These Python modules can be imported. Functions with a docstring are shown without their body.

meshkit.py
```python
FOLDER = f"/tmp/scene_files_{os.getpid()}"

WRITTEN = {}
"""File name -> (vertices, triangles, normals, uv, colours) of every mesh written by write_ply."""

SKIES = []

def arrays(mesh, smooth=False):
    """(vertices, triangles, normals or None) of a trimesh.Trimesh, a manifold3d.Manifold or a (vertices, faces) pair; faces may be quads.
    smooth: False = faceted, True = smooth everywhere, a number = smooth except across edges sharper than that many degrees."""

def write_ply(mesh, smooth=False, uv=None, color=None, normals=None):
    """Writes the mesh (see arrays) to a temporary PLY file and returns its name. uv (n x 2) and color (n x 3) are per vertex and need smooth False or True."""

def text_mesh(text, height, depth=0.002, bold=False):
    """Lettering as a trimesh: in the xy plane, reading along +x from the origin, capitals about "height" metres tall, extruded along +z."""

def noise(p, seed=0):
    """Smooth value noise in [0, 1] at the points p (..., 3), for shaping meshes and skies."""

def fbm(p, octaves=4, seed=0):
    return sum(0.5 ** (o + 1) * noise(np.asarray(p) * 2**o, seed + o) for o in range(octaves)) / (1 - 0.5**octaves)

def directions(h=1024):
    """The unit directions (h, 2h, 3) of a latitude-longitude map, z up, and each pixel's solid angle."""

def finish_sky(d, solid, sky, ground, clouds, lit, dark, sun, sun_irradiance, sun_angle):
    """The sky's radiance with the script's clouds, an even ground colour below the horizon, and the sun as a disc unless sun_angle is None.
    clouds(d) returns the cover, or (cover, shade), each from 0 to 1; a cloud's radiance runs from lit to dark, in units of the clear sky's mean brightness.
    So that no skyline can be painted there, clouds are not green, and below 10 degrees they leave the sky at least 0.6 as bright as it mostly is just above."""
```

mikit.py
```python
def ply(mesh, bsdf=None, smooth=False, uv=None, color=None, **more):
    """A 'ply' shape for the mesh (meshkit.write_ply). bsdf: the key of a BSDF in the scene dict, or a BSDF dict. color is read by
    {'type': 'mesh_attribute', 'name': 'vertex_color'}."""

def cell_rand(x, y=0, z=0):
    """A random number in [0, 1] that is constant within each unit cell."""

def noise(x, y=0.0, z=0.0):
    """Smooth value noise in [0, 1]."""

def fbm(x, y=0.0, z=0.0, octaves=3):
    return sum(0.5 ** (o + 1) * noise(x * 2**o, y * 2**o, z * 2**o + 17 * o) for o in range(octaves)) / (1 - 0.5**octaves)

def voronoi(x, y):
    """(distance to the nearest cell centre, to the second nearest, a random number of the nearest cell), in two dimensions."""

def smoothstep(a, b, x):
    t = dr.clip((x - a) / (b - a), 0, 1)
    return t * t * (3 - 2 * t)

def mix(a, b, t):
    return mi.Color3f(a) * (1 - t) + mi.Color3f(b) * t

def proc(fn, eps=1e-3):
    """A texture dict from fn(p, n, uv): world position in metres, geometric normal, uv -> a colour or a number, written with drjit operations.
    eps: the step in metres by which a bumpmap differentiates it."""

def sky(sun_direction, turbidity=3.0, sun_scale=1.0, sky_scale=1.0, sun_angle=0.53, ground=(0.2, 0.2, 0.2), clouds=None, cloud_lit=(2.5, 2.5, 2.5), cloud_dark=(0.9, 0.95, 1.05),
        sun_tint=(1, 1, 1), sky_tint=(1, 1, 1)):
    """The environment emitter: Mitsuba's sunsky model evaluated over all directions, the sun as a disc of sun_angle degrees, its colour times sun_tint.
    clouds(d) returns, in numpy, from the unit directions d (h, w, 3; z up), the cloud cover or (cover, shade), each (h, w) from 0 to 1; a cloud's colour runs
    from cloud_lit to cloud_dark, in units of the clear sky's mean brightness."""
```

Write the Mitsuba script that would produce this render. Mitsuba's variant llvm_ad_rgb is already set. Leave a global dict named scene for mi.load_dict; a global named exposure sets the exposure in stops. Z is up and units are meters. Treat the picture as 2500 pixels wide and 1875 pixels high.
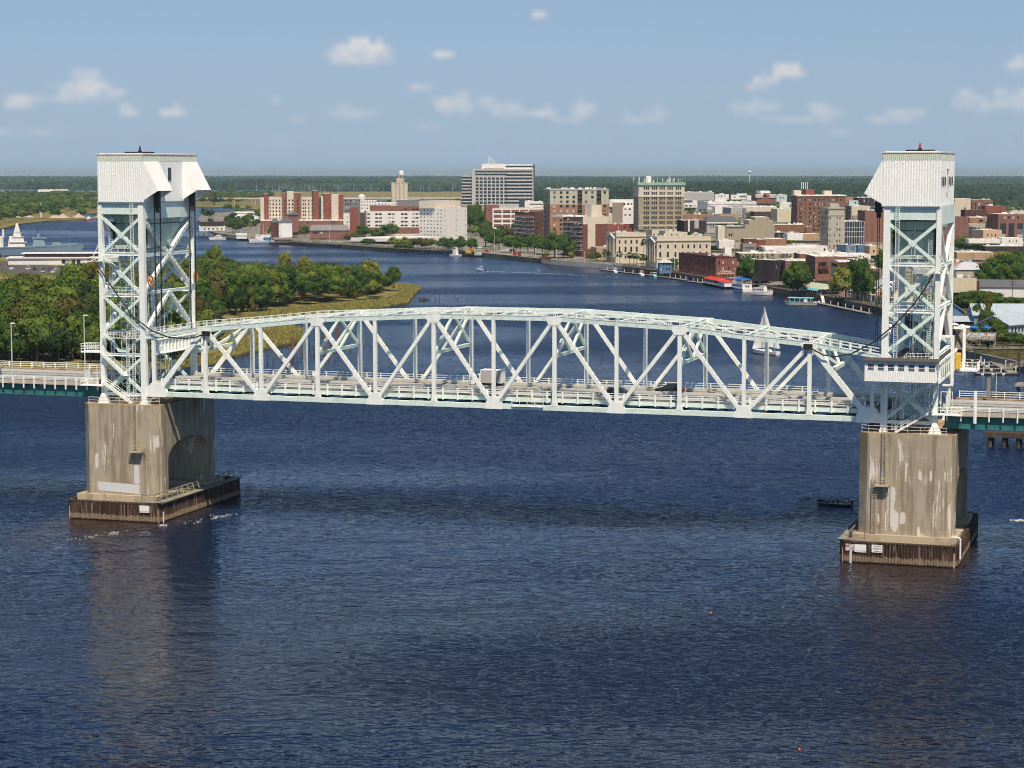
import math, random
import numpy as np
import drjit as dr
import mitsuba as mi
import mikit, meshkit

# ------------------------------------------------------------------ camera, sky, exposure
T = mi.ScalarTransform4f
exposure = 1.5
CAM = np.array([105.78, -323.67, 60.11])
YAW, PITCH = -0.3071, 0.10245
FWD = np.array([math.sin(YAW) * math.cos(PITCH), math.cos(YAW) * math.cos(PITCH), -math.sin(PITCH)])
scene, labels = {'type': 'scene'}, {}
scene['camera'] = {'type': 'perspective', 'fov': 27.49, 'fov_axis': 'x', 'near_clip': 1.0, 'far_clip': 80000.0,
                   'to_world': T().look_at(origin=CAM.tolist(), target=(CAM + FWD * 100).tolist(), up=[0, 0, 1]),
                   'medium': {'type': 'ref', 'id': 'air'}}


def sky_dir(az, el):
    """az degrees to the right of the bridge's cross axis, el degrees up"""
    a, e = math.radians(az), math.radians(el)
    return np.array([math.sin(a) * math.cos(e), math.cos(a) * math.cos(e), math.sin(e)])


# fair-weather cumulus: (azimuth, elevation, half width, half height, density) in degrees
CUMULUS = [(-30.92, 1.73, 0.56, 0.19, 0.8), (-29.02, 1.98, 0.76, 0.33, 0.8), (-28.91, 2.39, 0.53, 0.30, 0.55), (-29.33, 1.81, 0.89, 0.20, 0.5), (-27.85, 1.50, 0.51, 0.23, 0.75), (-26.74, 1.44, 0.38, 0.22, 0.75), (-30.66, 0.95, 0.95, 0.18, 0.3), (-21.41, 3.07, 0.94, 0.42, 1), (-21.86, 2.85, 0.76, 0.20, 0.7), (-19.55, 3.01, 0.43, 0.16, 0.85), (-20.13, 2.16, 0.33, 0.15, 0.6), (-21.67, 1.45, 0.66, 0.25, 0.45), (-19.25, 1.62, 0.63, 0.28, 0.6), (-19.96, 1.14, 0.76, 0.15, 0.25), (-17.78, 1.60, 0.61, 0.33, 0.65), (-16.76, 1.45, 0.46, 0.20, 0.75), (-17.42, 1.45, 0.89, 0.18, 0.4), (-15.67, 1.54, 0.51, 0.33, 0.65), (-16.09, 1.30, 0.63, 0.15, 0.35), (-16.90, 4.13, 0.32, 0.18, 0.9), (-17.52, 4.09, 0.13, 0.06, 0.3), (-14.00, 1.30, 0.89, 0.25, 0.45), (-13.56, 1.45, 0.38, 0.28, 0.35), (-10.83, 2.40, 0.70, 0.28, 0.85), (-10.25, 2.52, 0.46, 0.30, 0.95), (-11.15, 2.15, 0.63, 0.13, 0.6), (-10.96, 1.63, 0.79, 0.28, 0.6), (-9.19, 1.45, 0.57, 0.43, 0.5), (-10.07, 1.30, 1.14, 0.20, 0.35), (-7.29, 1.33, 0.89, 0.22, 0.55), (-6.72, 1.39, 0.38, 0.18, 0.45), (-4.12, 2.69, 0.46, 0.20, 0.9), (-5.45, 1.86, 0.57, 0.18, 0.5), (-4.18, 1.87, 0.76, 0.18, 0.6), (-4.75, 1.58, 1.20, 0.20, 0.5), (-8.81, 0.87, 1.14, 0.10, 0.3), (-23.38, 1.30, 0.33, 0.20, 0.25), (-24.01, 1.83, 0.15, 0.08, 0.35), (-24.52, 0.82, 1.52, 0.10, 0.2), (-33.13, 2.09, 1.01, 0.44, 0.7), (-35.16, 1.58, 1.52, 0.38, 0.6), (-0.95, 2.47, 1.52, 0.51, 0.8), (1.96, 1.83, 1.77, 0.51, 0.6)]


def clouds(d):
    az = np.degrees(np.arctan2(d[..., 0], d[..., 1]))
    el = np.degrees(np.arcsin(np.clip(d[..., 2], -1, 1)))
    p = np.stack([az, el * 1.5, 0 * az], -1)
    n = meshkit.fbm(p * 1.3, 5, 3) - .5
    n2 = meshkit.fbm(p * 4.2 + 9, 4, 5) - .5
    cover = np.zeros_like(az)
    shade = np.zeros_like(az)
    for a, e, w, h, s in CUMULUS:
        y = (el - e) / h
        y = np.where(y < 0, y * 1.6, y)
        r = np.sqrt(((az - a) / w) ** 2 + y ** 2)
        m = np.clip((1.0 - r + n * 1.6 + n2 * 1.3) * 2.2, 0, 1)
        m = m * m * (3 - 2 * m) * s
        new = m > cover
        shade = np.where(new, np.clip(.3 - .35 * y + n2 * 1.2, 0, .8), shade)
        cover = np.maximum(cover, m)
    # scattered cumulus and thin high veils over the rest of the sky
    q = d[..., :2] / np.maximum(d[..., 2:], .08)
    q = np.concatenate([q * 1.6, 0 * az[..., None]], -1)
    far = np.clip((meshkit.fbm(q, 5, 11) - .68) * 6, 0, .7) * np.clip((el - 9) / 8, 0, 1)
    veil = np.clip((meshkit.fbm(np.concatenate([q[..., :1] * .5, q[..., 1:2] * 1.3, q[..., 2:]], -1), 4, 21) - .62) * 1.0, 0, .12) * np.clip((el - 7) / 8, 0, 1)
    veil = np.maximum(veil, .16 * np.exp(-((az + 25 + (el - 6) * 3.5) / 4.5) ** 2 - ((el - 5.6) / 1.1) ** 2))
    low = .9 * np.exp(-(np.maximum(el, 0) / 1.9) ** 2)   # summer haze that pales and blues the sky at the horizon
    shade = np.where(cover > far, shade, .35)
    total = np.maximum(np.maximum(cover, far), veil)
    out = total + low * (1 - total)
    return out, np.where(out > 0, (total * shade + low * (1 - total)) / np.maximum(out, 1e-6), 0)


SUN = (.272, -.495, .826)
scene['sky'] = mikit.sky(SUN, turbidity=3.0, sky_tint=(.88, .88, .88), clouds=clouds, cloud_lit=(3.0, 2.95, 3.0), cloud_dark=(1.5, 2.0, 2.65), sun_scale=1.15)

# ------------------------------------------------------------------ mesh building


class MB:
    """collects boxes, beams, tubes and faces into one mesh"""

    def __init__(self):
        self.v, self.f, self.n = [], [], 0

    def add(self, v, f):
        self.v.append(np.asarray(v, float))
        self.f.append(np.asarray(f, int) + self.n)
        self.n += len(v)
        return self

    def quads(self, v, q):
        q = np.asarray(q)
        return self.add(v, np.vstack([q[:, [0, 1, 2]], q[:, [0, 2, 3]]]))

    def box(self, x0, x1, y0, y1, z0, z1):
        x0, x1 = sorted((x0, x1)); y0, y1 = sorted((y0, y1)); z0, z1 = sorted((z0, z1))
        return self.hexa([(x0, y0, z0), (x1, y0, z0), (x1, y1, z0), (x0, y1, z0), (x0, y0, z1), (x1, y0, z1), (x1, y1, z1), (x0, y1, z1)])

    def hexa(self, v):
        return self.quads(v, [[0, 3, 2, 1], [4, 5, 6, 7], [0, 1, 5, 4], [1, 2, 6, 5], [2, 3, 7, 6], [3, 0, 4, 7]])

    def frame(self, p, q, up):
        p, q = np.asarray(p, float), np.asarray(q, float)
        d = q - p
        L = np.linalg.norm(d)
        d = d / L
        up = np.asarray(up, float)
        if abs(d @ up) > .999 * np.linalg.norm(up):
            up = np.array([0, 1., 0]) if abs(d[1]) < .9 else np.array([1., 0, 0])
        s = np.cross(d, up)
        s /= np.linalg.norm(s)
        return p, q, d, s, np.cross(s, d), L

    def beam(self, p, q, w, h, up=(0, 0, 1)):
        """w across (horizontal), h along up"""
        p, q, d, s, t, L = self.frame(p, q, up)
        o = [-s * w / 2 - t * h / 2, s * w / 2 - t * h / 2, s * w / 2 + t * h / 2, -s * w / 2 + t * h / 2]
        return self.hexa([p + a for a in o] + [q + a for a in o])

    def ibeam(self, p, q, w, h, t_=.06, up=(0, 0, 1)):
        p, q, d, s, t, L = self.frame(p, q, up)
        for k in (-1, 1):
            self.beam(p + t * k * (h / 2 - t_ / 2), q + t * k * (h / 2 - t_ / 2), w, t_, t)
        return self.beam(p, q, t_, h - 2 * t_, t)

    def tube(self, p, q, r, n=6, r2=None):
        p, q, d, s, t, L = self.frame(p, q, (0, 0, 1))
        a = np.arange(n) * 2 * math.pi / n
        ring = np.cos(a)[:, None] * s + np.sin(a)[:, None] * t
        v = np.vstack([p + ring * r, q + ring * (r if r2 is None else r2), [p], [q]])
        i = np.arange(n)
        j = (i + 1) % n
        return self.add(v, np.vstack([np.c_[i, j, j + n], np.c_[i, j + n, i + n], np.c_[j, i, i * 0 + 2 * n], np.c_[i + n, j + n, i * 0 + 2 * n + 1]]))

    def path(self, pts, r, n=5):
        for a, b in zip(pts[:-1], pts[1:]):
            self.tube(a, b, r, n)
        return self

    def prism(self, pts, vec):
        """planar polygon (convex or star-shaped about its mean) pushed along vec"""
        a = np.asarray(pts, float)
        b = a + np.asarray(vec, float)
        n = len(a)
        i = np.arange(n)
        j = (i + 1) % n
        v = np.vstack([a, b, [a.mean(0)], [b.mean(0)]])
        return self.add(v, np.vstack([np.c_[i, j, j + n], np.c_[i, j + n, i + n], np.c_[j, i, i * 0 + 2 * n], np.c_[i + n, j + n, i * 0 + 2 * n + 1]]))

    def perf(self, p, q, w, h, up=(0, 0, 1), hole=.5, step=1.3, faces='both'):
        """a built-up member: two solid webs and two cover plates with oval access holes in the faces along up"""
        p, q, d, s, t, L = self.frame(p, q, up)
        th = .05
        for k in (-1, 1):
            self.beam(p + s * k * (w / 2 - th / 2), q + s * k * (w / 2 - th / 2), th, h, t)
        n = max(2, int(round(L / step)))
        a = np.arange(8) * math.pi / 4 + math.pi / 8
        for k in (-1, 1):
            o = t * k * h / 2
            for m in range(n):
                u0, u1 = L * m / n, L * (m + 1) / n
                uc = (u0 + u1) / 2
                hw = w / 2 - th
                rx, ry = min(hole * .5 * L / n * 1.15, (u1 - u0) * .42), min(hw * .72, .3)
                ring = [p + d * (uc + rx * math.cos(x)) + s * ry * math.sin(x) + o for x in a]
                sq = []
                for x in a:
                    cx, cy = math.cos(x), math.sin(x)
                    f = 1 / max(abs(cx), abs(cy))
                    sq.append(p + d * (uc + cx * f * (u1 - u0) / 2) + s * cy * f * hw + o)
                cor = [p + d * uu + s * vv * hw + o for uu, vv in ((u1, 1), (u0, 1), (u0, -1), (u1, -1))]
                self.add(ring + sq + cor, [[i, (i + 1) % 8, 8 + (i + 1) % 8] for i in range(8)] + [[i, 8 + (i + 1) % 8, 8 + i] for i in range(8)] +
                         [[8 + 0, 8 + 1, 16], [8 + 2, 8 + 3, 17], [8 + 4, 8 + 5, 18], [8 + 6, 8 + 7, 19]])
        return self

    def mesh(self):
        return np.vstack(self.v), np.vstack(self.f)


def num(key):
    if key not in scene and key not in labels:
        return key
    i = COUNT.get(key, 0) + 1
    while f'{key}_{i:03d}' in scene or f'{key}_{i:03d}' in labels:
        i += 1
    COUNT[key] = i
    return f'{key}_{i:03d}'


COUNT = {}


def thing(name, label, cat, group=None, kind=None):
    key = num(name)
    labels[key] = {'label': label}
    if cat:
        labels[key]['category'] = cat
    if group:
        labels[key]['group'] = group
    if kind:
        labels[key]['kind'] = kind
    return key


def put(key, mb, mat, smooth=False, **more):
    """one mesh under this very key"""
    scene[key] = mikit.ply(mb.mesh() if isinstance(mb, MB) else mb, mat, smooth, **more)
    return key


def part(root, name, mb, mat, smooth=False, label=None, kind=None, **more):
    key = num(root + '__' + name)
    put(key, mb, mat, smooth, **more)
    if label or kind:
        labels[key] = {}
        if label: labels[key]['label'] = label
        if kind: labels[key]['kind'] = kind
    return key


def part_at(root, name, ply, mat, to_world):
    """a further copy of a shared mesh"""
    key = num(root + '__' + name)
    scene[key] = {**ply, 'bsdf': {'type': 'ref', 'id': mat}, 'to_world': to_world}
    return key


def solo(name, mb, mat, label, cat, group=None, smooth=False, kind=None, **more):
    key = thing(name, label, cat, group, kind)
    return put(key, mb, mat, smooth, **more)


def structure(name, mb, mat, label, smooth=False, **more):
    key = num(name)
    labels[key] = {'label': label, 'kind': 'structure'}
    return put(key, mb, mat, smooth, **more)


UNIT = mikit.ply(MB().box(-.5, .5, -.5, .5, -.5, .5).mesh())
TWO_PI = 2 * math.pi
# ------------------------------------------------------------------ materials
noise, fbm, smoothstep, mix, proc = mikit.noise, mikit.fbm, mikit.smoothstep, mikit.mix, mikit.proc


def rgb(c):
    return {'type': 'rgb', 'value': list(c)}


def paint(key, c, rough=.5, spec=.4, metallic=0.):
    scene[key] = {'type': 'twosided', 'bsdf': {'type': 'principled', 'base_color': c if isinstance(c, dict) else rgb(c), 'roughness': rough, 'specular': spec, 'metallic': metallic}}
    return key


def matt(key, c):
    scene[key] = {'type': 'twosided', 'bsdf': {'type': 'diffuse', 'reflectance': c if isinstance(c, dict) else rgb(c)}}
    return key


def weather(c, dirt, amount=.5, sx=.25, sz=.05):
    """paint with faint grime runs down the face"""
    def fn(p, n, uv):
        run = fbm((p.x + p.y) * sx * 4, p.z * sz * 4, p.x * .07, 3)
        blot = fbm(p.x * .35, p.y * .35, p.z * .35, 3)
        return mix(c, dirt, dr.clip(smoothstep(.45, .8, run) * amount + smoothstep(.55, .85, blot) * amount * .6, 0, 1))
    return proc(fn)


paint('steel_paint', weather((.66, .80, .76), (.47, .55, .45), .5), .45)
paint('steel_pale', weather((.83, .88, .86), (.60, .65, .58), .35), .5)
paint('siding_white', weather((.86, .89, .88), (.72, .76, .72), .25, .2, .02), .45)
paint('fascia_green', (.56, .63, .56), .5)
paint('roof_white', (.82, .83, .82), .6)
paint('teal_paint', weather((.035, .17, .165), (.05, .12, .10), .6), .45)
paint('counterweight_paint', weather((.42, .56, .51), (.28, .36, .31), .8, .4, .03), .6)
paint('rope_black', (.02, .018, .016), .6)
paint('dark_steel', (.035, .036, .035), .6)
paint('rust_orange', weather((.50, .22, .10), (.62, .56, .5), .5), .8)
paint('galvanised', (.55, .58, .58), .45, .5)
paint('glass_dark', (.02, .028, .034), .08, .8)
paint('glass_sky', (.10, .14, .17), .06, .9)
paint('glass_blind', (.42, .42, .40), .25, .6)
paint('yellow_paint', (.70, .45, .04), .5)
paint('red_paint', (.45, .04, .03), .5)
paint('gloss_white', (.80, .80, .80), .25, .6)
paint('gloss_black', (.012, .012, .014), .12, .7)
paint('tyre', (.02, .02, .02), .8)
paint('signal_black', (.015, .015, .018), .6)
matt('roof_tar', (.10, .10, .105))


def concrete_fn(p, n, uv):
    u = p.x + p.y * .73
    base = mix((.35, .305, .225), (.48, .435, .345), fbm(p.x * .55, p.y * .55, p.z * .55, 4))
    lifts = smoothstep(.035, .0, dr.abs(dr.abs((p.z - 5.1) - 5.1 * dr.round((p.z - 5.1) / 5.1))))
    seams = smoothstep(.03, .0, dr.abs(p.z * .82 - dr.round(p.z * .82))) * .25
    streak = fbm(u * 1.5 + .5 * noise(u, p.z * .4, 5), p.z * .10, 3, 4)
    c = mix(base, (.22, .175, .12), smoothstep(.46, .78, streak) * .75)
    fine = fbm(u * 4.0, p.z * .35, 8, 4)
    c = mix(c, (.25, .20, .13), smoothstep(.5, .75, fine) * .5)
    # lime runs that start at the joints and thin out below
    lime = fbm(u * 3.4, p.z * .16 + 31, 5, 4) * smoothstep(.40, .75, fbm(u * .6, p.z * .30, 2, 2))
    c = mix(c, (.72, .70, .66), smoothstep(.50, .60, lime + .10 * (noise(u * 9, p.z * 1.2, 3) - .5)) * .85)
    c = mix(c, (.16, .14, .11), lifts * .8 * noise(u * 1.3, p.z, 1) + seams * noise(u * .9, 4., 1))
    return c


matt('concrete', proc(concrete_fn))
matt('concrete_patch', (.62, .63, .66))
matt('concrete_pale', weather((.48, .42, .31), (.30, .25, .17), .8))


def pile_fn(p, n, uv):
    u = p.x + p.y
    c = mix((.030, .018, .014), (.095, .06, .046), fbm(u * 3.1, p.z * .1, 2, 3))
    c = mix(c, (.36, .28, .23), smoothstep(.55, .75, fbm(u * 5.0, p.z * .25 + 7, 4, 3)) * .5)
    band = smoothstep(1.45, 1.15, p.z + .35 * noise(u * 4, 1.) ) * smoothstep(.15, .45, p.z)
    c = mix(c, (.30, .235, .165), band * (.45 + .5 * noise(u * 6, p.z * 2, 3)))
    return mix(c, (.015, .012, .01), smoothstep(.3, .1, p.z))


matt('sheet_pile', proc(pile_fn))
matt('timber_grey', weather((.30, .285, .245), (.17, .16, .14), .8))
matt('timber_dark', weather((.075, .06, .05), (.14, .12, .10), .7))


def road_fn(p, n, uv):
    c = mix((.145, .144, .14), (.205, .202, .195), fbm(p.x * .5, p.y * 1.5, 0, 3))
    wheel = smoothstep(.5, .2, dr.abs((p.y - .6) / 1.75 - dr.round((p.y - .6) / 1.75)) * 2)
    return mix(c, (.10, .10, .098), wheel * .35)


matt('road_deck', proc(road_fn))
matt('slab_beige', weather((.52, .47, .38), (.40, .36, .29), .6))


def water_h(p, n, uv):
    # wind ripples and short chop running mostly across the river, on top of slow swells
    x, y = p.x * .94 + p.y * .34, p.y * .94 - p.x * .34
    wx = x + 1.6 * noise(x * .11, y * .13, 3)
    wy = y + 1.6 * noise(x * .12, y * .10, 9)
    calm = fbm(x * .0045 + .6 * noise(x * .01, y * .012, 8), y * .016, 5, 3)       # long lanes of ruffled and of smoother water
    gust = .38 + 1.25 * smoothstep(.34, .66, calm)
    h = (.10 * noise(wx * .13, wy * .30, 1) + .05 * noise(wx * .05, wy * .11, 6)) * (.6 + .5 * gust) + (.085 * noise(wx * .42, wy * .90, 2) + .065 * noise(wx * 1.0, wy * 2.0, 4) + .03 * noise(x * 2.4, y * 4.2, 7)) * gust
    return h * 2.5


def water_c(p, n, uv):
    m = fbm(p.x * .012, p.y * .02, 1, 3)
    reflection_and_silt = mi.Float(0)   # brown pier reflections painted into the water colour, plus silt in the foreground
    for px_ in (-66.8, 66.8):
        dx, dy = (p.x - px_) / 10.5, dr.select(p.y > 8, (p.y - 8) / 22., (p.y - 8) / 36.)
        reflection_and_silt = dr.maximum(reflection_and_silt, dr.exp(-dx * dx * dx * dx - dy * dy))
    reflection_and_silt = dr.clip(reflection_and_silt * (.62 + .75 * fbm(p.x * .05, p.y * .03, 6, 3)) + smoothstep(-20., -190., p.y) * .30 * smoothstep(.25, .7, fbm(p.x * .016, p.y * .03, 8, 3)), 0, 1)
    return mix(mix((.002, .013, .052), (.005, .011, .030), m), (.040, .026, .014), reflection_and_silt)


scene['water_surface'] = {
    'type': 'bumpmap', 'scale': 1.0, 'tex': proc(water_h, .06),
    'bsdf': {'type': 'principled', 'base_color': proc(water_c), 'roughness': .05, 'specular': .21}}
# ------------------------------------------------------------------ the river
_g = MB()
xs = [-9000, 6000]
ys = [-900, 9000]
_g.quads([(xs[0], ys[0], 0), (xs[1], ys[0], 0), (xs[1], ys[1], 0), (xs[0], ys[1], 0)], [[0, 1, 2, 3]])
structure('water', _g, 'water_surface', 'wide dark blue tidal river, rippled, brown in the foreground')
# ------------------------------------------------------------------ the lift bridge: x along it, y = 0 the near truss, y = 19.17 the far one
P, YF, ZB = 10.363, 19.17, 21.5
HT = [9.6, 11.4, 12.3, 13.45, 13.95, 14.5, 14.5]
ZU = [ZB + HT[min(k, 12 - k)] for k in range(13)]


def nx(k):
    return (k - 6) * P


span = thing('lift_span', 'long pale green steel truss span with arched top chord between the two towers', 'bridge span')
ZR = 22.95
for yy in (0.0, YF):
    near = yy == 0
    part(span, 'bottom_chord', MB().beam((-63.6, yy, ZB), (63.6, yy, ZB), .62, .80), 'steel_paint')
    top = MB()
    for k in range(12):
        top.beam((nx(k) if k else -64.2, yy, ZU[k]), (nx(k + 1) if k < 11 else 64.2, yy, ZU[k + 1]), .66, .72)
    part(span, 'top_chord', top, 'steel_paint')
    for k in range(13):
        x = nx(k) + (.6 if k == 0 else -.6 if k == 12 else 0)
        w = .62 if k % 2 else .55
        v = MB().ibeam((x, yy, ZB + .4), (x, yy, ZU[k] - .36), .6, w, .05, (1, 0, 0))
        v.beam((x, yy - .28, ZB + .4), (x, yy - .28, ZU[k] - .36), w, .04, (0, 1, 0))
        v.prism([(x - .52, yy - .34, ZB + .38), (x + .52, yy - .34, ZB + .38), (x + .31, yy - .34, ZB + 1.15), (x - .31, yy - .34, ZB + 1.15)], (0, .68, 0))
        part(span, 'vertical', v, 'steel_pale')
    for k in range(12):
        lo, hi = (k, k + 1) if k % 2 == 0 else (k + 1, k)
        a, b = np.array([nx(lo), yy, ZB]), np.array([nx(hi), yy, ZU[hi]])
        if lo in (0, 12):
            a[0] += .9 if lo == 0 else -.9
        end = lo in (0, 12)
        d = (b - a) / np.linalg.norm(b - a)
        part(span, 'end_post' if end else 'diagonal', MB().perf(a + d * .5, b - d * .4, .6, .85 if end else .58, (0, 0, 1), .34, .95), 'steel_pale')
    for k in range(13):
        g = MB()
        x = nx(k)
        if k % 2 == 0:
            s = 1 if k == 0 else -1
            pts = [(-1.5, -.45), (1.5, -.45), (1.35, .5), (.6, 1.5), (-.6, 1.5), (-1.35, .5)] if 0 < k < 12 else [(-1.1 * s, -.5), (3. * s, -.5), (3.0 * s, .6), (2.2 * s, 1.9), (.2 * s, 1.9), (-.9 * s, .7)]
            for o in (-.38, .34):
                g.prism([(x + a, yy + o, ZB + b) for a, b in pts], (0, .04, 0))
            part(span, 'gusset_plate', g, 'steel_pale')
        else:
            z = ZU[k]
            for o in (-.38, .34):
                g.prism([(x + a, yy + o, z + b) for a, b in [(-1.2, .36), (-1.25, -.4), (-.85, -1.05), (.85, -1.05), (1.25, -.4), (1.2, .36)]], (0, .04, 0))
            part(span, 'gusset_plate', g, 'steel_pale')
# bracing between the trusses
for k in range(1, 12):
    part(span, 'top_strut', MB().ibeam((nx(k), .33, ZU[k]), (nx(k), YF - .33, ZU[k]), .5, .6, .06), 'steel_paint')
for k in range(1, 11):
    a, b = nx(k), nx(k + 1)
    part(span, 'top_lateral', MB().beam((a, .4, ZU[k] + .05), (b, YF - .4, ZU[k + 1] + .05), .4, .3).beam((b, .4, ZU[k + 1] - .25), (a, YF - .4, ZU[k] - .25), .4, .3), 'steel_paint')
for k in (3, 5, 7, 9):
    x, zt, zs = nx(k), ZU[k] - .3, ZU[k] - .42 * HT[min(k, 12 - k)]
    m = YF / 2
    f = MB().ibeam((x, .3, zs), (x, YF - .3, zs), .5, .5, .06)
    for p, q in (((x, .3, zt), (x, m, zs)), ((x, YF - .3, zt), (x, m, zs)), ((x, .3, zs), (x, m, zt)), ((x, YF - .3, zs), (x, m, zt))):
        f.beam(p, q, .42, .4)
    part(span, 'sway_frame', f, 'steel_paint')
for s in (-1, 1):  # portals lie in the slope of the end posts
    a, b = np.array([s * 5 * P, 0, ZU[1] - .3]), np.array([s * (6 * P - .9), 0, ZB])
    q = a + (b - a) * .34
    m = YF / 2
    f = MB().beam((q[0], .3, q[2]), (q[0], YF - .3, q[2]), .6, .6).beam((a[0], .3, a[2]), (a[0], YF - .3, a[2]), .6, .7)
    for yy in (.3, YF - .3):
        f.beam((a[0], yy, a[2]), (q[0], m, q[2]), .45, .45)
        f.beam((q[0], yy, q[2]), (a[0], m, a[2]), .45, .45)
    part(span, 'portal_frame', f, 'steel_paint')
    # cross girder that hangs the span from its ropes, plated with stiffeners
    x = s * 61.9
    g = MB().box(x - .15, x + .15, 1.0, YF - 1.0, 28.3, 30.6).box(x - .45, x + .45, 1., YF - 1., 30.6, 30.75).box(x - .45, x + .45, 1., YF - 1., 28.15, 28.3)
    for i in range(13):
        yy = 1.6 + i * 1.33
        g.box(x - .42, x + .42, yy - .04, yy + .04, 28.3, 30.6)
    part(span, 'lifting_girder', g, 'steel_pale')
# deck
part(span, 'road_deck', MB().box(-62.8, 62.8, .75, YF - .75, ZR - .25, ZR), 'road_deck')
part(span, 'fascia_girder', MB().box(-62.6, 62.6, .72, .84, ZR - .62, ZR + .06), 'steel_paint')
part(span, 'fascia_girder', MB().box(-62.6, 62.6, YF - .84, YF - .72, ZR - .62, ZR + .06), 'steel_paint')
st = MB()
for i in range(8):
    y = 2.3 + i * 2.08
    st.ibeam((-62.4, y, ZR - .55), (62.4, y, ZR - .55), .35, .56, .05)
part(span, 'stringer', st, 'steel_paint', kind='stuff')
for k in range(13):
    fb = MB().ibeam((nx(k), .4, ZR - 1.05), (nx(k), YF - .4, ZR - 1.05), .5, .75, .07)
    part(span, 'floor_beam', fb, 'dark_steel')
lb = MB()
for k in range(12):
    lb.beam((nx(k), .4, ZB - .1), (nx(k + 1), YF - .4, ZB - .1), .35, .25).beam((nx(k), YF - .4, ZB - .36), (nx(k + 1), .4, ZB - .36), .35, .25)
part(span, 'bottom_lateral', lb, 'dark_steel')


def fence(root, name, x0, x1, y, zb, zt, step, rails, mat, postw=.2, railh=.09, out=0.0, depth=.12):
    """a railing of its own posts; rails at the given heights"""
    r = part(root, name, MB().box(x0, x1, y - .04, y + .04, rails[0] - railh / 2, rails[0] + railh / 2), mat)
    b = MB()
    for z in rails[1:]:
        b.box(x0, x1, y - .04, y + .04, z - railh / 2, z + railh / 2)
    part(r, 'rail', b, mat)
    n = max(1, int(round((x1 - x0) / step)))
    pm = mikit.ply(MB().box(-postw / 2, postw / 2, -depth, .1, zb, zt).mesh())
    for i in range(n + 1):
        part_at(r, 'post', pm, mat, T().translate([x0 + (x1 - x0) * i / n, y - .05 + out, 0]))
    return r


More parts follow.
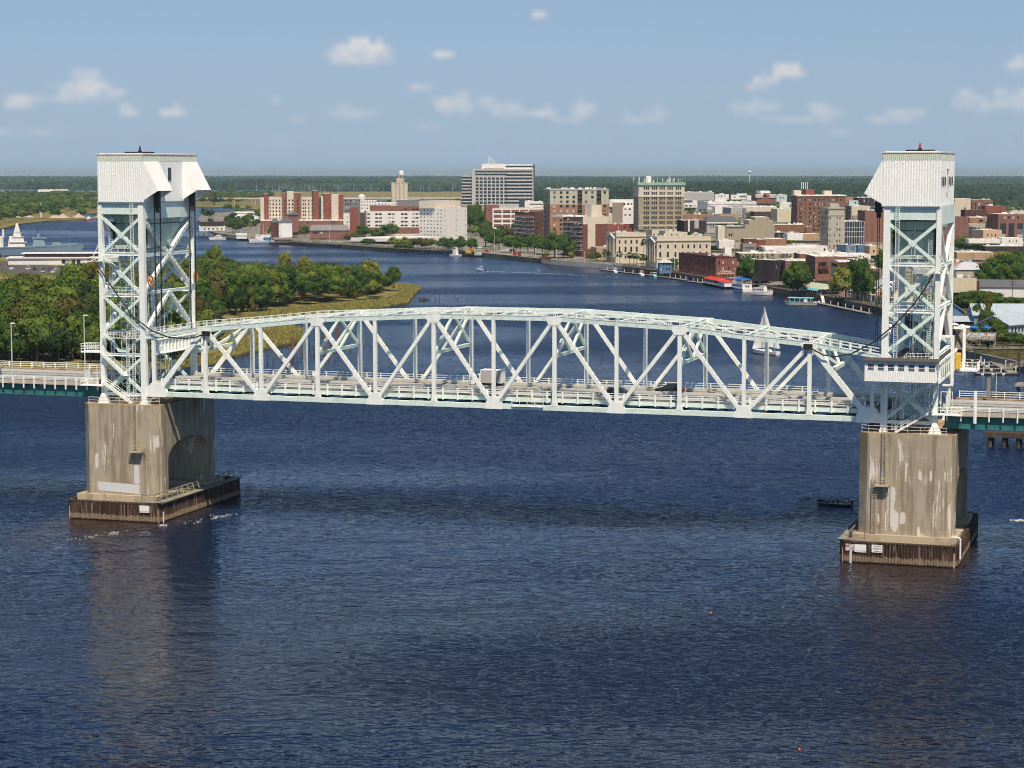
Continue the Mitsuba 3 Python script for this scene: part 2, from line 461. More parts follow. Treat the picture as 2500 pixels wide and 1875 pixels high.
fence(span, 'guard_rail', -60.4, 60.4, .58, ZR - .72, ZR + 1.22, P / 4, (ZR + 1.17, ZR + .85, ZR + .5), 'steel_pale', .24)
fence(span, 'guard_rail', -60.4, 60.4, YF - .55, ZR - .2, ZR + 1.45, P / 4, (ZR + 1.4, ZR + 1.0, ZR + .62), 'steel_pale', .14)
part(span, 'sidewalk_kerb', MB().box(-62.5, 62.5, YF - 2.2, YF - .9, ZR + .004, ZR + .22), 'slab_beige')
for y in (8.9, 10.2):
    b = part(span, 'median_barrier', MB().box(-62, 62, y - .07, y + .07, ZR + .42, ZR + .75), 'galvanised')
    pm = MB()
    for i in range(60):
        pm.box(-61.5 + i * 2.08, -61.35 + i * 2.08, y - .05, y + .05, ZR + .004, ZR + .42)
    part(b, 'barrier_post', pm, 'galvanised', kind='stuff')
for yy in (1.35, YF - 2.25):
    part(span, 'edge_barrier', MB().box(-62, 62, yy - .06, yy + .06, ZR + .4, ZR + .72), 'galvanised')
# walkway and handrail along the near top chord
wk, hp, hr = MB(), MB(), MB()
for k in range(12):
    xa, xb = nx(k) if k else -66.5, nx(k + 1) if k < 11 else 62.6
    za, zb = ZU[k], ZU[k + 1]
    if k == 0:
        za -= .35
    for yy in (-.42, .62):
        for h in (.62, 1.08):
            hr.beam((xa, yy, za + .36 + h), (xb, yy, zb + .36 + h), .06, .07)
    wk.beam((xa, .1, za + .4), (xb, .1, zb + .4), 1.0, .06)
    n = int(round(abs(xb - xa) / 1.62))
    for i in range(n):
        t = i / n
        for yy in (-.42, .62):
            x, z = xa + (xb - xa) * t, za + (zb - za) * t
            hp.box(x - .05, x + .05, yy - .04, yy + .04, z + .05, z + 1.44)
            hp.box(x + .22, x + .28, yy - .03, yy + .03, z + .36, z + 1.44)
w = part(span, 'top_walkway', wk, 'galvanised')
part(w, 'handrail', hr, 'steel_pale')
part(w, 'handrail_post', hp, 'steel_pale', kind='stuff')
# little maintenance cage on the bottom chord near midspan
c = MB()
for h in (.45, .9, 1.35):
    c.box(3.3, 8.6, -.62, -.57, ZB + h, ZB + h + .06)
for x in (3.3, 4.6, 5.9, 7.2, 8.6):
    c.box(x - .04, x + .04, -.63, -.55, ZB + .1, ZB + 1.4)
c.box(3.3, 8.6, -.65, -.31, ZB + .1, ZB + .15)
part(span, 'maintenance_cage', c, 'steel_pale')
part(span, 'inspection_ladder', MB().tube((8.7, -.5, ZB + 1.3), (8.7, -.5, ZB + 4.2), .04).tube((9.1, -.5, ZB + 1.3), (9.1, -.5, ZB + 4.2), .04), 'galvanised')


# ------------------------------------------------------------------ the towers
def ladder(m, p, q, w, axis, step=.32, r=.035):
    p, q, axis = np.asarray(p, float), np.asarray(q, float), np.asarray(axis, float)
    for k in (-.5, .5):
        m.tube(p + axis * w * k, q + axis * w * k, r * 1.3, 4)
    n = int(np.linalg.norm(q - p) / step)
    for i in range(1, n):
        c = p + (q - p) * i / n
        m.beam(c - axis * w / 2, c + axis * w / 2, r * 1.6, r * 1.6)
    return m


def railing(m, pts, h=1.1, step=1.2, r=.035, rails=(1., .55)):
    for a, b in zip(pts[:-1], pts[1:]):
        a, b = np.asarray(a, float), np.asarray(b, float)
        for t in rails:
            m.tube(a + [0, 0, h * t], b + [0, 0, h * t], r, 4)
        n = max(1, int(np.linalg.norm(b - a) / step))
        for i in range(n + 1):
            c = a + (b - a) * i / n
            m.tube(c, c + [0, 0, h], r, 4)
    return m


def stair(m, p, q, w=.8):
    """open stair with strings, treads and handrails; w across y"""
    p, q = np.asarray(p, float), np.asarray(q, float)
    for y in (-w / 2, w / 2):
        o = np.array([0, y, 0])
        m.beam(p + o, q + o, .06, .3)
        m.tube(p + o + [0, 0, 1.0], q + o + [0, 0, 1.0], .035, 4)
        m.tube(p + o + [0, 0, .55], q + o + [0, 0, .55], .03, 4)
        for i in range(7):
            c = p + (q - p) * i / 6 + o
            m.tube(c, c + [0, 0, 1.], .03, 4)
    n = int(abs(p[2] - q[2]) / .22)
    for i in range(n):
        c = p + (q - p) * (i + .5) / n
        m.box(c[0] - .14, c[0] + .14, c[1] - w / 2, c[1] + w / 2, c[2] - .03, c[2] + .03)
    return m


def corrugated(m, p, u, w, z0, z1, nrm, pitch=.42, depth=.05):
    """ribbed wall sheet from p along the unit vector u; nrm points out"""
    p, u, nrm = (np.asarray(a, float) for a in (p, u, nrm))
    n = max(1, int(round(w / pitch)))
    s = []
    for i in range(n):
        for f, d in ((0, 0), (.28, 0), (.5, depth), (.78, depth)):
            s.append(((i + f) * w / n, d))
    s.append((w, 0))
    v = []
    for t, d in s:
        b = p + u * t + nrm * d
        for z in (z0, z1):
            v.append((b[0], b[1], z(t) if callable(z) and False else z))
    v = np.array(v)
    q = [[2 * i, 2 * i + 2, 2 * i + 3, 2 * i + 1] for i in range(len(s) - 1)]
    return m.quads(v, q)


def tower(sg, label):
    t = thing('bridge_tower', label, 'bridge tower')
    XI, XO = 63.42, 71.25
    X = lambda a: sg * a
    for yy in (0., YF):
        part(t, 'leg', MB().box(X(62.92), X(63.92), yy - .45, yy + .45, 19.9, 54.5).box(X(62.8), X(64.05), yy - .55, yy + .55, 19.62, 20.1), 'steel_pale')
        m = MB().box(X(70.9), X(71.62), yy - .45, yy + .45, 21.3, 54.5)
        a = [(X(70.9), yy - .45, 21.3), (X(71.62), yy - .45, 21.3), (X(71.62), yy + .45, 21.3), (X(70.9), yy + .45, 21.3)]
        b = [(X(70.3), yy - .7, 19.62), (X(72.2), yy - .7, 19.62), (X(72.2), yy + .7, 19.62), (X(70.3), yy + .7, 19.62)]
        m.hexa(b + a)
        part(t, 'leg', m, 'steel_pale')
        sgn = -1 if yy == 0 else 1
        # wide plate girders under the house
        part(t, 'plate_girder', MB().box(X(63.95), X(70.88), yy - .2, yy + .2, 52.35, 54.5).box(X(62.95), X(71.6), yy + sgn * .46, yy + sgn * .5, 54.1, 54.46), 'steel_paint')
        nodes = [(52.0, 45.5), (45.5, 38.35), (38.35, 31.95), (28.0, 21.4)]
        for z1, z0 in nodes:
            br = MB().beam((X(XI), yy, z1), (X(XO), yy, z0), .42, .46).perf((X(XO), yy, z1), (X(XI), yy, z0), .46, .5, (0, 0, 1), .3, 1.0)
            zc, xc = (z0 + z1) / 2, X((XI + XO) / 2)
            br.prism([(xc - .7, yy + sgn * .25, zc), (xc, yy + sgn * .25, zc - .6), (xc + .7, yy + sgn * .25, zc), (xc, yy + sgn * .25, zc + .6)], (0, sgn * .05, 0))
            part(t, 'cross_brace', br, 'steel_paint')
        part(t, 'v_brace', MB().beam((X(XO), yy, 32.), (X(68.), yy, 28.7), .42, .46).beam((X(XI), yy, 32.), (X(66.7), yy, 28.7), .42, .46).beam((X(66.3), yy, 28.75), (X(68.4), yy, 28.75), .4, .4), 'steel_paint')
        for z in (45.5, 38.35, 28.1, 21.25):
            part(t, 'strut', MB().ibeam((X(XI), yy, z), (X(XO), yy, z), .4, .5, .06), 'steel_pale')
    for xx, inner in ((XI, True), (XO, False)):
        zt = 51.6
        part(t, 'plate_girder', MB().box(X(xx - .5 if inner else xx + .3), X(xx - .4 if inner else xx + .38), .45, YF - .45, 51.6, 54.48), 'steel_paint')
        m = YF / 2
        for p, q in (((.3, zt), (m, 45.3)), ((YF - .3, zt), (m, 45.3)), ((m, 45.3), (.3, 38.9)), ((m, 45.3), (YF - .3, 38.9)), ((m, 38.7), (.4, 31.9)), ((m, 38.7), (YF - .4, 31.9))):
            part(t, 'pierced_brace', MB().perf((X(xx), p[0], p[1]), (X(xx), q[0], q[1]), .6, .62, (1, 0, 0), .42, 1.15), 'steel_pale')
        for z in (45.3, 38.8, 31.6):
            part(t, 'strut', MB().ibeam((X(xx), .4, z), (X(xx), YF - .4, z), .45, .5, .06), 'steel_pale')
    # counterweight of painted concrete in a steel box
    cw = part(t, 'counterweight', MB().box(X(64.2), X(70.4), 3.1, 16.1, 46.4, 52.0), 'counterweight_paint')
    part(cw, 'seam', MB().box(X(64.14), X(70.46), 3.04, 16.16, 50.55, 50.68).box(X(64.14), X(70.46), 3.04, 16.16, 46.3, 46.42), 'dark_steel')
    part(cw, 'guide_shoe', MB().box(X(64.0), X(64.4), 2.3, 3.1, 47, 51).box(X(70.2), X(70.6), 2.3, 3.1, 47, 51), 'dark_steel')
    # lift shaft and cable trunk inside the tower
    es = MB()
    x0, x1, y0, y1 = 68.0, 70.2, 4.6, 6.8
    for x in (x0, x1):
        for y in (y0, y1):
            es.box(X(x) - .07, X(x) + .07, y - .07, y + .07, 21, 46.2)
    for i in range(16):
        za, zb = 21 + i * 1.56, 22.56 + i * 1.56
        for y in (y0, y1):
            es.beam((X(x0), y, za), (X(x1), y, zb), .07, .07).beam((X(x0), y, zb), (X(x1), y, zb), .07, .07)
        for x in (x0, x1):
            es.beam((X(x), y0, zb), (X(x), y1, za), .07, .07).beam((X(x), y0, zb), (X(x), y1, zb), .07, .07)
    part(t, 'elevator_shaft', es, 'counterweight_paint')
    gr = MB()
    for y in (2.2, 9.6, 16.9):
        gr.tube((X(67.4), y, 21), (X(67.4), y, 52), .09, 6).tube((X(66.9), y + .3, 21), (X(66.9), y + .3, 52), .05, 5)
    for i in range(20):
        gr.beam((X(66.2), 11.5, 22 + i * 1.5), (X(68.8), 13.3, 23.3 + i * 1.5), .06, .06).beam((X(68.8), 11.5, 22 + i * 1.5), (X(66.2), 13.3, 23.3 + i * 1.5), .06, .06)
    for x in (66.2, 68.8):
        for y in (11.5, 13.3):
            gr.box(X(x) - .06, X(x) + .06, y - .06, y + .06, 21, 46.2)
    part(t, 'cable_trunk', gr, 'counterweight_paint')
    # ladders, platforms, stairs on the near face
    part(t, 'ladder', ladder(MB(), (X(65.05), -.65, 20.0), (X(65.05), -.65, 55.2), .55, (1, 0, 0)), 'steel_pale')
    part(t, 'ladder', ladder(MB(), (X(66.3), -.55, 20.2), (X(66.3), -.55, 31.0), .5, (1, 0, 0)), 'steel_pale')
    part(t, 'ladder', ladder(MB(), (X(69.95), .9, 22.0), (X(69.95), .9, 49.5), .6, (1, 0, 0)), 'steel_pale')
    for z in (45.75, 38.6):
        p = part(t, 'platform', MB().box(X(64.1), X(70.8), .3, 1.6, z, z + .08), 'galvanised')
        part(p, 'railing', railing(MB(), [(X(64.2), .05, z + .05), (X(70.7), .05, z + .05)], 1.15), 'steel_pale')
    p = part(t, 'platform', MB().box(X(67.5), X(72.9), -1.1, -.47, 44.2, 44.3), 'galvanised')
    r = MB()
    for i in range(24):
        r.box(X(67.6 + i * .16) - .03, X(67.6 + i * .16) + .03, -1.12, -1.07, 44.3, 45.1)
    r.box(X(67.5), X(72.9), -1.13, -1.05, 45.05, 45.13)
    part(p, 'railing', r, 'steel_pale')
    part(p, 'bracket', MB().beam((X(72.9), -.7, 44.25), (X(71.5), -.5, 47.2), .12, .12).beam((X(72.9), -.7, 44.3), (X(71.5), -.5, 44.9), .12, .12), 'steel_pale')
    p = part(t, 'platform', MB().box(X(64.3), X(70.8), -1.25, -.5, 31.0, 31.08), 'galvanised')
    part(p, 'railing', railing(MB(), [(X(70.8), -1.2, 31.05), (X(66.9), -1.2, 31.05), (X(66.2), -1.2, 30.2), (X(66.1), -1.2, 28.4)], 1.0, .5), 'steel_pale')
    part(t, 'stair', stair(MB(), (X(71.0), -.9, 28.2), (X(66.9), -.9, 24.7)), 'steel_pale')
    part(t, 'stair', stair(MB(), (X(71.0), -.9, 23.3), (X(65.4), -.9, 19.75)), 'steel_pale')
    part(t, 'stair', stair(MB(), (X(66.9), .55, 24.6), (X(70.6), .55, 21.6)), 'steel_paint')
    p = part(t, 'platform', MB().box(X(70.8), X(75.3), -1.2, .9, 22.6, 22.75).box(X(66.2), X(67.4), -1.2, .3, 24.55, 24.65), 'steel_pale')
    part(p, 'railing', railing(MB(), [(X(71.7), -1.15, 22.75), (X(75.2), -1.15, 22.75), (X(75.2), .8, 22.75)], 1.1, .7), 'steel_pale')
    part(t, 'access_fence', MB().box(X(72.1), X(72.2), -.9, -.8, 22.7, 26.3).box(X(72.1), X(73.9), -.9, -.85, 26.2, 26.3).box(X(73.8), X(73.9), -.9, -.8, 22.7, 26.3), 'steel_pale')
    # ropes in flat bundles, from the sheaves to the span's corners
    for y in (1.5, 3.6, 14.9, 17.0):
        r = MB()
        for i in range(5):
            r.tube((X(61.75), y - .16 + .08 * i, 31.0), (X(61.75), y - .16 + .08 * i, 57.0), .042, 5)
        part(t, 'lift_rope', r, 'rope_black')
    for y in (2.55, 15.95):
        part(t, 'sheave_bearing', MB().box(X(61.2), X(62.3), y - .3, y + .3, 53.4, 56.5).tube((X(61.75), y, 52.6), (X(61.75), y, 53.4), .35, 8), 'dark_steel')
    for y in (.9, 18.3):
        w = MB()
        n = 20
        for i in range(n):
            a, b = TWO_PI * i / n, TWO_PI * (i + 1) / n
            w.beam((X(62.4), y + .85 * math.cos(a), 40.9 + .85 * math.sin(a)), (X(62.4), y + .85 * math.cos(b), 40.9 + .85 * math.sin(b)), .16, .2, (1, 0, 0))
        for i in range(6):
            a = TWO_PI * i / 6 + .3
            w.beam((X(62.4), y, 40.9), (X(62.4), y + .8 * math.cos(a), 40.9 + .8 * math.sin(a)), .14, .12, (1, 0, 0))
        w.tube((X(62.2), y, 40.9), (X(62.7), y, 40.9), .2, 8)
        part(t, 'guide_wheel', w, 'rust_orange', label='rust stained spoked pulley wheel')
    # machinery house on top
    xa, xb, ya, yb, z0, z1, z2 = 62.62, 71.35, -.72, 19.9, 54.52, 61.45, 62.5
    h = part(t, 'machinery_house', MB().box(X(xa + .12), X(xb - .12), ya + .12, yb - .12, z0 + .03, z1), 'siding_white')
    sd = MB()
    corrugated(sd, (X(xb) if sg < 0 else X(xa), ya, 0), (1, 0, 0), xb - xa, z0, z1, (0, -1, 0))
    corrugated(sd, (X(xb) if sg < 0 else X(xa), yb, 0), (1, 0, 0), xb - xa, z0, z1, (0, 1, 0))
    for a, nr in ((X(xa), -sg), (X(xb), sg)):
        corrugated(sd, (a, ya, 0), (0, 1, 0), yb - ya, z0, z1, (nr, 0, 0), .42, .035)
    part(h, 'siding', sd, 'siding_white')
    fa = MB()
    corrugated(fa, (X(xb) if sg < 0 else X(xa), ya - .02, 0), (1, 0, 0), xb - xa, z1, z2, (0, -1, 0), .3, .07)
    corrugated(fa, (X(xb) if sg < 0 else X(xa), yb + .02, 0), (1, 0, 0), xb - xa, z1, z2, (0, 1, 0), .3, .07)
    for a, nr in ((X(xa) - sg * .02, -sg), (X(xb) + sg * .02, sg)):
        corrugated(fa, (a, ya, 0), (0, 1, 0), yb - ya, z1, z2, (nr, 0, 0), .3, .05)
    part(h, 'fascia', fa, 'fascia_green')
    part(h, 'roof', MB().box(X(xa - .13), X(xb + .13), ya - .15, yb + .15, z2, z2 + .17).box(X(xa + .3), X(xb - .3), ya + .3, yb - .3, z2 + .17, z2 + .3), 'roof_white')
    part(h, 'base_trim', MB().box(X(xa - .03), X(xb + .03), ya - .06, yb + .06, z0 - .12, z0 + .02), 'galvanised')
    for y0, y1 in ((-.72, 4.85), (14.3, 19.9)):
        hd = MB()
        a, b, c = (X(62.6), z1 - .05), (X(59.9), 56.35), (X(62.6), z0 + .25)
        th = .1
        hd.hexa([(a[0], y0, a[1]), (a[0], y1, a[1]), (b[0], y1, b[1]), (b[0], y0, b[1]), (a[0], y0, a[1] - .2), (a[0], y1, a[1] - .2), (b[0] + sg * .1, y1, b[1] - .02), (b[0] + sg * .1, y0, b[1] - .02)])
        for y in (y0, y1 - th):
            hd.prism([(a[0], y, a[1]), (b[0], y, b[1]), (c[0], y, c[1])], (0, th, 0))
        n = 6
        for i in range(n):  # seams of the side sheets
            f = (i + .5) / n
            x = a[0] + (b[0] - a[0]) * f
            za, zb = a[1] + (b[1] - a[1]) * f - .1, c[1] + (b[1] - c[1]) * f + .1
            hd.box(x - .1, x + .1, y0 - .05, y0, zb, za)
        hk = part(h, 'sheave_hood', hd, 'siding_white')
    wd = part(h, 'window', MB().box(X(62.62) - sg * .12, X(62.62) - sg * .06, 8.4, 9.5, 58.1, 60.3), 'glass_dark')
    bb = part(t, 'beacon_deck', MB().box(X(65.3), X(69.5), 5.6, 8.8, z2 + .33, z2 + .55).box(X(66.2), X(66.5), 5.9, 6.2, z2 + .3, z2 + .33).box(X(68.7), X(69), 8, 8.3, z2 + .3, z2 + .33), 'signal_black')
    return t


left = tower(-1, 'left lift tower with a white ribbed machinery house and two hoods turned towards the span')
right = tower(1, 'right lift tower with a control cabin on its near side and a white machinery house')
for sg, mat, w in ((-1, 'dark_steel', 'grey aviation beacon on the roof of the left tower'), (1, 'red_paint', 'red aviation beacon on the roof of the right tower')):
    x, y, z = sg * 67.3, 7.2, 63.05
    k = thing('aviation_beacon', w, 'beacon')
    part(k, 'base', MB().tube((x, y, z), (x, y, z + .18), .34, 10).tube((x, y, z + .18), (x, y, z + .3), .24, 10, .18), 'signal_black')
    part(k, 'lamp', MB().tube((x, y, z + .3), (x, y, z + .6), .19, 10, .16).tube((x, y, z + .6), (x, y, z + .66), .21, 10).tube((x, y, z + .66), (x, y, z + .95), .16, 10, .11), mat)
    part(k, 'cap', MB().tube((x, y, z + .95), (x, y, z + 1.1), .12, 8, .04), 'signal_black')

# control cabin on the right tower
C0, C1, CY, CZ0, CZ1 = 61.05, 71.75, -5.0, 27.95, 31.0
cab = part(right, 'control_cabin', MB().box(C0 + .1, C1 - .1, CY + .2, -.6, CZ0 + .03, CZ1 - .04), 'siding_white', label='white ribbed operator cabin with a row of windows')
sd = MB()
wins = [(C0 + .42 + i * 1.53, C0 + 1.4 + i * 1.53) for i in range(7)]
zw0, zw1 = 29.55, 30.65
corrugated(sd, (C0, CY, 0), (1, 0, 0), C1 - C0, CZ0, zw0, (0, -1, 0), .34, .04)
corrugated(sd, (C0, -.55, 0), (1, 0, 0), C1 - C0, CZ0, CZ1, (0, 1, 0), .34, .04)
sd.box(C0, C1, CY, CY + .05, zw0 - .02, zw0 + .02)
prev = C0
for a, b in wins + [(C1, C1)]:
    sd.box(prev, a, CY, CY + .08, zw0, zw1)
    prev = b
sd.box(C1 - .06, C1, CY, -.55, CZ0, CZ1).box(C0, C0 + .06, CY, -.55, CZ0, CZ1)
part(cab, 'siding', sd, 'siding_white')
fs = MB()
corrugated(fs, (C0 - .08, CY - .12, 0), (1, 0, 0), C1 - C0 + .16, zw1, CZ1, (0, -1, 0), .34, .04)
part(cab, 'fascia', fs, 'galvanised')
for a, b in wins:
    w = part(cab, 'window', MB().box(a, b, CY + .1, CY + .14, zw0, zw1), 'glass_sky')
tr = MB()
for a, b in wins:
    for z in (zw0, (zw0 + zw1) / 2, zw1):
        tr.box(a, b, CY + .02, CY + .1, z - .035, z + .035)
    for x in (a, b):
        tr.box(x - .035, x + .035, CY + .02, CY + .1, zw0, zw1)
part(cab, 'window_frame', tr, 'gloss_white')
part(cab, 'roof', MB().box(C0 - .35, C1 + .4, CY - .4, 2.6, CZ1, CZ1 + .14).box(C0 - .3, C1 + .35, CY - .34, 2.5, CZ1 + .14, CZ1 + .2).box(64.2, C1 + .3, 2.6, YF, CZ1, CZ1 + .16), 'roof_tar', label='dark flat roof of the cabin')
part(cab, 'floor_frame', MB().box(C0 + .2, C1 - .2, CY + .3, 0, CZ0 - .3, CZ0).box(C0 + 1, C0 + 1.3, CY + .4, .2, CZ0 - .7, CZ0 - .3).box(C1 - 1.3, C1 - 1., CY + .4, .2, CZ0 - .7, CZ0 - .3), 'steel_paint')
# trussed girder that carries the cabin along the outer side
g = MB()
x = 72.2
for z in (CZ0 + .1, CZ1 - .1):
    g.beam((x, CY + .6, z), (x, YF + 2, z), .35, .4)
for i in range(9):
    y = CY + 1.4 + i * 2.9
    g.beam((x, y, CZ0 + .3), (x, y, CZ1 - .3), .3, .3)
    if i < 8:
        g.beam((x, y, CZ1 - .3), (x, y + 2.9, CZ0 + .3), .28, .28)
part(right, 'cabin_girder', g, 'steel_pale')
for y in (1.5, YF + .6):
    part(right, 'pipe_frame', MB().box(73.3, 73.75, y - .2, y + .2, 27.0, 34.6).box(71.8, 73.75, y - .2, y + .2, 34.35, 34.75).box(72, 73.7, y - .15, y + .15, 26.9, 27.2), 'steel_pale')
p = part(right, 'side_platform', MB().box(72.2, 75.9, YF - 1.5, YF + 2.8, 27.7, 27.95), 'steel_pale')
part(p, 'railing', railing(MB(), [(72.6, YF - 1.45, 27.95), (75.85, YF - 1.45, 27.95), (75.85, YF + 2.7, 27.95)], 1.15, .8, .05), 'steel_pale')
part(right, 'equipment_cover', MB().box(72.5, 73.2, YF - 2.5, YF - .4, 28.2, 30.6), 'yellow_paint', label='yellow equipment cover beside the side platform')
# vents and pipes on the outer wall of the right house
v = MB()
for i, y in enumerate((1.1, 3.4, 5.7, 11.5, 13.9, 16.2)):
    v.box(71.42, 71.5, y - .3, y + .3, 57.5, 58.9)
part(right, 'vent_louvre', v, 'dark_steel', kind='stuff')
part(right, 'drain_pipe', MB().box(71.45, 71.62, 8.6, 8.8, 56.6, 60.1).box(71.42, 71.66, 8.2, 9.6, 60.05, 60.2).box(71.42, 71.66, 8.2, 9.6, 56.5, 56.65), 'galvanised')
p = part(left, 'side_platform', MB().box(-75.2, -71.6, -.9, 1.4, 28.35, 28.6), 'steel_pale')
part(p, 'railing', railing(MB(), [(-71.8, -.85, 28.6), (-75.15, -.85, 28.6), (-75.15, 1.35, 28.6), (-71.8, 1.35, 28.6)], 1.3, .8, .045, (1, .66, .33)), 'steel_pale')
# sagging power cables from the towers to the span
for pts, lab in (([(-72.2, -1.0, 44.4), (-70.4, -.9, 41.9), (-67.3, -.9, 37.7), (-64.9, -.9, 34.8), (-61.5, -.9, 32.5), (-58.2, -.9, 31.4), (-54.9, -.9, 31.3), (-53, -.9, 31.6), (-51.4, -.6, 32.2)], 'black power cable sagging from the left tower to the top chord'),
                 ([(70.8, -.9, 44.5), (69.4, -.9, 41.9), (67.75, -.9, 39.5), (64.7, -.9, 36.1), (61.5, -.9, 33.4), (58.4, -.9, 31.7), (56, -.9, 31.2), (54, -.9, 31.4), (51.6, -.6, 32.6)], 'black power cable sagging from the right tower to the top chord')):
    k = solo('power_cable', MB().path(pts, .12, 6), 'rope_black', lab, 'cable')
    e = pts[-1]
    part(k, 'junction_box', MB().box(e[0] - .7, e[0] + .7, -.75, -.4, e[2] - .4, e[2] + .4).tube((e[0] - .3, -.6, e[2] - .4), (e[0] - .4, -.6, e[2] - 1.5), .08), 'signal_black')


# ------------------------------------------------------------------ the piers, their fenders and what hangs on them
def pier(sg, label):
    k = thing('bridge_pier', label, 'bridge pier')
    xa, xb, c = 59.95, 74.55, 1.35
    y0, y1, zt, zf = -2.25, 21.4, 19.6, 3.8
    # plan with cut corners, and an arched opening from face to face along the bridge
    import shapely.geometry as sh
    import trimesh
    X = lambda a: sg * a
    plan = sh.Polygon([(xa + c, y0), (xb - c, y0), (xb, y0 + c), (xb, y1 - c), (xb - c, y1), (xa + c, y1), (xa, y1 - c), (xa, y0 + c)])
    import manifold3d as m3
    body = m3.Manifold.extrude(m3.CrossSection([np.array(plan.exterior.coords)[:-1][::1]]), zt - zf).translate((0, 0, zf))
    if body.volume() < 0 or body.is_empty():
        body = m3.Manifold.extrude(m3.CrossSection([np.array(plan.exterior.coords)[:-1][::-1]]), zt - zf).translate((0, 0, zf))
    ym, hw, spring = (y0 + y1) / 2, 8.1, 9.2
    arch = [(ym - hw, zf - 1), (ym + hw, zf - 1)] + [(ym + hw * math.cos(a), spring + 3.9 * math.sin(a) ** .8) for a in np.linspace(0, math.pi, 25)]
    cut = m3.Manifold.extrude(m3.CrossSection([np.array(arch)]), 30).rotate((90, 0, 90)).translate((50, 0, 0))
    body = body - cut
    me = body.to_mesh()
    v, f = np.array(me.vert_properties[:, :3]), np.array(me.tri_verts)
    v[:, 0] *= sg
    part(k, 'shaft', (v, f[:, ::-1] if sg < 0 else f), 'concrete')
    part(k, 'cap', MB().prism([(X(xa + c - .1), y0 - .12, zt), (X(xb - c + .1), y0 - .12, zt), (X(xb + .1), y0 + c, zt), (X(xb + .1), y1 - c, zt), (X(xb - c), y1 + .1, zt), (X(xa + c), y1 + .1, zt), (X(xa - .1), y1 - c, zt), (X(xa - .1), y0 + c, zt)], (0, 0, .28)) if False else
         MB().prism([(X(xa + c), y0 + .03, zt + .004), (X(xb - c), y0 + .03, zt + .004), (X(xb - .03), y0 + c, zt + .004), (X(xb - .03), y1 - c, zt + .004), (X(xb - c), y1 - .03, zt + .004), (X(xa + c), y1 - .03, zt + .004), (X(xa + .03), y1 - c, zt + .004), (X(xa + .03), y0 + c, zt + .004)], (0, 0, .03)), 'rust_ground')
    part(k, 'footing', MB().box(X(xa - .7), X(xb + .7), y0 - .85, y0 + 7.0, -.5, 4.0).box(X(xa - .7), X(xb + .7), y1 - 7, y1 + .85, -.5, 4.0).box(X(xa - .4), X(xb + .4), y0 + 7, y1 - 7, -.5, 3.2), 'concrete_pale')
    return k


def grime(p, n, uv):
    return mix((.42, .33, .23), (.30, .2, .12), smoothstep(.4, .7, fbm(p.x * .8, p.y * .8, 1, 3)))


matt('rust_ground', proc(grime))
lpier = pier(-1, 'left concrete bridge pier streaked with lime and rust, dark arch on its side')
rpier = pier(1, 'right concrete bridge pier with white lime streaks and a ladder')
part(lpier, 'repair_patch', MB().hexa([(-71.5, -2.29, 4.55), (-63.6, -2.29, 4.25), (-63.6, -2.2, 4.25), (-71.5, -2.2, 4.55), (-71.6, -2.29, 6.1), (-63.6, -2.29, 5.85), (-63.6, -2.2, 5.85), (-71.6, -2.2, 6.1)]), 'concrete_patch', label='long pale repaired patch near the waterline')
part(lpier, 'repair_patch', MB().box(-64.6, -63.6, -2.27, -2.2, 6.0, 9.2), 'concrete_patch')
for k, X, s in ((lpier, lambda a: -a, -1), (rpier, lambda a: a, 1)):
    xu, xl = (64.05, 62.3) if s < 0 else (63.95, 62.5)
    part(k, 'ladder', ladder(MB(), (X(xu), -2.75, 11.9), (X(xu), -2.75, 20.9), .62, (1, 0, 0), .33, .05), 'concrete_pale')
    part(k, 'ladder', ladder(MB(), (X(xl), -2.75, 4.1), (X(xl), -2.75, 13.2), .62, (1, 0, 0), .33, .05), 'concrete_pale')
    pf = part(k, 'platform', MB().box(X(62.6) if s > 0 else X(64.9), X(64.75) if s > 0 else X(62.7), -3.55, -2.26, 11.55, 11.75), 'concrete_pale')
    a, b = (62.6, 64.7) if s > 0 else (-64.9, -62.0)
    part(pf, 'railing', railing(MB(), [(a, -3.5, 11.75), (b, -3.5, 11.75)], 1.1, .9, .04), 'concrete_pale')
    part(pf, 'bracket', MB().beam((a + .1, -3.4, 11.5), (a + .1, -2.3, 10.2), .08, .1).beam((b - .1, -3.4, 11.5), (b - .1, -2.3, 10.2), .08, .1), 'dark_steel')
    rl = MB()
    railing(rl, [(X(73.2), -2.0, 19.63), (X(61.4), -2.0, 19.63), (X(60.2), -.8, 19.63)], 1.15, 1.9, .045)
    part(k, 'railing', rl, 'galvanised')


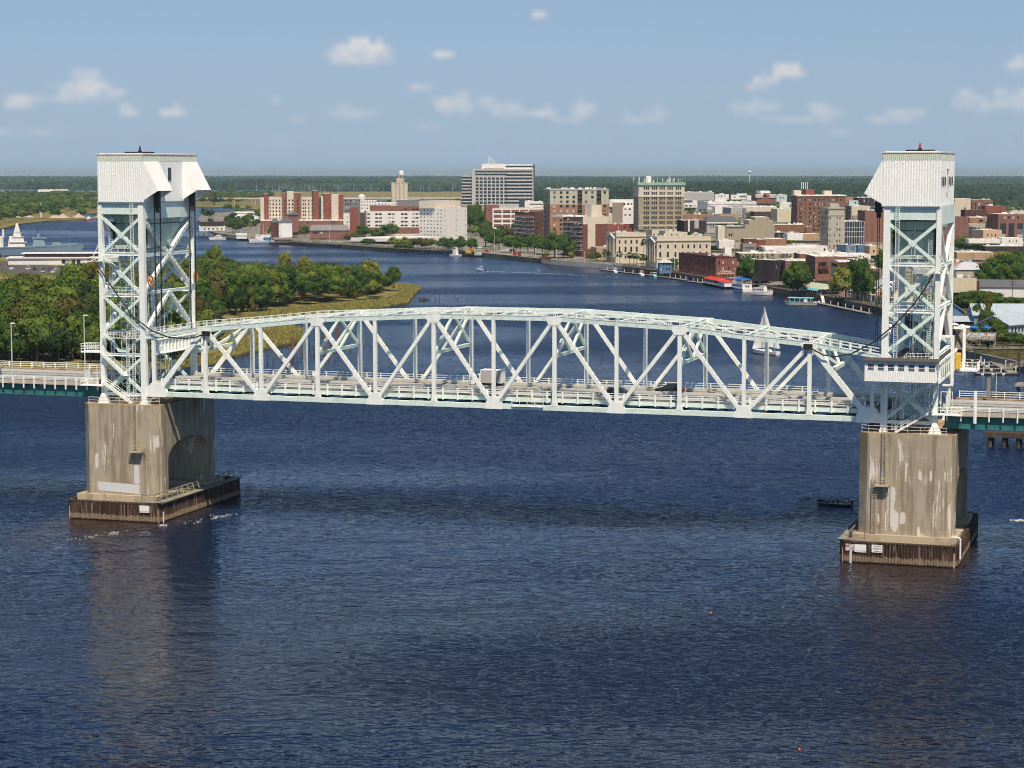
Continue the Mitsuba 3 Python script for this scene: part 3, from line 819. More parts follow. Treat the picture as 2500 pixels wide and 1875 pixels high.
def fender(sg, label):
    k = thing('pier_fender', label, 'fender')
    X = lambda a: sg * a
    xa, xb, y0, y1, zt = 57.9, 75.6, -6.2, 26.9, 3.15
    mid = (xa + xb) / 2
    # sheet piles with their ribs
    loop = [(xa + .9, y0), (xb - .9, y0), (xb, y0 + .9), (xb + .15, y1 - 1), (xb - 1, y1), (xa + 1, y1), (xa, y1 - 1), (xa, y0 + .9), (xa + .9, y0)]
    for (ax, ay), (bx, by) in zip(loop[:-1], loop[1:]):
        m = MB()
        d = np.array([bx - ax, by - ay])
        L = np.linalg.norm(d)
        d /= L
        nr = np.array([d[1], -d[0]])
        n = max(2, int(round(L / .46)))
        pts = []
        for i in range(n):
            for f, o in ((0, 0), (.32, 0), (.5, .12), (.82, .12)):
                pts.append((ax + d[0] * (i + f) * L / n + nr[0] * o, ay + d[1] * (i + f) * L / n + nr[1] * o))
        pts.append((bx, by))
        v = [(X(x), y, z) for x, y in pts for z in (-1.5, zt)]
        m.quads(v, [[2 * i, 2 * i + 2, 2 * i + 3, 2 * i + 1] for i in range(len(pts) - 1)])
        part(k, 'sheet_pile_wall', m, 'sheet_pile')
        w = part(k, 'top_waler', MB().beam((X(ax - nr[0] * .15), ay - nr[1] * .15, zt + .13), (X(bx - nr[0] * .15), by - nr[1] * .15, zt + .13), .55, .24), 'timber_dark')
    part(k, 'fill', MB().box(X(xa + .3), X(xb - .3), y0 + .3, y1 - .3, -.5, 2.2), 'rust_ground')
    return k


lf = fender(-1, 'left fender of weathered dark sheet piles around the pier')
rf = fender(1, 'right fender of weathered dark sheet piles around the pier')
# timber gangway with a leaning rail along the channel side
for k, X, ys in ((lf, lambda a: -a, (-5.9, 26.3)), (rf, lambda a: a, (-5.6, 26))):
    ga = MB().box(X(57.5), X(58.9), ys[0], ys[1], 3.4, 3.52).box(X(57.5), X(61.6), ys[0] - .3, ys[0] + 1.0, 3.53, 3.62)
    part(k, 'gangway', ga, 'timber_grey')
    po = MB()
    n = 15
    for i in range(n + 1):
        y = ys[0] + .4 + (ys[1] - ys[0] - .8) * i / n
        po.beam((X(58.9), y, 3.5), (X(59.25), y + .15, 4.75), .14, .14)
    part(k, 'gangway_rail', MB().beam((X(59.25), ys[0] + .4, 4.75), (X(59.25), ys[1] - .4, 4.75), .16, .16).beam((X(59.1), ys[0] + .4, 4.2), (X(59.1), ys[1] - .4, 4.2), .1, .14).beam((X(59.25), ys[0] + .4, 4.75), (X(61.5), ys[0] + .4, 4.75), .16, .16).beam((X(61.5), ys[0] + .4, 3.6), (X(61.5), ys[0] + .4, 4.75), .14, .14), 'timber_grey')
    part(k, 'gangway_post', po, 'timber_grey', kind='stuff')
    bl = MB()
    for i in range(46):
        y = ys[0] + i * .7
        if y < ys[1]:
            bl.box(X(57.42), X(57.75), y, y + .28, 3.28, 3.4)
    for i in range(24):
        bl.box(X(59 + i * .7), X(59.28 + i * .7), -6.42, -6.1, 3.28, 3.4)
    part(k, 'timber_block', bl, 'timber_dark', kind='stuff')
# grass that has seeded itself on the fill
rng = np.random.default_rng(5)


def tufts(m, x0, x1, y0, y1, z, n, h=.5, w=.1):
    for _ in range(n):
        x, y, a, hh = rng.uniform(x0, x1), rng.uniform(y0, y1), rng.uniform(0, TWO_PI), h * rng.uniform(.5, 1.3)
        dx, dy = w * math.cos(a), w * math.sin(a)
        lx, ly = rng.normal(0, .35, 2) * hh
        m.add([(x - dx, y - dy, z), (x + dx, y + dy, z), (x + lx, y + ly, z + hh)], [[0, 1, 2]])
    return m


matt('grass_green', (.11, .16, .035))
solo('fender_grass', tufts(tufts(MB(), -59.9, -59.2, -3, 16, 2.2, 700, 1.4, .14), 74.6, 75.3, -5, 4, 2.2, 260, 1.2, .14), 'grass_green', 'green grass grown on the fill inside the pier fenders', 'grass', kind='stuff')


def board(name, x0, x1, z0, z1, y, label, lines, mat='gloss_white', cat='sign', bars=()):
    k = thing(name, label, cat)
    part(k, 'panel', MB().box(x0, x1, y - .06, y, z0, z1), mat)
    part(k, 'batten', MB().box(x0 + .1, x0 + .2, y, y + .1, z0 + .05, z1 - .05).box(x1 - .2, x1 - .1, y, y + .1, z0 + .05, z1 - .05), 'dark_steel')
    for txt, h, zz in lines:
        tm = meshkit.text_mesh(txt, h, .01)
        v, f = np.array(tm.vertices), np.array(tm.faces)
        w = v[:, 0].max() - v[:, 0].min()
        s = min(1., (x1 - x0 - .1) / w)
        vv = np.c_[(v[:, 0] - v[:, 0].min() - w / 2) * s + (x0 + x1) / 2, y - .062 - v[:, 2], v[:, 1] + zz]
        part(k, 'lettering', (vv, f[:, ::-1]), 'signal_black')
    if bars:    # print too small to read
        m = MB()
        r_ = random.Random(4)
        for z, w, h in bars:
            x = (x0 + x1) / 2 - w / 2
            while x < (x0 + x1) / 2 + w / 2:
                d = r_.uniform(.05, .13)
                m.box(x, x + d, y - .075, y - .062, z - h / 2, z + h / 2)
                x += d + .03
        part(k, 'print', m, 'signal_black', kind='stuff')
    return k


board('notice_board', -61.5, -59.65, 1.78, 3.0, -6.36, 'white notice board lettered along its foot, on the left fender', [('DO NOT ANCHOR', .2, 1.88)])
board('notice_board', 60.15, 61.95, 1.75, 2.95, -6.36, 'white notice board reading do not anchor on the right fender', [('DO NOT ANCHOR', .2, 1.84)])
board('notice_board', 62.8, 64.4, 1.85, 3.02, -6.36, 'smaller white notice board with several lines of print, right of its neighbour', [], bars=[(2.8, .9, .1), (2.66, .12, .05), (2.5, 1.3, .06), (2.38, 1.3, .06), (2.22, .15, .05), (2.02, .95, .1)])
board('notice_board', 58.8, 60.05, 1.9, 2.95, -6.36, 'weathered brown and white board at the left end of the right fender', [], 'weathered_board')
paint('weathered_board', proc(lambda p, n, uv: mix((.55, .5, .48), (.25, .15, .12), smoothstep(.42, .6, fbm(p.x * 3, p.z * 3, 1, 3)))), .7)
for x, y, lab in ((59.62, -6.4, 'white tide gauge board with black marks, right fender'), (-57.75, -5.0, 'white tide gauge board at the corner of the left fender')):
    k = thing('tide_gauge', lab, 'gauge')
    part(k, 'board', MB().box(x - .16, x + .16, y - .06, y, -.6, 1.85), 'gloss_white')
    mk = MB()
    for i in range(10):
        mk.box(x - .12, x + (.02 if i % 2 else .12), y - .075, y - .062, -.2 + i * .2, -.15 + i * .2)
    part(k, 'scale_mark', mk, 'signal_black')
solo('drain_pipe', MB().path([(74.6, -5.3, 4.6), (75.7, -5.3, 4.6), (76.0, -5.6, 4.4), (76.0, -5.7, 1.4)], .13, 8), 'gloss_white', 'white bent plastic pipe over the right end of the right fender', 'pipe')


# ------------------------------------------------------------------ approach spans
def approach(sg, label, x1):
    k = thing('approach_span', label, 'bridge span')
    a, b = sorted((sg * 72.6, sg * x1))
    z = 23.2
    part(k, 'road_slab', MB().box(a, b, .6, YF - .3, z - .3, z), 'road_deck')
    part(k, 'fascia_slab', MB().box(a, b, .2, .6, z - .75, z + .12).box(a, b, YF - .3, YF + .1, z - .75, z + .12), 'slab_beige')
    for y in (1.0, 4.6, 8.2, 11.8, 15.4, 18.4):
        g = MB().box(a, b, y - .04, y + .04, 20.6, z - .32).box(a, b, y - .3, y + .3, 20.45, 20.62).box(a, b, y - .25, y + .25, z - .5, z - .31)
        n = int((b - a) / 2.4)
        for i in range(n + 1):
            x = a + .1 + (b - a - .2) * i / n
            g.box(x - .03, x + .03, y - .22, y - .04, 20.62, z - .5)
        part(k, 'plate_girder', g, 'teal_paint')
    fence(k, 'guard_rail', a + .4, b, .15, z - 1.5, z + .62, 2.08, (z + .58, z + .34, z + .14), 'steel_pale', .2)
    fence(k, 'guard_rail', a + .4, b, YF + .05, z - .4, z + 1.2, 2.4, (z + 1.15, z + .8, z + .45), 'steel_pale', .14)
    part(k, 'sidewalk', MB().box(a, b, YF - 2.0, YF - .35, z + .004, z + .2), 'rust_ground')
    for y in (8.9, 10.2):
        part(k, 'median_barrier', MB().box(a, b, y - .07, y + .07, z + .38, z + .72).box(a, b, y - .05, y + .05, z + .004, z + .1), 'galvanised')
    part(k, 'edge_barrier', MB().box(a, b, 1.0, 1.14, z + .36, z + .7), 'galvanised')
    part(k, 'expansion_joint', MB().box(sg * 72.6, sg * 72.9, .7, YF - .4, z + .004, z + .03), 'dark_steel')
    for x in (sg * 116,):
        part(k, 'bent', MB().box(x - .9, x + .9, 1, YF - 1, 18.6, 20.4).box(x - .8, x + .8, 2, 5, -1, 18.6).box(x - .8, x + .8, YF - 5, YF - 2, -1, 18.6), 'concrete')
    return k


apl = approach(-1, 'left approach span with teal plate girders and a beige deck edge', 150)
apr = approach(1, 'right approach span with teal plate girders, a white car on it', 130)
part(apr, 'crash_post', MB().box(77.0, 77.45, .05, .5, 21.4, 26.4), 'steel_pale')
part(apr, 'sign_post', MB().box(77.6, 78.15, 15.8, 16.0, 23.2, 27.0), 'timber_grey')
part(apr, 'sign_post', MB().tube((78.9, 17.6, 23.2), (78.9, 17.6, 27.6), .07), 'galvanised')
part(apl, 'control_box', MB().box(-75.6, -74.4, .9, 1.6, 23.3, 25.1), 'galvanised')
for x, y, zt, lab in ((-85.2, YF - .8, 33.3, 'lamp post on the left approach, nearest the tower'), (-89.5, .25, 33.0, 'lamp post on the near side of the left approach')):
    k = thing('lamp_post', lab, 'lamp post')
    part(k, 'pole', MB().tube((x, y, 22.9), (x, y, zt), .13, 8, .08).box(x - .22, x + .22, y - .22, y + .22, 22.6, 23.4), 'galvanised')
    part(k, 'lamp_head', MB().hexa([(x - .15, y - .12, zt - .05), (x + .75, y - .16, zt), (x + .75, y + .16, zt), (x - .15, y + .12, zt - .05), (x - .15, y - .1, zt + .12), (x + .7, y - .1, zt + .16), (x + .7, y + .1, zt + .16), (x - .15, y + .1, zt + .12)]), 'gloss_white')
k = thing('signal_mast', 'tall pale mast at the left edge of the picture beside the approach road', 'mast')
part(k, 'pole', MB().tube((-92.35, .1, 22.6), (-92.35, .1, 52), .2, 8, .12), 'gloss_white')
part(k, 'arm', MB().tube((-92.35, .1, 24.6), (-91.4, .1, 25.6), .1, 6), 'galvanised')


# ------------------------------------------------------------------ land
import trimesh
import shapely
import shapely.geometry as sg_
rng = np.random.default_rng(11)


def slab(poly, z0, z1):
    m = trimesh.creation.extrude_polygon(poly, z1 - z0, engine='earcut')
    m.apply_translation([0, 0, z0])
    return m


def ground_fn(a, b, c, s):
    def fn(p, n, uv):
        t = mix(a, b, fbm(p.x * s, p.y * s, 1, 4))
        return mix(t, c, smoothstep(.5, .7, fbm(p.x * s * 2.7 + 9, p.y * s * 2.7, 4, 3)))
    return proc(fn)


matt('city_paving', ground_fn((.20, .19, .175), (.34, .32, .29), (.10, .12, .06), .05))
matt('wood_floor', ground_fn((.045, .05, .022), (.085, .08, .04), (.12, .11, .05), .12))
matt('marsh_mud', ground_fn((.21, .185, .075), (.28, .24, .10), (.13, .135, .05), .09))
matt('far_ground', ground_fn((.035, .05, .025), (.05, .065, .035), (.20, .18, .12), .004))
matt('asphalt', ground_fn((.10, .10, .10), (.15, .148, .14), (.07, .07, .07), .2))
matt('lawn', ground_fn((.11, .13, .04), (.15, .155, .06), (.08, .10, .03), .15))
matt('bulkhead', weather((.10, .09, .08), (.20, .18, .15), .7))
matt('bulkhead_pale', weather((.50, .48, .45), (.3, .28, .25), .5))
SHORE = [(63, 317), (41, 357), (36, 428), (-7, 548), (-40, 619), (-67, 664), (-94, 709), (-138, 783), (-161, 819), (-218, 897), (-267, 944), (-294, 978), (-344, 1036), (-377, 1076), (-413, 1090), (-455, 1121), (-497, 1158), (-540, 1189), (-580, 1225), (-640, 1290), (-733, 1420), (-827, 1600), (-960, 1850), (-1100, 2150)]
CITY_POLY = sg_.Polygon([(420, -120), (120, 215)] + SHORE + [(-1200, 2900), (3200, 4600), (3200, -120)])
structure('city_ground', slab(CITY_POLY, -1, 2.4), 'city_paving', 'paved and built-over ground of the town on the right bank')
ISLAND = sg_.Polygon([(-420, 190), (-232, 230), (-201, 233), (-183, 246), (-177, 264), (-181, 286), (-184, 318), (-183, 348), (-200, 387), (-222, 417), (-232, 460), (-223, 496), (-221, 553), (-238, 606), (-254, 660), (-276, 690), (-303, 720), (-375, 778), (-445, 818), (-500, 880), (-540, 915), (-590, 930), (-640, 925), (-720, 930), (-1000, 900), (-1300, 600)])
structure('island_ground', slab(ISLAND, -1, .7), 'marsh_mud', 'low wooded island on the left bank with a grassy marsh edge')
FAR_POLY = sg_.Polygon([(-2600, 1300), (-990, 1400), (-975, 1440), (-1089, 1687), (-1125, 1806), (-1119, 1905), (-1150, 1965), (-1203, 2015), (-1260, 2100), (-1290, 2300), (-1385, 2690), (-1280, 2620), (-1195, 2517), (-1165, 2540), (-1300, 2900), (-1500, 3500), (-1580, 3650), (-1400, 3721), (-1200, 3790), (-1100, 4700), (-4200, 4700)])
structure('far_bank', slab(FAR_POLY, -1, 1.3), 'marsh_mud', 'far left bank with marsh, quarry and woods')
# the plain beyond, one sheet following the curve of the earth out to the horizon
_az = np.radians(np.linspace(-75, 45, 97))
_d = np.concatenate([np.linspace(4200, 9000, 20), np.linspace(9600, 26000, 22)])
_v = np.array([(CAM[0] + D * math.sin(a), CAM[1] + D * math.cos(a), 2.2 - D * D / 1.48e7) for D in _d for a in _az])
_n = len(_az)
_q = [[i * _n + j, i * _n + j + 1, (i + 1) * _n + j + 1, (i + 1) * _n + j] for i in range(len(_d) - 1) for j in range(_n - 1)]
structure('plain', MB().quads(_v, np.array(_q)[:, ::-1]), 'far_ground', 'flat coastal plain reaching to the horizon', True)
structure('garden_ground', slab(sg_.Polygon([(36.6, 430), (41.5, 359), (63.5, 319), (112, 250), (112, 420), (70, 660), (-8, 660), (4, 590), (20, 500)]), 2.2, 2.5), 'wood_floor', 'dark planted ground under the trees behind the marina')
structure('lawn', slab(sg_.Polygon([(-500, 695), (-488, 735), (-545, 812), (-600, 870), (-660, 860), (-560, 740)]), .6, .75), 'lawn', 'mown grass in front of the car park on the island')
structure('car_park', slab(sg_.Polygon([(-506, 728), (-494, 745), (-530, 800), (-600, 860), (-640, 850), (-545, 745)]), .7, .8), 'asphalt', 'asphalt car park beside the low white visitor building')
# quays: a strip of boarded walk on piles all along the town shore
WALK = sg_.LineString(SHORE[1:19])


def along(line, s):
    p = line.interpolate(s)
    q = line.interpolate(min(s + .5, line.length))
    if s + .5 > line.length:
        p0 = line.interpolate(s - .5)
        d = np.array([p.x - p0.x, p.y - p0.y])
    else:
        d = np.array([q.x - p.x, q.y - p.y])
    return np.array([p.x, p.y]), d / np.linalg.norm(d)


matt('plank', weather((.26, .235, .20), (.15, .13, .11), .7))


def quay(name, a, b, label, out=2.2, rail=True, wall=None, piles=True, step=4.0):
    """part of the walk, from a to b metres along the shore line; the river lies to the left of its direction"""
    k = thing(name, label, 'riverwalk')
    pts = [along(WALK, s) for s in np.linspace(a, b, max(3, int((b - a) / 14)))]
    lf = [p + np.array([-d[1], d[0]]) * out for p, d in pts]
    rt = [p - np.array([-d[1], d[0]]) * 3.5 for p, d in pts]
    m = MB()
    for i in range(len(pts) - 1):
        v = [(*lf[i], 2.45), (*rt[i], 2.45), (*rt[i + 1], 2.45), (*lf[i + 1], 2.45)]
        m.hexa(v + [(x, y, 2.75) for x, y, _ in v])
    part(k, 'deck', m, 'plank' if wall is None else 'city_paving')
    if wall:
        m = MB()
        for i in range(len(pts) - 1):
            v = [(*lf[i], -1), (*(lf[i] + (rt[i] - lf[i]) * .1), -1), (*(lf[i + 1] + (rt[i + 1] - lf[i + 1]) * .1), -1), (*lf[i + 1], -1)]
            m.hexa(v + [(x, y, 2.9) for x, y, _ in v])
        part(k, 'sea_wall', m, wall)
    pm, rm = MB(), MB()
    s = a
    prev = None
    while s < b:
        p, d = along(WALK, s)
        nr = np.array([-d[1], d[0]])
        o = p + nr * (out + .15)
        if piles:
            t = rng.uniform(.2, 1.9)
            pm.tube((o[0], o[1], -1), (o[0] + rng.normal(0, .05), o[1], 3.2 + t), .2, 6, .17)
            i_ = p + nr * (out - 2.5)
            pm.tube((i_[0], i_[1], -1), (i_[0], i_[1], 2.4), .2, 6)
        if rail:
            o2 = p + nr * (out - .3)
            rm.box(o2[0] - .07, o2[0] + .07, o2[1] - .07, o2[1] + .07, 2.75, 3.85)
            if prev is not None:
                for z in (3.1, 3.45, 3.8):
                    rm.beam((*prev, z), (*o2, z), .08, .1)
            prev = o2
        s += step
    if piles:
        part(k, 'piles', pm, 'timber_dark', kind='stuff')
    if rail:
        part(k, 'rails', rm, 'timber_dark', kind='stuff')
    return k


L = WALK.length
S = lambda x, y: WALK.project(sg_.Point(x, y))
quay('riverwalk', 0, S(-40, 619), 'dark boardwalk on piles in front of the waterfront restaurants', 2.5, step=3.2)
quay('riverwalk', S(-40, 619), S(-94, 709), 'boardwalk on piles behind the moored tour boats', 2.0, step=2.6)
quay('riverwalk', S(-94, 709), S(-205, 880), 'boardwalk with mooring posts below the warehouse and the stone public building', 2.0, step=2.4)
quay('riverwalk', S(-205, 880), S(-281, 962), 'new riverwalk with a pale concrete sea wall', 1.2, False, 'bulkhead_pale', False)
quay('riverwalk', S(-281, 962), S(-377, 1076), 'riverwalk with a dark sheet pile sea wall and orange barriers', 1.2, False, 'bulkhead', False)
quay('riverwalk', S(-377, 1076), L, 'old timber boardwalk in front of the white hotel and the brick hotel', 2.6, step=3.6)


# ------------------------------------------------------------------ the town
def brick(c, d, far=False):
    def fn(p, n, uv):
        u = p.x * dr.abs(n.y) + p.y * dr.abs(n.x)
        t = mix(c, d, fbm(u * .5, p.z * .5, p.x * .02, 4))
        course = cell_rand(dr.floor(u / .9), dr.floor(p.z / .42), 3)
        t = t * (.86 + .28 * course)
        return mix(t, tuple(x * .45 for x in d), smoothstep(.55, .8, fbm(u * .8, p.z * .08, 5, 3)) * .5)
    return proc(fn)


cell_rand = mikit.cell_rand
for nm, c, d in (('brick_red', (.28, .105, .075), (.22, .085, .065)), ('brick_rose', (.27, .135, .105), (.22, .11, .09)), ('brick_orange', (.37, .21, .14), (.31, .175, .12)), ('brick_brown', (.25, .135, .095), (.20, .11, .08)),
                 ('brick_dark', (.14, .065, .05), (.09, .05, .045)), ('brick_black', (.07, .05, .055), (.05, .04, .045)), ('tan_brick', (.46, .33, .21), (.40, .27, .17)), ('buff_brick', (.39, .335, .25), (.33, .285, .21)), ('brown_wall', (.20, .085, .06), (.18, .08, .06))):
    matt(nm, brick(c, d))
for nm, c, d, a in (('cream', (.66, .59, .49), (.52, .46, .37), .4), ('cream_brick', (.60, .55, .44), (.5, .46, .36), .4), ('sandstone', (.60, .54, .435), (.47, .42, .33), .45), ('white_wall', (.76, .75, .73), (.60, .58, .54), .3), ('white_paint', (.80, .80, .80), (.68, .67, .65), .2),
                    ('pale_green', (.48, .475, .385), (.41, .41, .33), .4), ('olive_wall', (.37, .33, .245), (.30, .265, .19), .5), ('brown_grey', (.30, .26, .21), (.24, .20, .16), .4), ('brown_dark', (.085, .062, .058), (.07, .05, .045), .3),
                    ('grey_wall', (.42, .42, .43), (.35, .35, .355), .3), ('grey_dark', (.21, .215, .23), (.16, .165, .18), .4), ('stone_grey', (.44, .415, .36), (.33, .31, .265), .5), ('pale_blue', (.50, .58, .64), (.42, .5, .56), .3), ('blue_paint', (.12, .22, .36), (.10, .17, .28), .4), ('blue_grey', (.20, .30, .40), (.15, .22, .3), .4),
                    ('tan_plaster', (.47, .40, .29), (.34, .28, .2), .6), ('peach', (.58, .42, .29), (.50, .36, .25), .4), ('pink_wall', (.56, .27, .19), (.48, .23, .16), .4), ('cream_yellow', (.62, .56, .42), (.52, .46, .33), .4), ('trim_white', (.78, .77, .74), (.66, .64, .6), .3), ('pale_grey', (.47, .47, .47), (.40, .40, .40), .3), ('trim_grey', (.55, .55, .55), (.45, .45, .45), .3),
                    ('roof_white', (.74, .72, .69), (.50, .48, .45), .45), ('roof_pale', (.50, .53, .56), (.42, .44, .46), .4), ('roof_grey', (.24, .24, .245), (.17, .17, .175), .5), ('roof_slate', (.13, .14, .155), (.10, .10, .115), .4), ('roof_concrete', (.50, .48, .44), (.38, .36, .33), .5), ('roof_red', (.34, .10, .085), (.25, .08, .07), .4), ('metal_roof', (.42, .50, .58), (.34, .40, .47), .4)):
    if nm != 'roof_white' or True:
        matt(nm, weather(c, d, a))
scene['roof_white'] = scene['roof_white']
matt('verdigris', weather((.30, .48, .38), (.22, .34, .26), .5))


def stained(p, n, uv):
    t = mix((.42, .38, .27), (.33, .30, .20), fbm(p.x * .3, p.y * .3, p.z * .3, 3))
    return mix(t, (.10, .09, .065), smoothstep(.38, .66, fbm((p.x + p.y) * .9, p.z * .16, 2, 4)) * smoothstep(6., 13., p.z))


matt('stained_wall', proc(stained))
for nm, c in (('glass_wall', (.05, .07, .09)), ('glass_wall2', (.04, .035, .035)), ('glass_wall3', (.02, .025, .035))):
    paint(nm, c, .15, .7)
scene['roof_slate_w'] = scene['roof_slate']
GLASS = ('glass_dark', 'glass_dark', 'glass_dark', 'glass_sky', 'glass_blind')
pick = random.Random(3)


def facade(m, o, u, nr, W, z0, z1, wins, dep=.28):
    """a wall face W wide from the corner o along u, with real openings; wins = (centre, width, bottom, top)"""
    wins = [(max(.02, c - w / 2), min(W - .02, c + w / 2), max(z0 + .02, b), min(z1 - .02, t)) for c, w, b, t in wins]
    wins = [w for w in wins if w[1] - w[0] > .15 and w[3] - w[2] > .15]
    xs = sorted({0., W} | {round(w[0], 3) for w in wins} | {round(w[1], 3) for w in wins})
    zs = sorted({z0, z1} | {round(w[2], 3) for w in wins} | {round(w[3], 3) for w in wins})
    P_ = lambda a, z, d=0.: (o[0] + u[0] * a - nr[0] * d, o[1] + u[1] * a - nr[1] * d, z)
    q = []
    rects = np.array(wins) if wins else np.zeros((0, 4))
    for b, t in zip(zs[:-1], zs[1:]):
        zc = (b + t) / 2
        row = rects[(rects[:, 2] < zc) & (rects[:, 3] > zc)] if len(rects) else rects
        start = None
        for a, c in zip(xs[:-1], xs[1:]):
            xc = (a + c) / 2
            open_ = len(row) and ((row[:, 0] < xc) & (row[:, 1] > xc)).any()
            if not open_ and start is None:
                start = a
            if open_ and start is not None:
                q += [P_(start, b), P_(a, b), P_(a, t), P_(start, t)]
                start = None
        if start is not None:
            q += [P_(start, b), P_(W, b), P_(W, t), P_(start, t)]
    for a, c, b, t in wins:
        q += [P_(a, b), P_(c, b), P_(c, b, dep), P_(a, b, dep), P_(a, t), P_(a, t, dep), P_(c, t, dep), P_(c, t), P_(a, b), P_(a, b, dep), P_(a, t, dep), P_(a, t), P_(c, b), P_(c, t), P_(c, t, dep), P_(c, b, dep)]
    if q:
        m.quads(q, np.arange(len(q)).reshape(-1, 4))
    return wins


DARK = {'office_tower', 'bank_tower', 'customs_house', 'customs_wing', 'hotel'}


def block(root, nm, C, u, v, b, group_window=True):
    """one volume of a building: walls with window openings, a roof behind a parapet"""
    _, u0, u1, v0, v1, z0, z1, wall, roof, wins = b
    Q = lambda a, c: np.array([C[0] + u[0] * a + v[0] * c, C[1] + u[1] * a + v[1] * c])
    W, Dp = u1 - u0, v1 - v0
    m = MB()
    todo = []
    small = nm != 'wall' and nm != 'penthouse' and nm != 'drum'
    for face, o, uu, nr, L_ in (('S', Q(u0, v0), u, -v, W), ('E', Q(u1, v0), v, u, Dp), ('N', Q(u1, v1), -u, v, W), ('W', Q(u0, v1), -v, -u, Dp)):
        ws = []
        for f, A, H, ww, hh in wins:
            if f == face:
                ws += [(a, ww, z0 + h - hh / 2, z0 + h + hh / 2) for a in A for h in H]
        ws = facade(m, o, uu, nr, L_, z0, z1, ws)
        todo.append((o, uu, nr, ws))
    if small:
        m.quads([(*Q(u0, v0), z1), (*Q(u1, v0), z1), (*Q(u1, v1), z1), (*Q(u0, v1), z1)], [[0, 1, 2, 3]])
        m.quads([(*Q(u0, v0), z0), (*Q(u0, v1), z0), (*Q(u1, v1), z0), (*Q(u1, v0), z0)], [[0, 1, 2, 3]])
    k = part(root, nm, m, wall)
    if not small:
        r = MB()
        h = .55 if z1 - z0 > 5 else .15
        t = .35
        if W > 1.5 and Dp > 1.5:
            a = [Q(u0, v0), Q(u1, v0), Q(u1, v1), Q(u0, v1)]
            c = [Q(u0 + t, v0 + t), Q(u1 - t, v0 + t), Q(u1 - t, v1 - t), Q(u0 + t, v1 - t)]
            vv = [(*p_, z1) for p_ in a] + [(*p_, z1) for p_ in c] + [(*p_, z1 - h) for p_ in c]
            r.quads(vv, [[i, (i + 1) % 4, 4 + (i + 1) % 4, 4 + i] for i in range(4)] + [[4 + i, 4 + (i + 1) % 4, 8 + (i + 1) % 4, 8 + i] for i in range(4)] + [[8, 9, 10, 11]])
        else:
            r.quads([(*Q(u0, v0), z1), (*Q(u1, v0), z1), (*Q(u1, v1), z1), (*Q(u0, v1), z1)], [[0, 1, 2, 3]])
        part(root, 'roof', r, roof)
    ang = math.degrees(math.atan2(u[1], u[0]))
    holder = root if nm in ('wall', 'penthouse') else k
    for o, uu, nr, ws in todo:
        an = math.degrees(math.atan2(uu[1], uu[0]))
        for a, c, bt, tp in ws:
            p_ = o + uu * (a + c) / 2 - nr * .26
            wkey = part_at(root, 'window', UNIT, 'glass_dark' if root in DARK else pick.choice(GLASS), T().translate([p_[0], p_[1], (bt + tp) / 2]).rotate([0, 0, 1], an).scale([c - a, .06, tp - bt]))
    return k


def roof_units(root, C, u, v, b, n):
    _, u0, u1, v0, v1, z0, z1 = b[:7]
    for _ in range(n):
        a, c = pick.uniform(u0 + 2, u1 - 2), pick.uniform(v0 + 2, v1 - 2)
        s = (pick.uniform(1, 2.6), pick.uniform(1, 2.2), pick.uniform(.8, 1.7))
        p_ = C + u * a + v * c
        part_at(root, 'roof_unit', UNIT, pick.choice(('galvanised', 'trim_white', 'trim_grey')), T().translate([p_[0], p_[1], z1 - .5 + s[2] / 2]).rotate([0, 0, 1], math.degrees(math.atan2(u[1], u[0]))).scale(list(s)))


FRAMES = {}


def building(row):
    name, label, cat, cx, cy, yaw, blocks = row
    a = math.radians(yaw)
    C, u, v = np.array([cx, cy]), np.array([math.cos(a), math.sin(a)]), np.array([-math.sin(a), math.cos(a)])
    k = thing(name, label, cat)
    FRAMES[k] = (C, u, v, yaw, blocks)
    for i, b in enumerate(blocks):
        block(k, b[0], C, u, v, b)
    b = blocks[0]
    if b[2] - b[1] > 6 and b[4] - b[3] > 6:
        roof_units(k, C, u, v, b, min(9, 1 + int((b[2] - b[1]) * (b[4] - b[3]) / 90)))
    return k


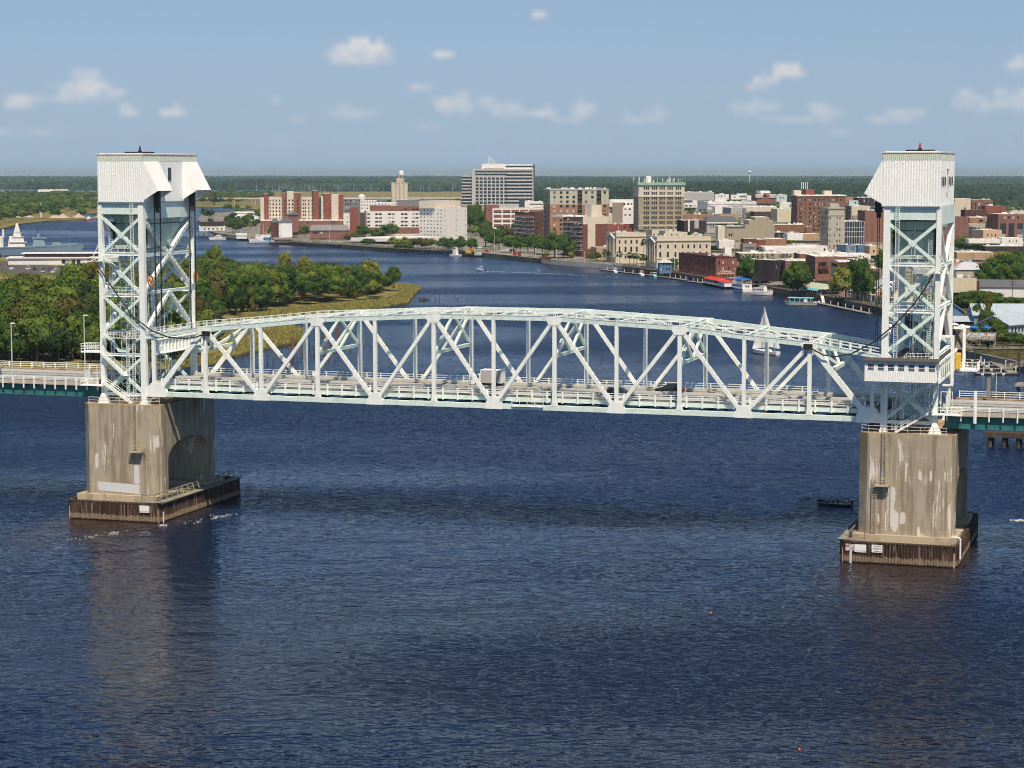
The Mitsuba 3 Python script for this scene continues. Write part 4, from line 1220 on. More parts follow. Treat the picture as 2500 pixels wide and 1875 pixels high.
CITY = [
    ('hotel','tall brick and cream stepped hotel with rows of small windows behind the long shed','hotel',-664.7,1372.8,25,[('wall',0.0,3.3,1.5,16.0,11.0,35.3,'cream','roof_grey',[]),('wall',3.3,7.3,0.0,16.0,11.0,38.3,'brick_red','roof_white',[]),('wall',7.3,19.0,2.0,16.0,15.4,35.2,'cream','roof_white',[('S',[1.2,3.9,6.7,9.6],[16.7,13.6,10.4,7.2,4.1,0.9],1.1,1.8)]),('wall',18.9,35.8,-1.0,16.0,15.4,39.1,'brick_rose','roof_white',[('S',[2.6,13.8],[16.7,13.5,10.4,7.2,4.1,0.9],1.3,1.8)]),('wall',23.4,29.1,-2.2,14.0,15.5,40.5,'cream','roof_white',[('S',[1.8,4.8],[16.7,13.5,10.4,7.2,4.1,0.9],1.3,1.8)]),('wall',35.9,46.4,2.0,16.0,15.3,35.2,'cream','roof_white',[('S',[1.7,3.5,6.6,9.6],[16.8,13.6,10.4,7.2,4.1,0.9],1.1,1.8)]),('wall',45.7,51.2,-3.0,16.0,11.0,40.7,'brick_red','roof_white',[]),('wall',51.2,53.2,-2.0,10.0,10.9,35.2,'glass_wall','roof_white',[]),('wall',53.2,55.0,-3.0,12.0,10.9,36.0,'cream','roof_white',[]),('wall',55.0,62.2,-4.0,16.0,10.9,38.6,'brick_red','roof_white',[]),('wall',62.2,68.6,-3.0,16.0,10.9,37.7,'cream','roof_white',[]),('wall',68.5,72.8,-4.0,16.0,10.9,37.7,'brick_red','roof_white',[]),('wall',-0.1,72.7,-6.0,16.0,2.2,14.7,'brick_rose','roof_white',[('S',[41.4],[10.5],1.3,1.6)]),('cornice',-0.1,72.8,-6.3,16.0,14.5,15.5,'trim_white','roof_white',[])]),
    ('riverfront_inn','white river house with a grey hip roof and a dark brick side','house',-590.4,1228.5,22,[('wall',0.0,6.5,0.0,14.0,5.1,17.1,'brick_dark','roof_slate',[]),('wall',6.6,17.2,-3.0,14.0,5.2,17.2,'white_paint','roof_slate',[('S',[1.0],[10.7,7.6,4.6,1.5],0.8,1.0)])]),
    ('brick_pavilion','square brick tower house with stacked grey hip roofs in front of the hotel','house',-605.7,1297.1,24,[('wall',-0.0,9.2,0.0,10.0,7.1,21.7,'brick_rose','roof_slate',[]),('cornice',-0.8,10.3,-1.0,11.0,21.5,22.3,'roof_slate_w','roof_slate',[])]),
    ('long_brick_shed','long low brick building with a wide dark grey pitched roof','shed',-571.9,1265.9,23,[('wall',-0.0,31.8,0.0,16.0,3.1,9.8,'brick_rose','roof_grey',[('S',[3.1,5.1,7.2,9.2,11.3,13.3,15.4],[4.7],1.9,1.7)])]),
    ('riverside_hotel','white hotel with brick ends,a glass stair and paired windows','hotel',-535.1,1298.5,22,[('wall',0.0,43.9,0.0,18.0,5.5,25.2,'white_wall','roof_white',[('S',[1.7,8.3,11.4,18.9,22.0,29.6,32.7,38.7,41.8],[17.2,14.0,10.9,7.8],2.5,1.5),('S',[32.5,38.7,41.8],[4.6],2.5,1.3)]),('wall',3.1,20.3,2.0,17.0,25.2,29.8,'brick_rose','roof_grey',[]),('wall',20.3,43.9,1.0,17.0,25.2,29.4,'brick_rose','roof_grey',[('S',[12.0,18.4,21.6],[1.5],2.5,1.3)]),('wall',-14.0,-7.1,-2.0,14.0,5.7,28.5,'brick_red','roof_grey',[]),('wall',-7.1,-5.2,-1.0,14.0,7.2,25.3,'brick_rose','roof_grey',[]),('wall',-5.2,-1.7,-0.5,12.0,7.2,23.9,'glass_wall','roof_grey',[]),('wall',-1.7,-0.0,-1.0,14.0,7.2,25.3,'brick_rose','roof_grey',[]),('wall',-0.0,43.9,-0.6,3.0,7.1,11.8,'brick_rose','roof_grey',[])]),
    ('white_hotel','tall plain white hotel block with one column of small windows','hotel',-455.0,1260.9,70.75,[('wall',0.0,31.8,0.0,24.0,2.5,28.9,'white_wall','roof_white',[('S',[3.2,17.6,29.5],[23.9,20.0,16.0,12.0,8.0,4.1],1.0,1.2),('W',[1.7,5.1,8.6,12.0,15.4,18.9,22.3],[24.4,21.6,18.8,15.9,13.1,10.3,7.4,4.6],1.6,1.0)]),('wall',-2.9,33.7,8.0,22.0,28.8,34.5,'cream','roof_white',[]),('wall',-77.2,-11.7,-10.0,30.0,4.3,6.8,'white_paint','roof_white',[])]),
    ('terrace_block','stepped white and dark apartment terrace behind the hotels','apartments',-670.3,1580.8,21,[('wall',-0.0,15.9,0.0,20.0,13.1,31.0,'grey_dark','roof_white',[('S',[1.8,4.4,7.0,9.5,12.1,14.7],[16.0,12.7,9.5,6.2],1.5,1.5)]),('wall',15.9,31.8,2.0,20.0,13.1,29.7,'white_wall','roof_tar',[('S',[1.8,4.4,7.0,9.6,12.1,14.7],[14.8,11.7,8.6],1.2,1.2)]),('wall',31.8,51.4,-3.0,18.0,13.1,27.9,'white_wall','roof_tar',[('S',[2.4,5.6,8.8,12.0,15.2,18.4],[12.6,9.2],1.2,1.2)]),('wall',51.5,73.6,4.0,22.0,13.0,29.9,'grey_dark','roof_white',[])]),
    ('white_gable_flats','narrow white apartment house between the two hotels','apartments',-572.3,1339.2,22,[('wall',-0.0,5.3,0.0,12.0,5.6,22.1,'white_wall','roof_white',[('S',[2.3,3.8],[13.5,9.2],0.9,1.1)])]),
    ('office_tower','tall white office tower with ribbon windows and a sail-shaped fin on its roof','office tower',-647.4,1902.8,19,[('wall',0.0,70.1,0.0,26.0,19.9,60.1,'pale_grey','roof_white',[('S',[6.0,10.5,15.1,19.6,24.2,28.7,33.3,37.9],[29.3,25.5,21.7,17.8,14.0,10.2,6.3,2.5],3.2,2.7),('S',[53.1],[37.1,33.2,29.4,25.5,21.7,17.9,14.0,10.2,6.3,2.5],29.4,2.1),('S',[21.7],[37.1,33.9],36.2,2.0)]),('wall',11.2,70.2,3.0,24.0,60.1,65.1,'white_paint','roof_white',[('S',[42.3],[2.5],31.9,2.0)]),('wall',13.0,36.0,2.0,4.0,60.9,65.8,'trim_white','roof_white',[]),('wall',-11.2,3.4,4.0,24.0,19.9,52.4,'pale_grey','roof_white',[('S',[7.1],[30.2,26.7,23.1,19.6,16.1,12.5,9.0,5.4,1.9],14.0,2.1)]),('wall',68.9,70.4,-0.5,25.0,19.9,65.3,'glass_wall','roof_white',[]),('wall',15.9,79.3,-20.0,-2.0,16.6,21.3,'pale_grey','roof_grey',[('S',[53.6],[2.7],16.1,1.2)])]),
    ('parking_garage','brick and white multi storey car park with open decks','car park',-454.2,1387.1,29.5,[('wall',0.0,44.6,0.0,29.9,5.3,26.6,'brick_rose','roof_concrete',[]),('wall',-5.7,5.8,1.0,8.0,5.4,29.5,'brick_rose','roof_concrete',[]),('deck_edge',-0.1,44.8,-0.3,0.5,25.1,26.4,'trim_white','roof_white',[]),('deck_edge',-0.1,44.8,-0.3,0.5,20.9,22.3,'trim_white','roof_white',[]),('deck_edge',-0.1,44.8,-0.3,0.5,16.8,18.2,'trim_white','roof_white',[]),('deck_edge',-0.1,44.8,-0.3,0.5,12.9,14.2,'trim_white','roof_white',[]),('deck_edge',-0.1,44.8,-0.3,0.5,8.8,10.1,'trim_white','roof_white',[]),('column',-0.1,0.9,-0.3,0.3,5.5,26.5,'trim_white','roof_white',[]),('column',7.8,8.8,-0.3,0.3,5.4,26.5,'trim_white','roof_white',[]),('column',15.5,16.4,-0.3,0.3,5.4,26.4,'trim_white','roof_white',[]),('column',23.1,24.0,-0.3,0.3,5.3,26.4,'trim_white','roof_white',[]),('column',30.9,31.8,-0.3,0.3,5.3,26.4,'trim_white','roof_white',[]),('opening',0.9,44.1,-0.1,0.3,22.3,23.2,'glass_wall2','roof_grey',[]),('opening',0.9,44.1,-0.1,0.3,18.3,19.2,'glass_wall2','roof_grey',[]),('opening',0.9,44.1,-0.1,0.3,14.2,15.2,'glass_wall2','roof_grey',[]),('opening',0.9,44.1,-0.1,0.3,10.1,11.1,'glass_wall2','roof_grey',[])]),
    ('brick_condo','dark brick apartment house with balconies on its river side','apartments',-373.2,1244.9,47.75,[('wall',0.0,8.1,0.0,30.1,5.9,26.1,'brick_dark','roof_tar',[('S',[2.6],[11.8,7.9,4.1],2.1,1.9),('W',[1.9,5.6,9.4,13.2,16.9,20.7,24.4,28.2],[15.7,12.6,9.6,6.5,3.5],1.8,1.9)])]),
    ('tall_apartments','tall apartment house,pale green above and orange brick below,with balconies','apartments',-338.9,1171.9,32.0,[('wall',0.0,45.6,0.0,18.1,33.8,44.6,'pale_green','roof_white',[('S',[3.4,8.6,13.4,18.3,23.2,27.9,32.8,37.8,42.4],[8.7,5.3,1.9],2.0,2.0),('W',[2.3,6.8,11.3,15.9],[8.7,5.3,1.9],2.2,2.2)]),('wall',0.0,45.6,0.0,18.1,6.8,33.8,'brick_orange','roof_white',[('S',[3.4,8.6,13.4,18.3,23.2,27.9,32.8,37.8,42.4],[25.6,22.2,18.8,15.4,12.0,8.6,5.2],2.0,2.0),('W',[2.3,6.8,11.3,15.9],[25.6,22.2,18.8,15.4,12.0,8.6,5.2],2.2,2.2)]),('cornice',-0.6,45.8,-0.5,17.3,44.5,45.2,'trim_grey','roof_white',[])]),
    ('brown_condo','brown apartment block with a cream letter T shape on its blank end','apartments',-266.9,1005.9,49.0,[('wall',0.0,20.4,0.0,23.9,2.6,28.6,'brown_wall','roof_white',[('W',[2.0,6.0,10.0,14.0,17.9,21.9],[24.6,21.3,18.0,14.7,11.4,8.1,4.8,1.5],2.4,1.9)]),('cream_panel',-0.1,20.3,-0.1,0.1,23.8,28.6,'cream','roof_white',[]),('cream_panel',3.7,9.7,-0.1,0.1,7.7,23.8,'cream','roof_white',[]),('wall',10.7,18.7,6.0,14.0,28.5,36.3,'cream','roof_white',[]),('wall',-3.0,13.3,20.0,34.0,28.2,29.4,'trim_white','roof_white',[])]),
    ('customs_wing','left wing of the long cream stone public building,with a pedimented end','public building',-223.1,925.3,32.75,[('wall',-0.0,19.4,0.0,20.1,0.2,20.9,'sandstone','roof_concrete',[('S',[2.1,6.1,9.8,13.4,17.3],[15.1],1.2,2.1),('S',[2.1,6.1,9.8,13.4],[10.5],1.3,3.2),('S',[6.1,9.8,13.6,17.4],[5.8],1.1,2.0),('W',[2.0,6.0,10.0,14.1,18.1],[15.6,10.9],1.4,3.0)]),('cornice',-0.4,19.3,-0.7,0.0,18.5,19.1,'sandstone','roof_concrete',[]),('string_course',-0.3,19.4,-0.3,0.0,7.8,8.2,'sandstone','roof_concrete',[])]),
    ('customs_house','right wing of the long cream stone public building,with pilasters and dark windows','public building',-181.7,860.8,32.5,[('wall',0.0,33.3,0.0,19.9,0.4,21.0,'sandstone','roof_concrete',[('S',[2.1,6.8,11.4,15.8,19.3,23.0,26.7,30.6],[14.8],1.1,2.2),('S',[2.1,6.8,11.4,15.8,19.3,23.0,26.7,30.6],[10.1],1.3,3.0),('S',[2.1,6.8,11.4],[5.3],1.1,1.9),('W',[1.7,5.0,8.3,11.6,15.0,18.3],[16.0,10.6],1.5,3.1)]),('cornice',-0.5,33.1,-0.8,0.0,18.4,19.0,'sandstone','roof_concrete',[]),('string_course',-0.4,33.3,-0.4,0.0,8.0,8.5,'sandstone','roof_concrete',[]),('pilaster',17.7,18.1,-0.3,0.0,8.4,17.2,'sandstone','roof_concrete',[]),('pilaster',20.8,21.3,-0.3,0.0,8.4,17.2,'sandstone','roof_concrete',[]),('pilaster',24.7,25.1,-0.3,0.0,8.4,17.1,'sandstone','roof_concrete',[]),('pilaster',28.1,28.5,-0.3,0.0,8.3,17.1,'sandstone','roof_concrete',[])]),
    ('blue_pavilion','blue two storey pavilion with a pale hip roof and outside stair on the boardwalk','pavilion',-168.1,811.7,20,[('wall',-0.0,6.7,0.0,9.0,2.2,8.1,'blue_paint','roof_pale',[('S',[0.9,2.2,3.9,5.4],[5.1,2.4],0.8,1.5)])]),
    ('bank_tower','eleven storey buff brick bank tower with a deep green cornice and roof aerials','office tower',-256.6,1114.0,24.5,[('wall',-0.0,32.9,0.0,20.2,40.7,48.8,'cream_brick','roof_tar',[('S',[4.1,5.6,7.0,9.8,11.3,12.7,15.4,16.8,18.3,21.1,22.6,24.0,26.9,28.4,29.8],[5.7,2.2],1.0,2.1),('W',[3.4,10.1,16.9],[5.7,2.2],1.6,2.1)]),('wall',-0.0,32.9,0.0,20.2,17.5,40.7,'buff_brick','roof_tar',[('S',[4.1,5.6,7.0,9.8,11.3,12.7,15.4,16.8,18.3,21.1,22.6,24.0,26.9,28.4,29.8],[22.0,18.6,15.2,11.7,8.3,4.9,1.4],1.0,2.1),('W',[3.4,10.1,16.9],[22.0,18.6,15.2,11.7,8.3,4.9,1.4],1.6,2.1)]),('cornice',-1.0,33.5,-1.1,17.8,48.7,50.5,'verdigris','roof_tar',[]),('string_course',-0.4,33.1,-0.4,0.0,40.4,41.2,'cream_brick','roof_tar',[]),('string_course',-0.4,33.1,-0.4,0.0,19.7,20.5,'cream_brick','roof_tar',[]),('penthouse',6.8,10.4,8.0,14.0,50.5,55.0,'white_paint','roof_white',[])]),
    ('grey_flats','grey and white office block left of the bank tower','office',-330.8,1321.3,10,[('wall',-0.0,8.3,0.0,16.0,13.0,32.9,'brown_grey','roof_white',[]),('wall',8.0,17.0,3.0,16.0,12.1,29.2,'white_wall','roof_white',[('S',[2.5,6.1],[15.5,10.8],1.8,1.3)]),('wall',-3.5,16.2,14.0,30.0,29.0,35.2,'white_wall','roof_white',[('S',[12.2,15.4,18.1],[2.5],1.6,1.6)])]),
    ('brick_workshop','low red brick building with a rust coloured roof','shop',-281.7,1127.1,14,[('wall',0.0,17.8,0.0,14.0,14.6,20.6,'brick_red','roof_red',[('S',[11.1,15.0],[4.0],1.3,1.1)])]),
    ('white_deck','white open sided parking deck behind the brick flats','car park',-487.2,1586.4,18,[('wall',0.0,17.5,0.0,20.0,22.7,29.3,'white_wall','roof_concrete',[('S',[10.9],[3.8],12.7,1.0)]),('wall',-5.4,0.1,4.0,20.0,22.7,31.7,'glass_wall','roof_grey',[])]),
    ('theatre','big windowless tan theatre wall with a stepped gable above a dark wing','theatre',-155.6,988.7,18,[('wall',0.0,18.9,0.0,30.0,16.0,25.1,'olive_wall','roof_white',[]),('wall',2.7,17.6,0.0,30.0,25.1,27.7,'olive_wall','roof_white',[]),('wall',6.4,15.4,0.0,26.0,27.7,29.6,'olive_wall','roof_white',[]),('wall',-11.3,0.0,0.0,20.0,14.9,22.4,'olive_wall','roof_white',[('S',[1.5,3.0,11.5],[3.6],0.9,1.8)]),('wall',-17.2,-13.0,-2.0,14.0,15.0,24.2,'cream','roof_white',[]),('wall',-12.9,-11.3,-0.5,12.0,14.9,24.4,'brown_grey','roof_grey',[]),('wall',-11.1,0.1,1.0,20.0,22.3,23.8,'glass_wall','roof_white',[])]),
    ('fly_tower','dark brown windowless box above the theatre roof','theatre',-167.3,1079.4,21.75,[('wall',0.0,11.5,0.0,14.0,25.1,31.4,'brown_dark','roof_white',[])]),
    ('grey_hall','long plain grey hall with a flat roof right of the bank tower','hall',-320.2,1534.5,15,[('wall',-0.0,27.0,0.0,24.0,31.5,39.1,'grey_wall','roof_white',[])]),
    ('white_shops','white low building with dark windows below the grey hall','shop',-284.3,1378.0,16,[('wall',0.0,10.9,0.0,18.0,28.2,33.9,'white_wall','roof_white',[('S',[1.9,5.3,8.5],[1.4],2.1,1.3)]),('wall',-0.1,7.0,-1.0,4.0,33.4,34.4,'grey_dark','roof_grey',[])]),
    ('white_gabled_row','white apartment row with curved gables and grey ends','apartments',-244.4,1285.8,32.0,[('wall',0.0,40.5,0.0,24.1,28.5,34.3,'white_wall','roof_white',[('S',[2.4,4.5,9.5],[1.1],0.8,1.4),('W',[4.0,12.0,20.1],[4.5],2.0,1.8)]),('wall',6.0,15.5,-0.4,3.0,34.4,36.2,'white_wall','roof_white',[]),('wall',29.3,33.1,-0.4,3.0,34.3,35.2,'white_wall','roof_white',[]),('wall',36.5,39.6,-0.4,3.0,34.3,35.0,'white_wall','roof_white',[]),('cornice',-0.2,40.2,-0.6,0.0,32.7,33.2,'trim_grey','roof_white',[]),('cornice',-0.2,40.2,-0.6,0.0,31.3,31.7,'trim_grey','roof_white',[]),('wall',3.3,16.5,-8.0,0.0,25.2,31.0,'white_wall','roof_white',[('S',[7.3,9.8],[4.0,1.6],1.6,1.8)])]),
    ('grey_side_house','white fronted house with a long grey side wall','house',-194.9,1175.6,28,[('wall',0.0,3.2,0.0,22.0,24.3,31.8,'grey_dark','roof_white',[('S',[1.1,2.2],[5.8,3.3,1.3],0.5,1.0)]),('wall',-9.6,-1.2,-4.0,18.0,25.2,32.3,'grey_wall','roof_white',[('S',[4.7,6.9],[3.7,1.7],0.6,1.1)])]),
    ('orange_brick_hall','long low orange brick wall with a weathered parapet','hall',-226.0,1123.8,14,[('wall',0.0,24.9,0.0,20.0,23.6,28.1,'brick_orange','roof_grey',[]),('wall',25.0,38.1,1.0,18.0,24.0,28.3,'tan_brick','roof_grey',[])]),
    ('banner_building','dark brick front with a long vertical banner and white fins','shop',-208.1,1045.5,30,[('wall',0.0,15.8,0.0,16.0,18.2,25.9,'brick_black','roof_white',[]),('banner',7.2,10.2,-0.6,0.2,20.5,26.5,'grey_wall','roof_white',[]),('fin',2.7,3.7,-1.0,0.0,18.3,26.0,'trim_white','roof_white',[])]),
    ('slate_hall','pale hall with a broad grey slate roof','hall',-202.1,1089.4,20,[('wall',-0.0,6.7,0.0,20.0,16.3,23.0,'grey_wall','roof_slate',[('S',[1.2,2.8,4.5],[4.3],0.6,2.4)]),('cornice',-0.3,21.6,-1.0,22.0,22.9,24.0,'trim_white','roof_slate',[])]),
    ('cupola_building','brick and cream office with a white domed drum on its roof','office',-269.4,1613.6,29.5,[('wall',-0.0,19.4,0.0,16.0,27.8,36.4,'brick_rose','roof_white',[('S',[0.8,2.2,3.6,5.0],[7.0],0.5,1.4),('S',[13.7,15.2,16.7,18.2],[7.0],0.5,1.4),('S',[8.4],[7.1],2.7,1.9)]),('wall',-0.9,5.8,-1.0,2.0,33.3,36.6,'cream','roof_white',[('S',[1.4,2.8,4.2,5.6],[1.6],0.5,1.4)]),('wall',12.6,19.2,-1.0,2.0,33.2,36.6,'cream','roof_white',[('S',[0.8,2.3,3.8,5.3],[1.6],0.5,1.4)]),('drum',5.3,14.8,4.0,16.0,37.4,39.6,'white_paint','roof_white',[])]),
    ('white_villa_row','white houses with dark upper windows behind the gabled row','house',-285.1,1503.7,15,[('wall',0.0,12.1,0.0,16.0,33.1,37.7,'white_wall','roof_grey',[('S',[3.5,5.6,8.6],[2.8],1.2,1.5)]),('wall',14.2,19.3,1.0,14.0,33.1,37.2,'white_wall','roof_grey',[('S',[3.0],[2.0],2.0,1.5)]),('wall',19.4,28.0,3.0,14.0,33.1,38.2,'white_wall','roof_white',[('S',[5.1],[2.6],6.1,1.5)]),('wall',27.7,31.7,-2.0,14.0,32.1,36.6,'white_wall','roof_white',[])]),
    ('pale_blue_house','small pale blue house beside the domed office','house',-240.7,1559.7,14,[('wall',0.0,9.6,0.0,12.0,30.4,36.8,'pale_blue','roof_white',[('S',[3.7,6.3],[3.6],1.0,1.3)])]),
    ('cream_block','plain cream block between the theatre and the brick hotel','hall',-174.4,1203.1,23.5,[('wall',-0.0,10.4,0.0,19.9,21.3,30.9,'cream_yellow','roof_white',[('W',[2.5,7.5,12.5,17.4],[6.8,3.4],1.4,1.1)]),('string_course',-0.3,10.5,-0.2,0.0,27.8,28.0,'trim_grey','roof_white',[]),('string_course',-0.3,10.5,-0.2,0.0,24.4,24.6,'trim_grey','roof_white',[])]),
    ('white_cube','small white cube building with a glazed corner','shop',-197.9,1342.5,14,[('wall',-0.0,9.1,0.0,14.0,27.9,33.4,'white_wall','roof_white',[('S',[8.2],[2.8],1.2,1.8)])]),
    ('flat_white_hall','flat roofed white hall behind the dark fly tower','hall',-210.1,1254.7,12,[('wall',-0.0,25.6,0.0,30.0,27.7,31.4,'cream','roof_white',[])]),
    ('brick_hotel','large brown brick hotel with rows of paired white framed windows','hotel',-177.7,1306.9,23.5,[('wall',-0.0,38.6,0.0,19.9,10.5,39.3,'brick_brown','roof_grey',[('S',[2.2,3.3,9.8,10.9,13.3,14.4,16.8,17.9,20.3,21.4,23.8,24.9,27.5,28.6,30.9,32.0,34.5,35.6],[25.5,22.1,18.8,15.4,12.0,8.7,5.3,2.0],0.9,1.7),('S',[6.6],[25.5,22.1,18.8,15.4,12.0,8.7,5.3,2.0],0.7,1.6),('W',[3.3,9.9,16.6],[25.5,22.1,18.7,15.4,12.0,8.6],1.6,1.7)]),('cornice',-0.9,38.9,-0.9,18.3,38.9,39.8,'trim_white','roof_grey',[]),('penthouse',-1.3,4.5,6.0,14.0,39.8,43.4,'cream','roof_white',[]),('penthouse',8.0,14.9,5.0,13.0,39.8,44.3,'brick_red','roof_grey',[]),('penthouse',23.0,29.0,6.0,13.0,39.7,43.0,'cream','roof_white',[])]),
    ('stone_tower','narrow eight storey pale stone tower with a bracketed cornice','office tower',-119.4,1094.6,32.75,[('wall',-0.0,11.7,0.0,13.0,5.6,33.3,'stone_grey','roof_white',[('S',[1.2,4.5,6.4,8.4],[21.4,17.3,13.6,9.8,5.8,2.2],0.9,1.9),('W',[1.1,3.3,5.4,7.6,9.8,12.0],[25.1,21.4,17.3,13.6,9.8,5.8],1.2,1.9)]),('cornice',-0.9,11.8,-0.8,12.2,33.2,34.1,'stone_grey','roof_white',[]),('string_course',-0.7,12.0,-0.4,0.0,28.6,29.0,'stone_grey','roof_white',[]),('penthouse',2.4,9.0,3.0,9.0,33.9,36.7,'stone_grey','roof_white',[])]),
    ('dark_office','dark glass office building with thin pale mullions','office',-120.9,1178.1,20,[('wall',-0.0,14.2,0.0,22.0,6.5,22.8,'glass_wall3','roof_white',[]),('mullion',-0.1,0.2,-0.3,0.0,6.5,22.8,'trim_grey','roof_white',[]),('mullion',1.7,1.9,-0.3,0.0,6.5,22.8,'trim_grey','roof_white',[]),('mullion',3.4,3.7,-0.3,0.0,6.5,22.8,'trim_grey','roof_white',[]),('mullion',5.1,5.4,-0.3,0.0,6.5,22.8,'trim_grey','roof_white',[]),('mullion',6.8,7.1,-0.3,0.0,6.5,22.8,'trim_grey','roof_white',[]),('mullion',8.6,8.8,-0.3,0.0,6.5,22.8,'trim_grey','roof_white',[]),('mullion',10.3,10.6,-0.3,0.0,6.5,22.8,'trim_grey','roof_white',[]),('mullion',12.0,12.3,-0.3,0.0,6.5,22.8,'trim_grey','roof_white',[]),('mullion',13.7,14.0,-0.3,0.0,6.5,22.8,'trim_grey','roof_white',[]),('floor_band',-0.2,14.2,-0.3,0.0,22.6,22.9,'trim_grey','roof_white',[]),('floor_band',-0.2,14.2,-0.3,0.0,18.4,18.7,'trim_grey','roof_white',[]),('floor_band',-0.2,14.2,-0.3,0.0,15.1,15.5,'trim_grey','roof_white',[]),('floor_band',-0.2,14.2,-0.3,0.0,11.5,11.9,'trim_grey','roof_white',[])]),
    ('brick_slab','tall plain red brick slab left of the right lift tower','hall',-115.8,1242.6,24,[('wall',-0.0,14.5,0.0,20.0,5.5,29.2,'brick_rose','roof_slate',[])]),
    ('beige_garage','beige car park with dark slots behind the glass office','car park',-137.2,1319.8,22.0,[('wall',-0.0,14.6,0.0,21.9,19.9,31.3,'sandstone','roof_white',[('W',[5.5,16.4],[9.4,6.3,3.1],7.0,0.8)]),('wall',0.6,10.1,-2.0,4.0,20.0,23.9,'brown_grey','roof_grey',[])]),
    ('dark_loft','dark brick loft with rows of arched windows on the skyline','loft',-170.0,1582.1,22,[('wall',-0.0,18.2,0.0,20.0,26.3,34.0,'brick_black','roof_white',[('S',[1.7,3.6,5.5,7.5,9.4,11.4,13.4,15.3,17.3],[5.0],1.1,2.2)]),('wall',-13.1,-5.7,-4.0,14.0,29.1,35.0,'brick_orange','roof_grey',[]),('wall',-10.4,-2.0,-8.0,8.0,27.3,31.8,'pale_blue','roof_white',[('S',[5.9],[2.3],1.3,1.6)])]),
    ('long_brown_shop','long brown brick shop row with a white parapet','shop',-155.7,1093.6,18,[('wall',-0.0,21.1,0.0,20.0,16.9,22.2,'brick_brown','roof_white',[]),('wall',20.8,24.9,-2.0,14.0,15.6,21.0,'brick_brown','roof_white',[])]),
    ('white_box_store','white windowless store with a tan brick end','shop',-124.5,967.1,18,[('wall',-0.0,9.6,0.0,16.0,16.2,20.2,'white_wall','roof_white',[]),('wall',9.6,19.4,0.0,14.0,16.3,20.1,'tan_brick','roof_white',[])]),
    ('dark_corner_shop','dark corner shop with a white roof behind the orange shop','shop',-137.1,994.6,30,[('wall',-0.0,8.0,0.0,14.0,15.4,20.0,'brick_black','roof_white',[('S',[2.3,5.7],[2.5],1.1,1.3)])]),
    ('orange_shop','orange brick shop with a white parapet and three windows','shop',-129.4,892.1,18,[('wall',-0.0,5.3,0.0,16.0,14.1,18.9,'brick_red','roof_white',[('S',[0.9,2.9,4.4],[3.3],0.7,1.4)]),('wall',5.2,17.5,-0.5,16.0,14.1,19.3,'brick_orange','roof_white',[])]),
    ('grey_pediment_shop','small grey shop with a pediment and a wide dark window','shop',-130.9,860.2,18,[('wall',-0.0,7.6,0.0,14.0,12.4,17.5,'brown_grey','roof_white',[('S',[3.7],[2.5],5.7,1.5)]),('wall',1.1,8.8,9.0,20.0,17.1,20.1,'brick_dark','roof_white',[])]),
    ('white_stepped_shop','white shop with a grey side beside the pediment shop','shop',-152.4,895.3,18,[('wall',0.0,9.4,0.0,14.0,13.2,17.9,'white_wall','roof_white',[]),('wall',9.3,14.2,-1.0,12.0,13.2,17.0,'stone_grey','roof_grey',[])]),
    ('grocer_warehouse','red brick warehouse with painted white lettering and a long dark river side','warehouse',-128.5,774.9,33.0,[('wall',-0.0,12.2,0.0,57.8,1.5,13.2,'brick_red','roof_white',[('S',[1.8,4.3,7.4,10.0],[8.9,5.5],1.0,2.0),('S',[4.3,5.7,7.4,9.8],[1.4],1.0,1.5),('W',[1.3,3.9,6.6,9.2,11.8,14.5,17.1,19.7,22.3,25.0,27.6,30.2,32.9,35.5,38.1,40.8,43.4,46.0,48.6,51.3,53.9,56.5],[9.2,6.5],0.9,2.2),('W',[3.2,9.6,16.1,22.5,28.9,35.3,41.8,48.2,54.6],[3.1],1.6,2.8)]),('cornice',-0.3,12.1,-0.4,57.4,13.0,13.4,'brick_dark','roof_white',[]),('string_course',-0.1,12.1,-0.1,0.0,9.0,9.2,'brick_dark','roof_white',[])]),
    ('white_lift_shaft','small white windowless tower on the warehouse roof','tower',-138.7,847.2,20.5,[('wall',-0.0,3.8,0.0,5.0,9.9,15.6,'white_paint','roof_white',[])]),
    ('stained_wall_store','long stained olive wall of a warehouse with small square openings','warehouse',-118.8,790.6,18,[('wall',0.0,32.4,0.0,22.0,9.9,14.7,'stained_wall','roof_white',[('S',[2.1,4.4,7.1,9.7,12.5,17.6,23.0,27.1],[2.9],0.9,1.0)])]),
    ('white_river_store','white painted river store with draped grey awnings','shop',-102.4,722.3,20,[('wall',-0.0,15.1,0.0,20.0,4.0,13.3,'white_wall','roof_white',[('S',[10.7],[7.4],0.9,0.8)]),('wall',11.3,15.8,4.0,12.0,13.1,14.2,'white_wall','roof_white',[])]),
    ('black_front_store','narrow black brick front with boarded windows','shop',-80.9,687.2,62,[('wall',0.0,8.8,0.0,12.0,5.4,15.8,'brick_black','roof_white',[('S',[2.1,4.3,6.4],[7.2,4.2],0.7,1.8)])]),
    ('brick_store','brick store with a white parapet and a few small white windows','shop',-73.9,678.9,17,[('wall',0.0,14.3,0.0,26.0,6.1,15.9,'brick_rose','roof_white',[('S',[3.3,6.2,7.9],[7.1],0.7,1.1),('S',[10.7],[7.1,3.8],0.8,1.8),('S',[12.5],[0.9],1.5,1.5)])]),
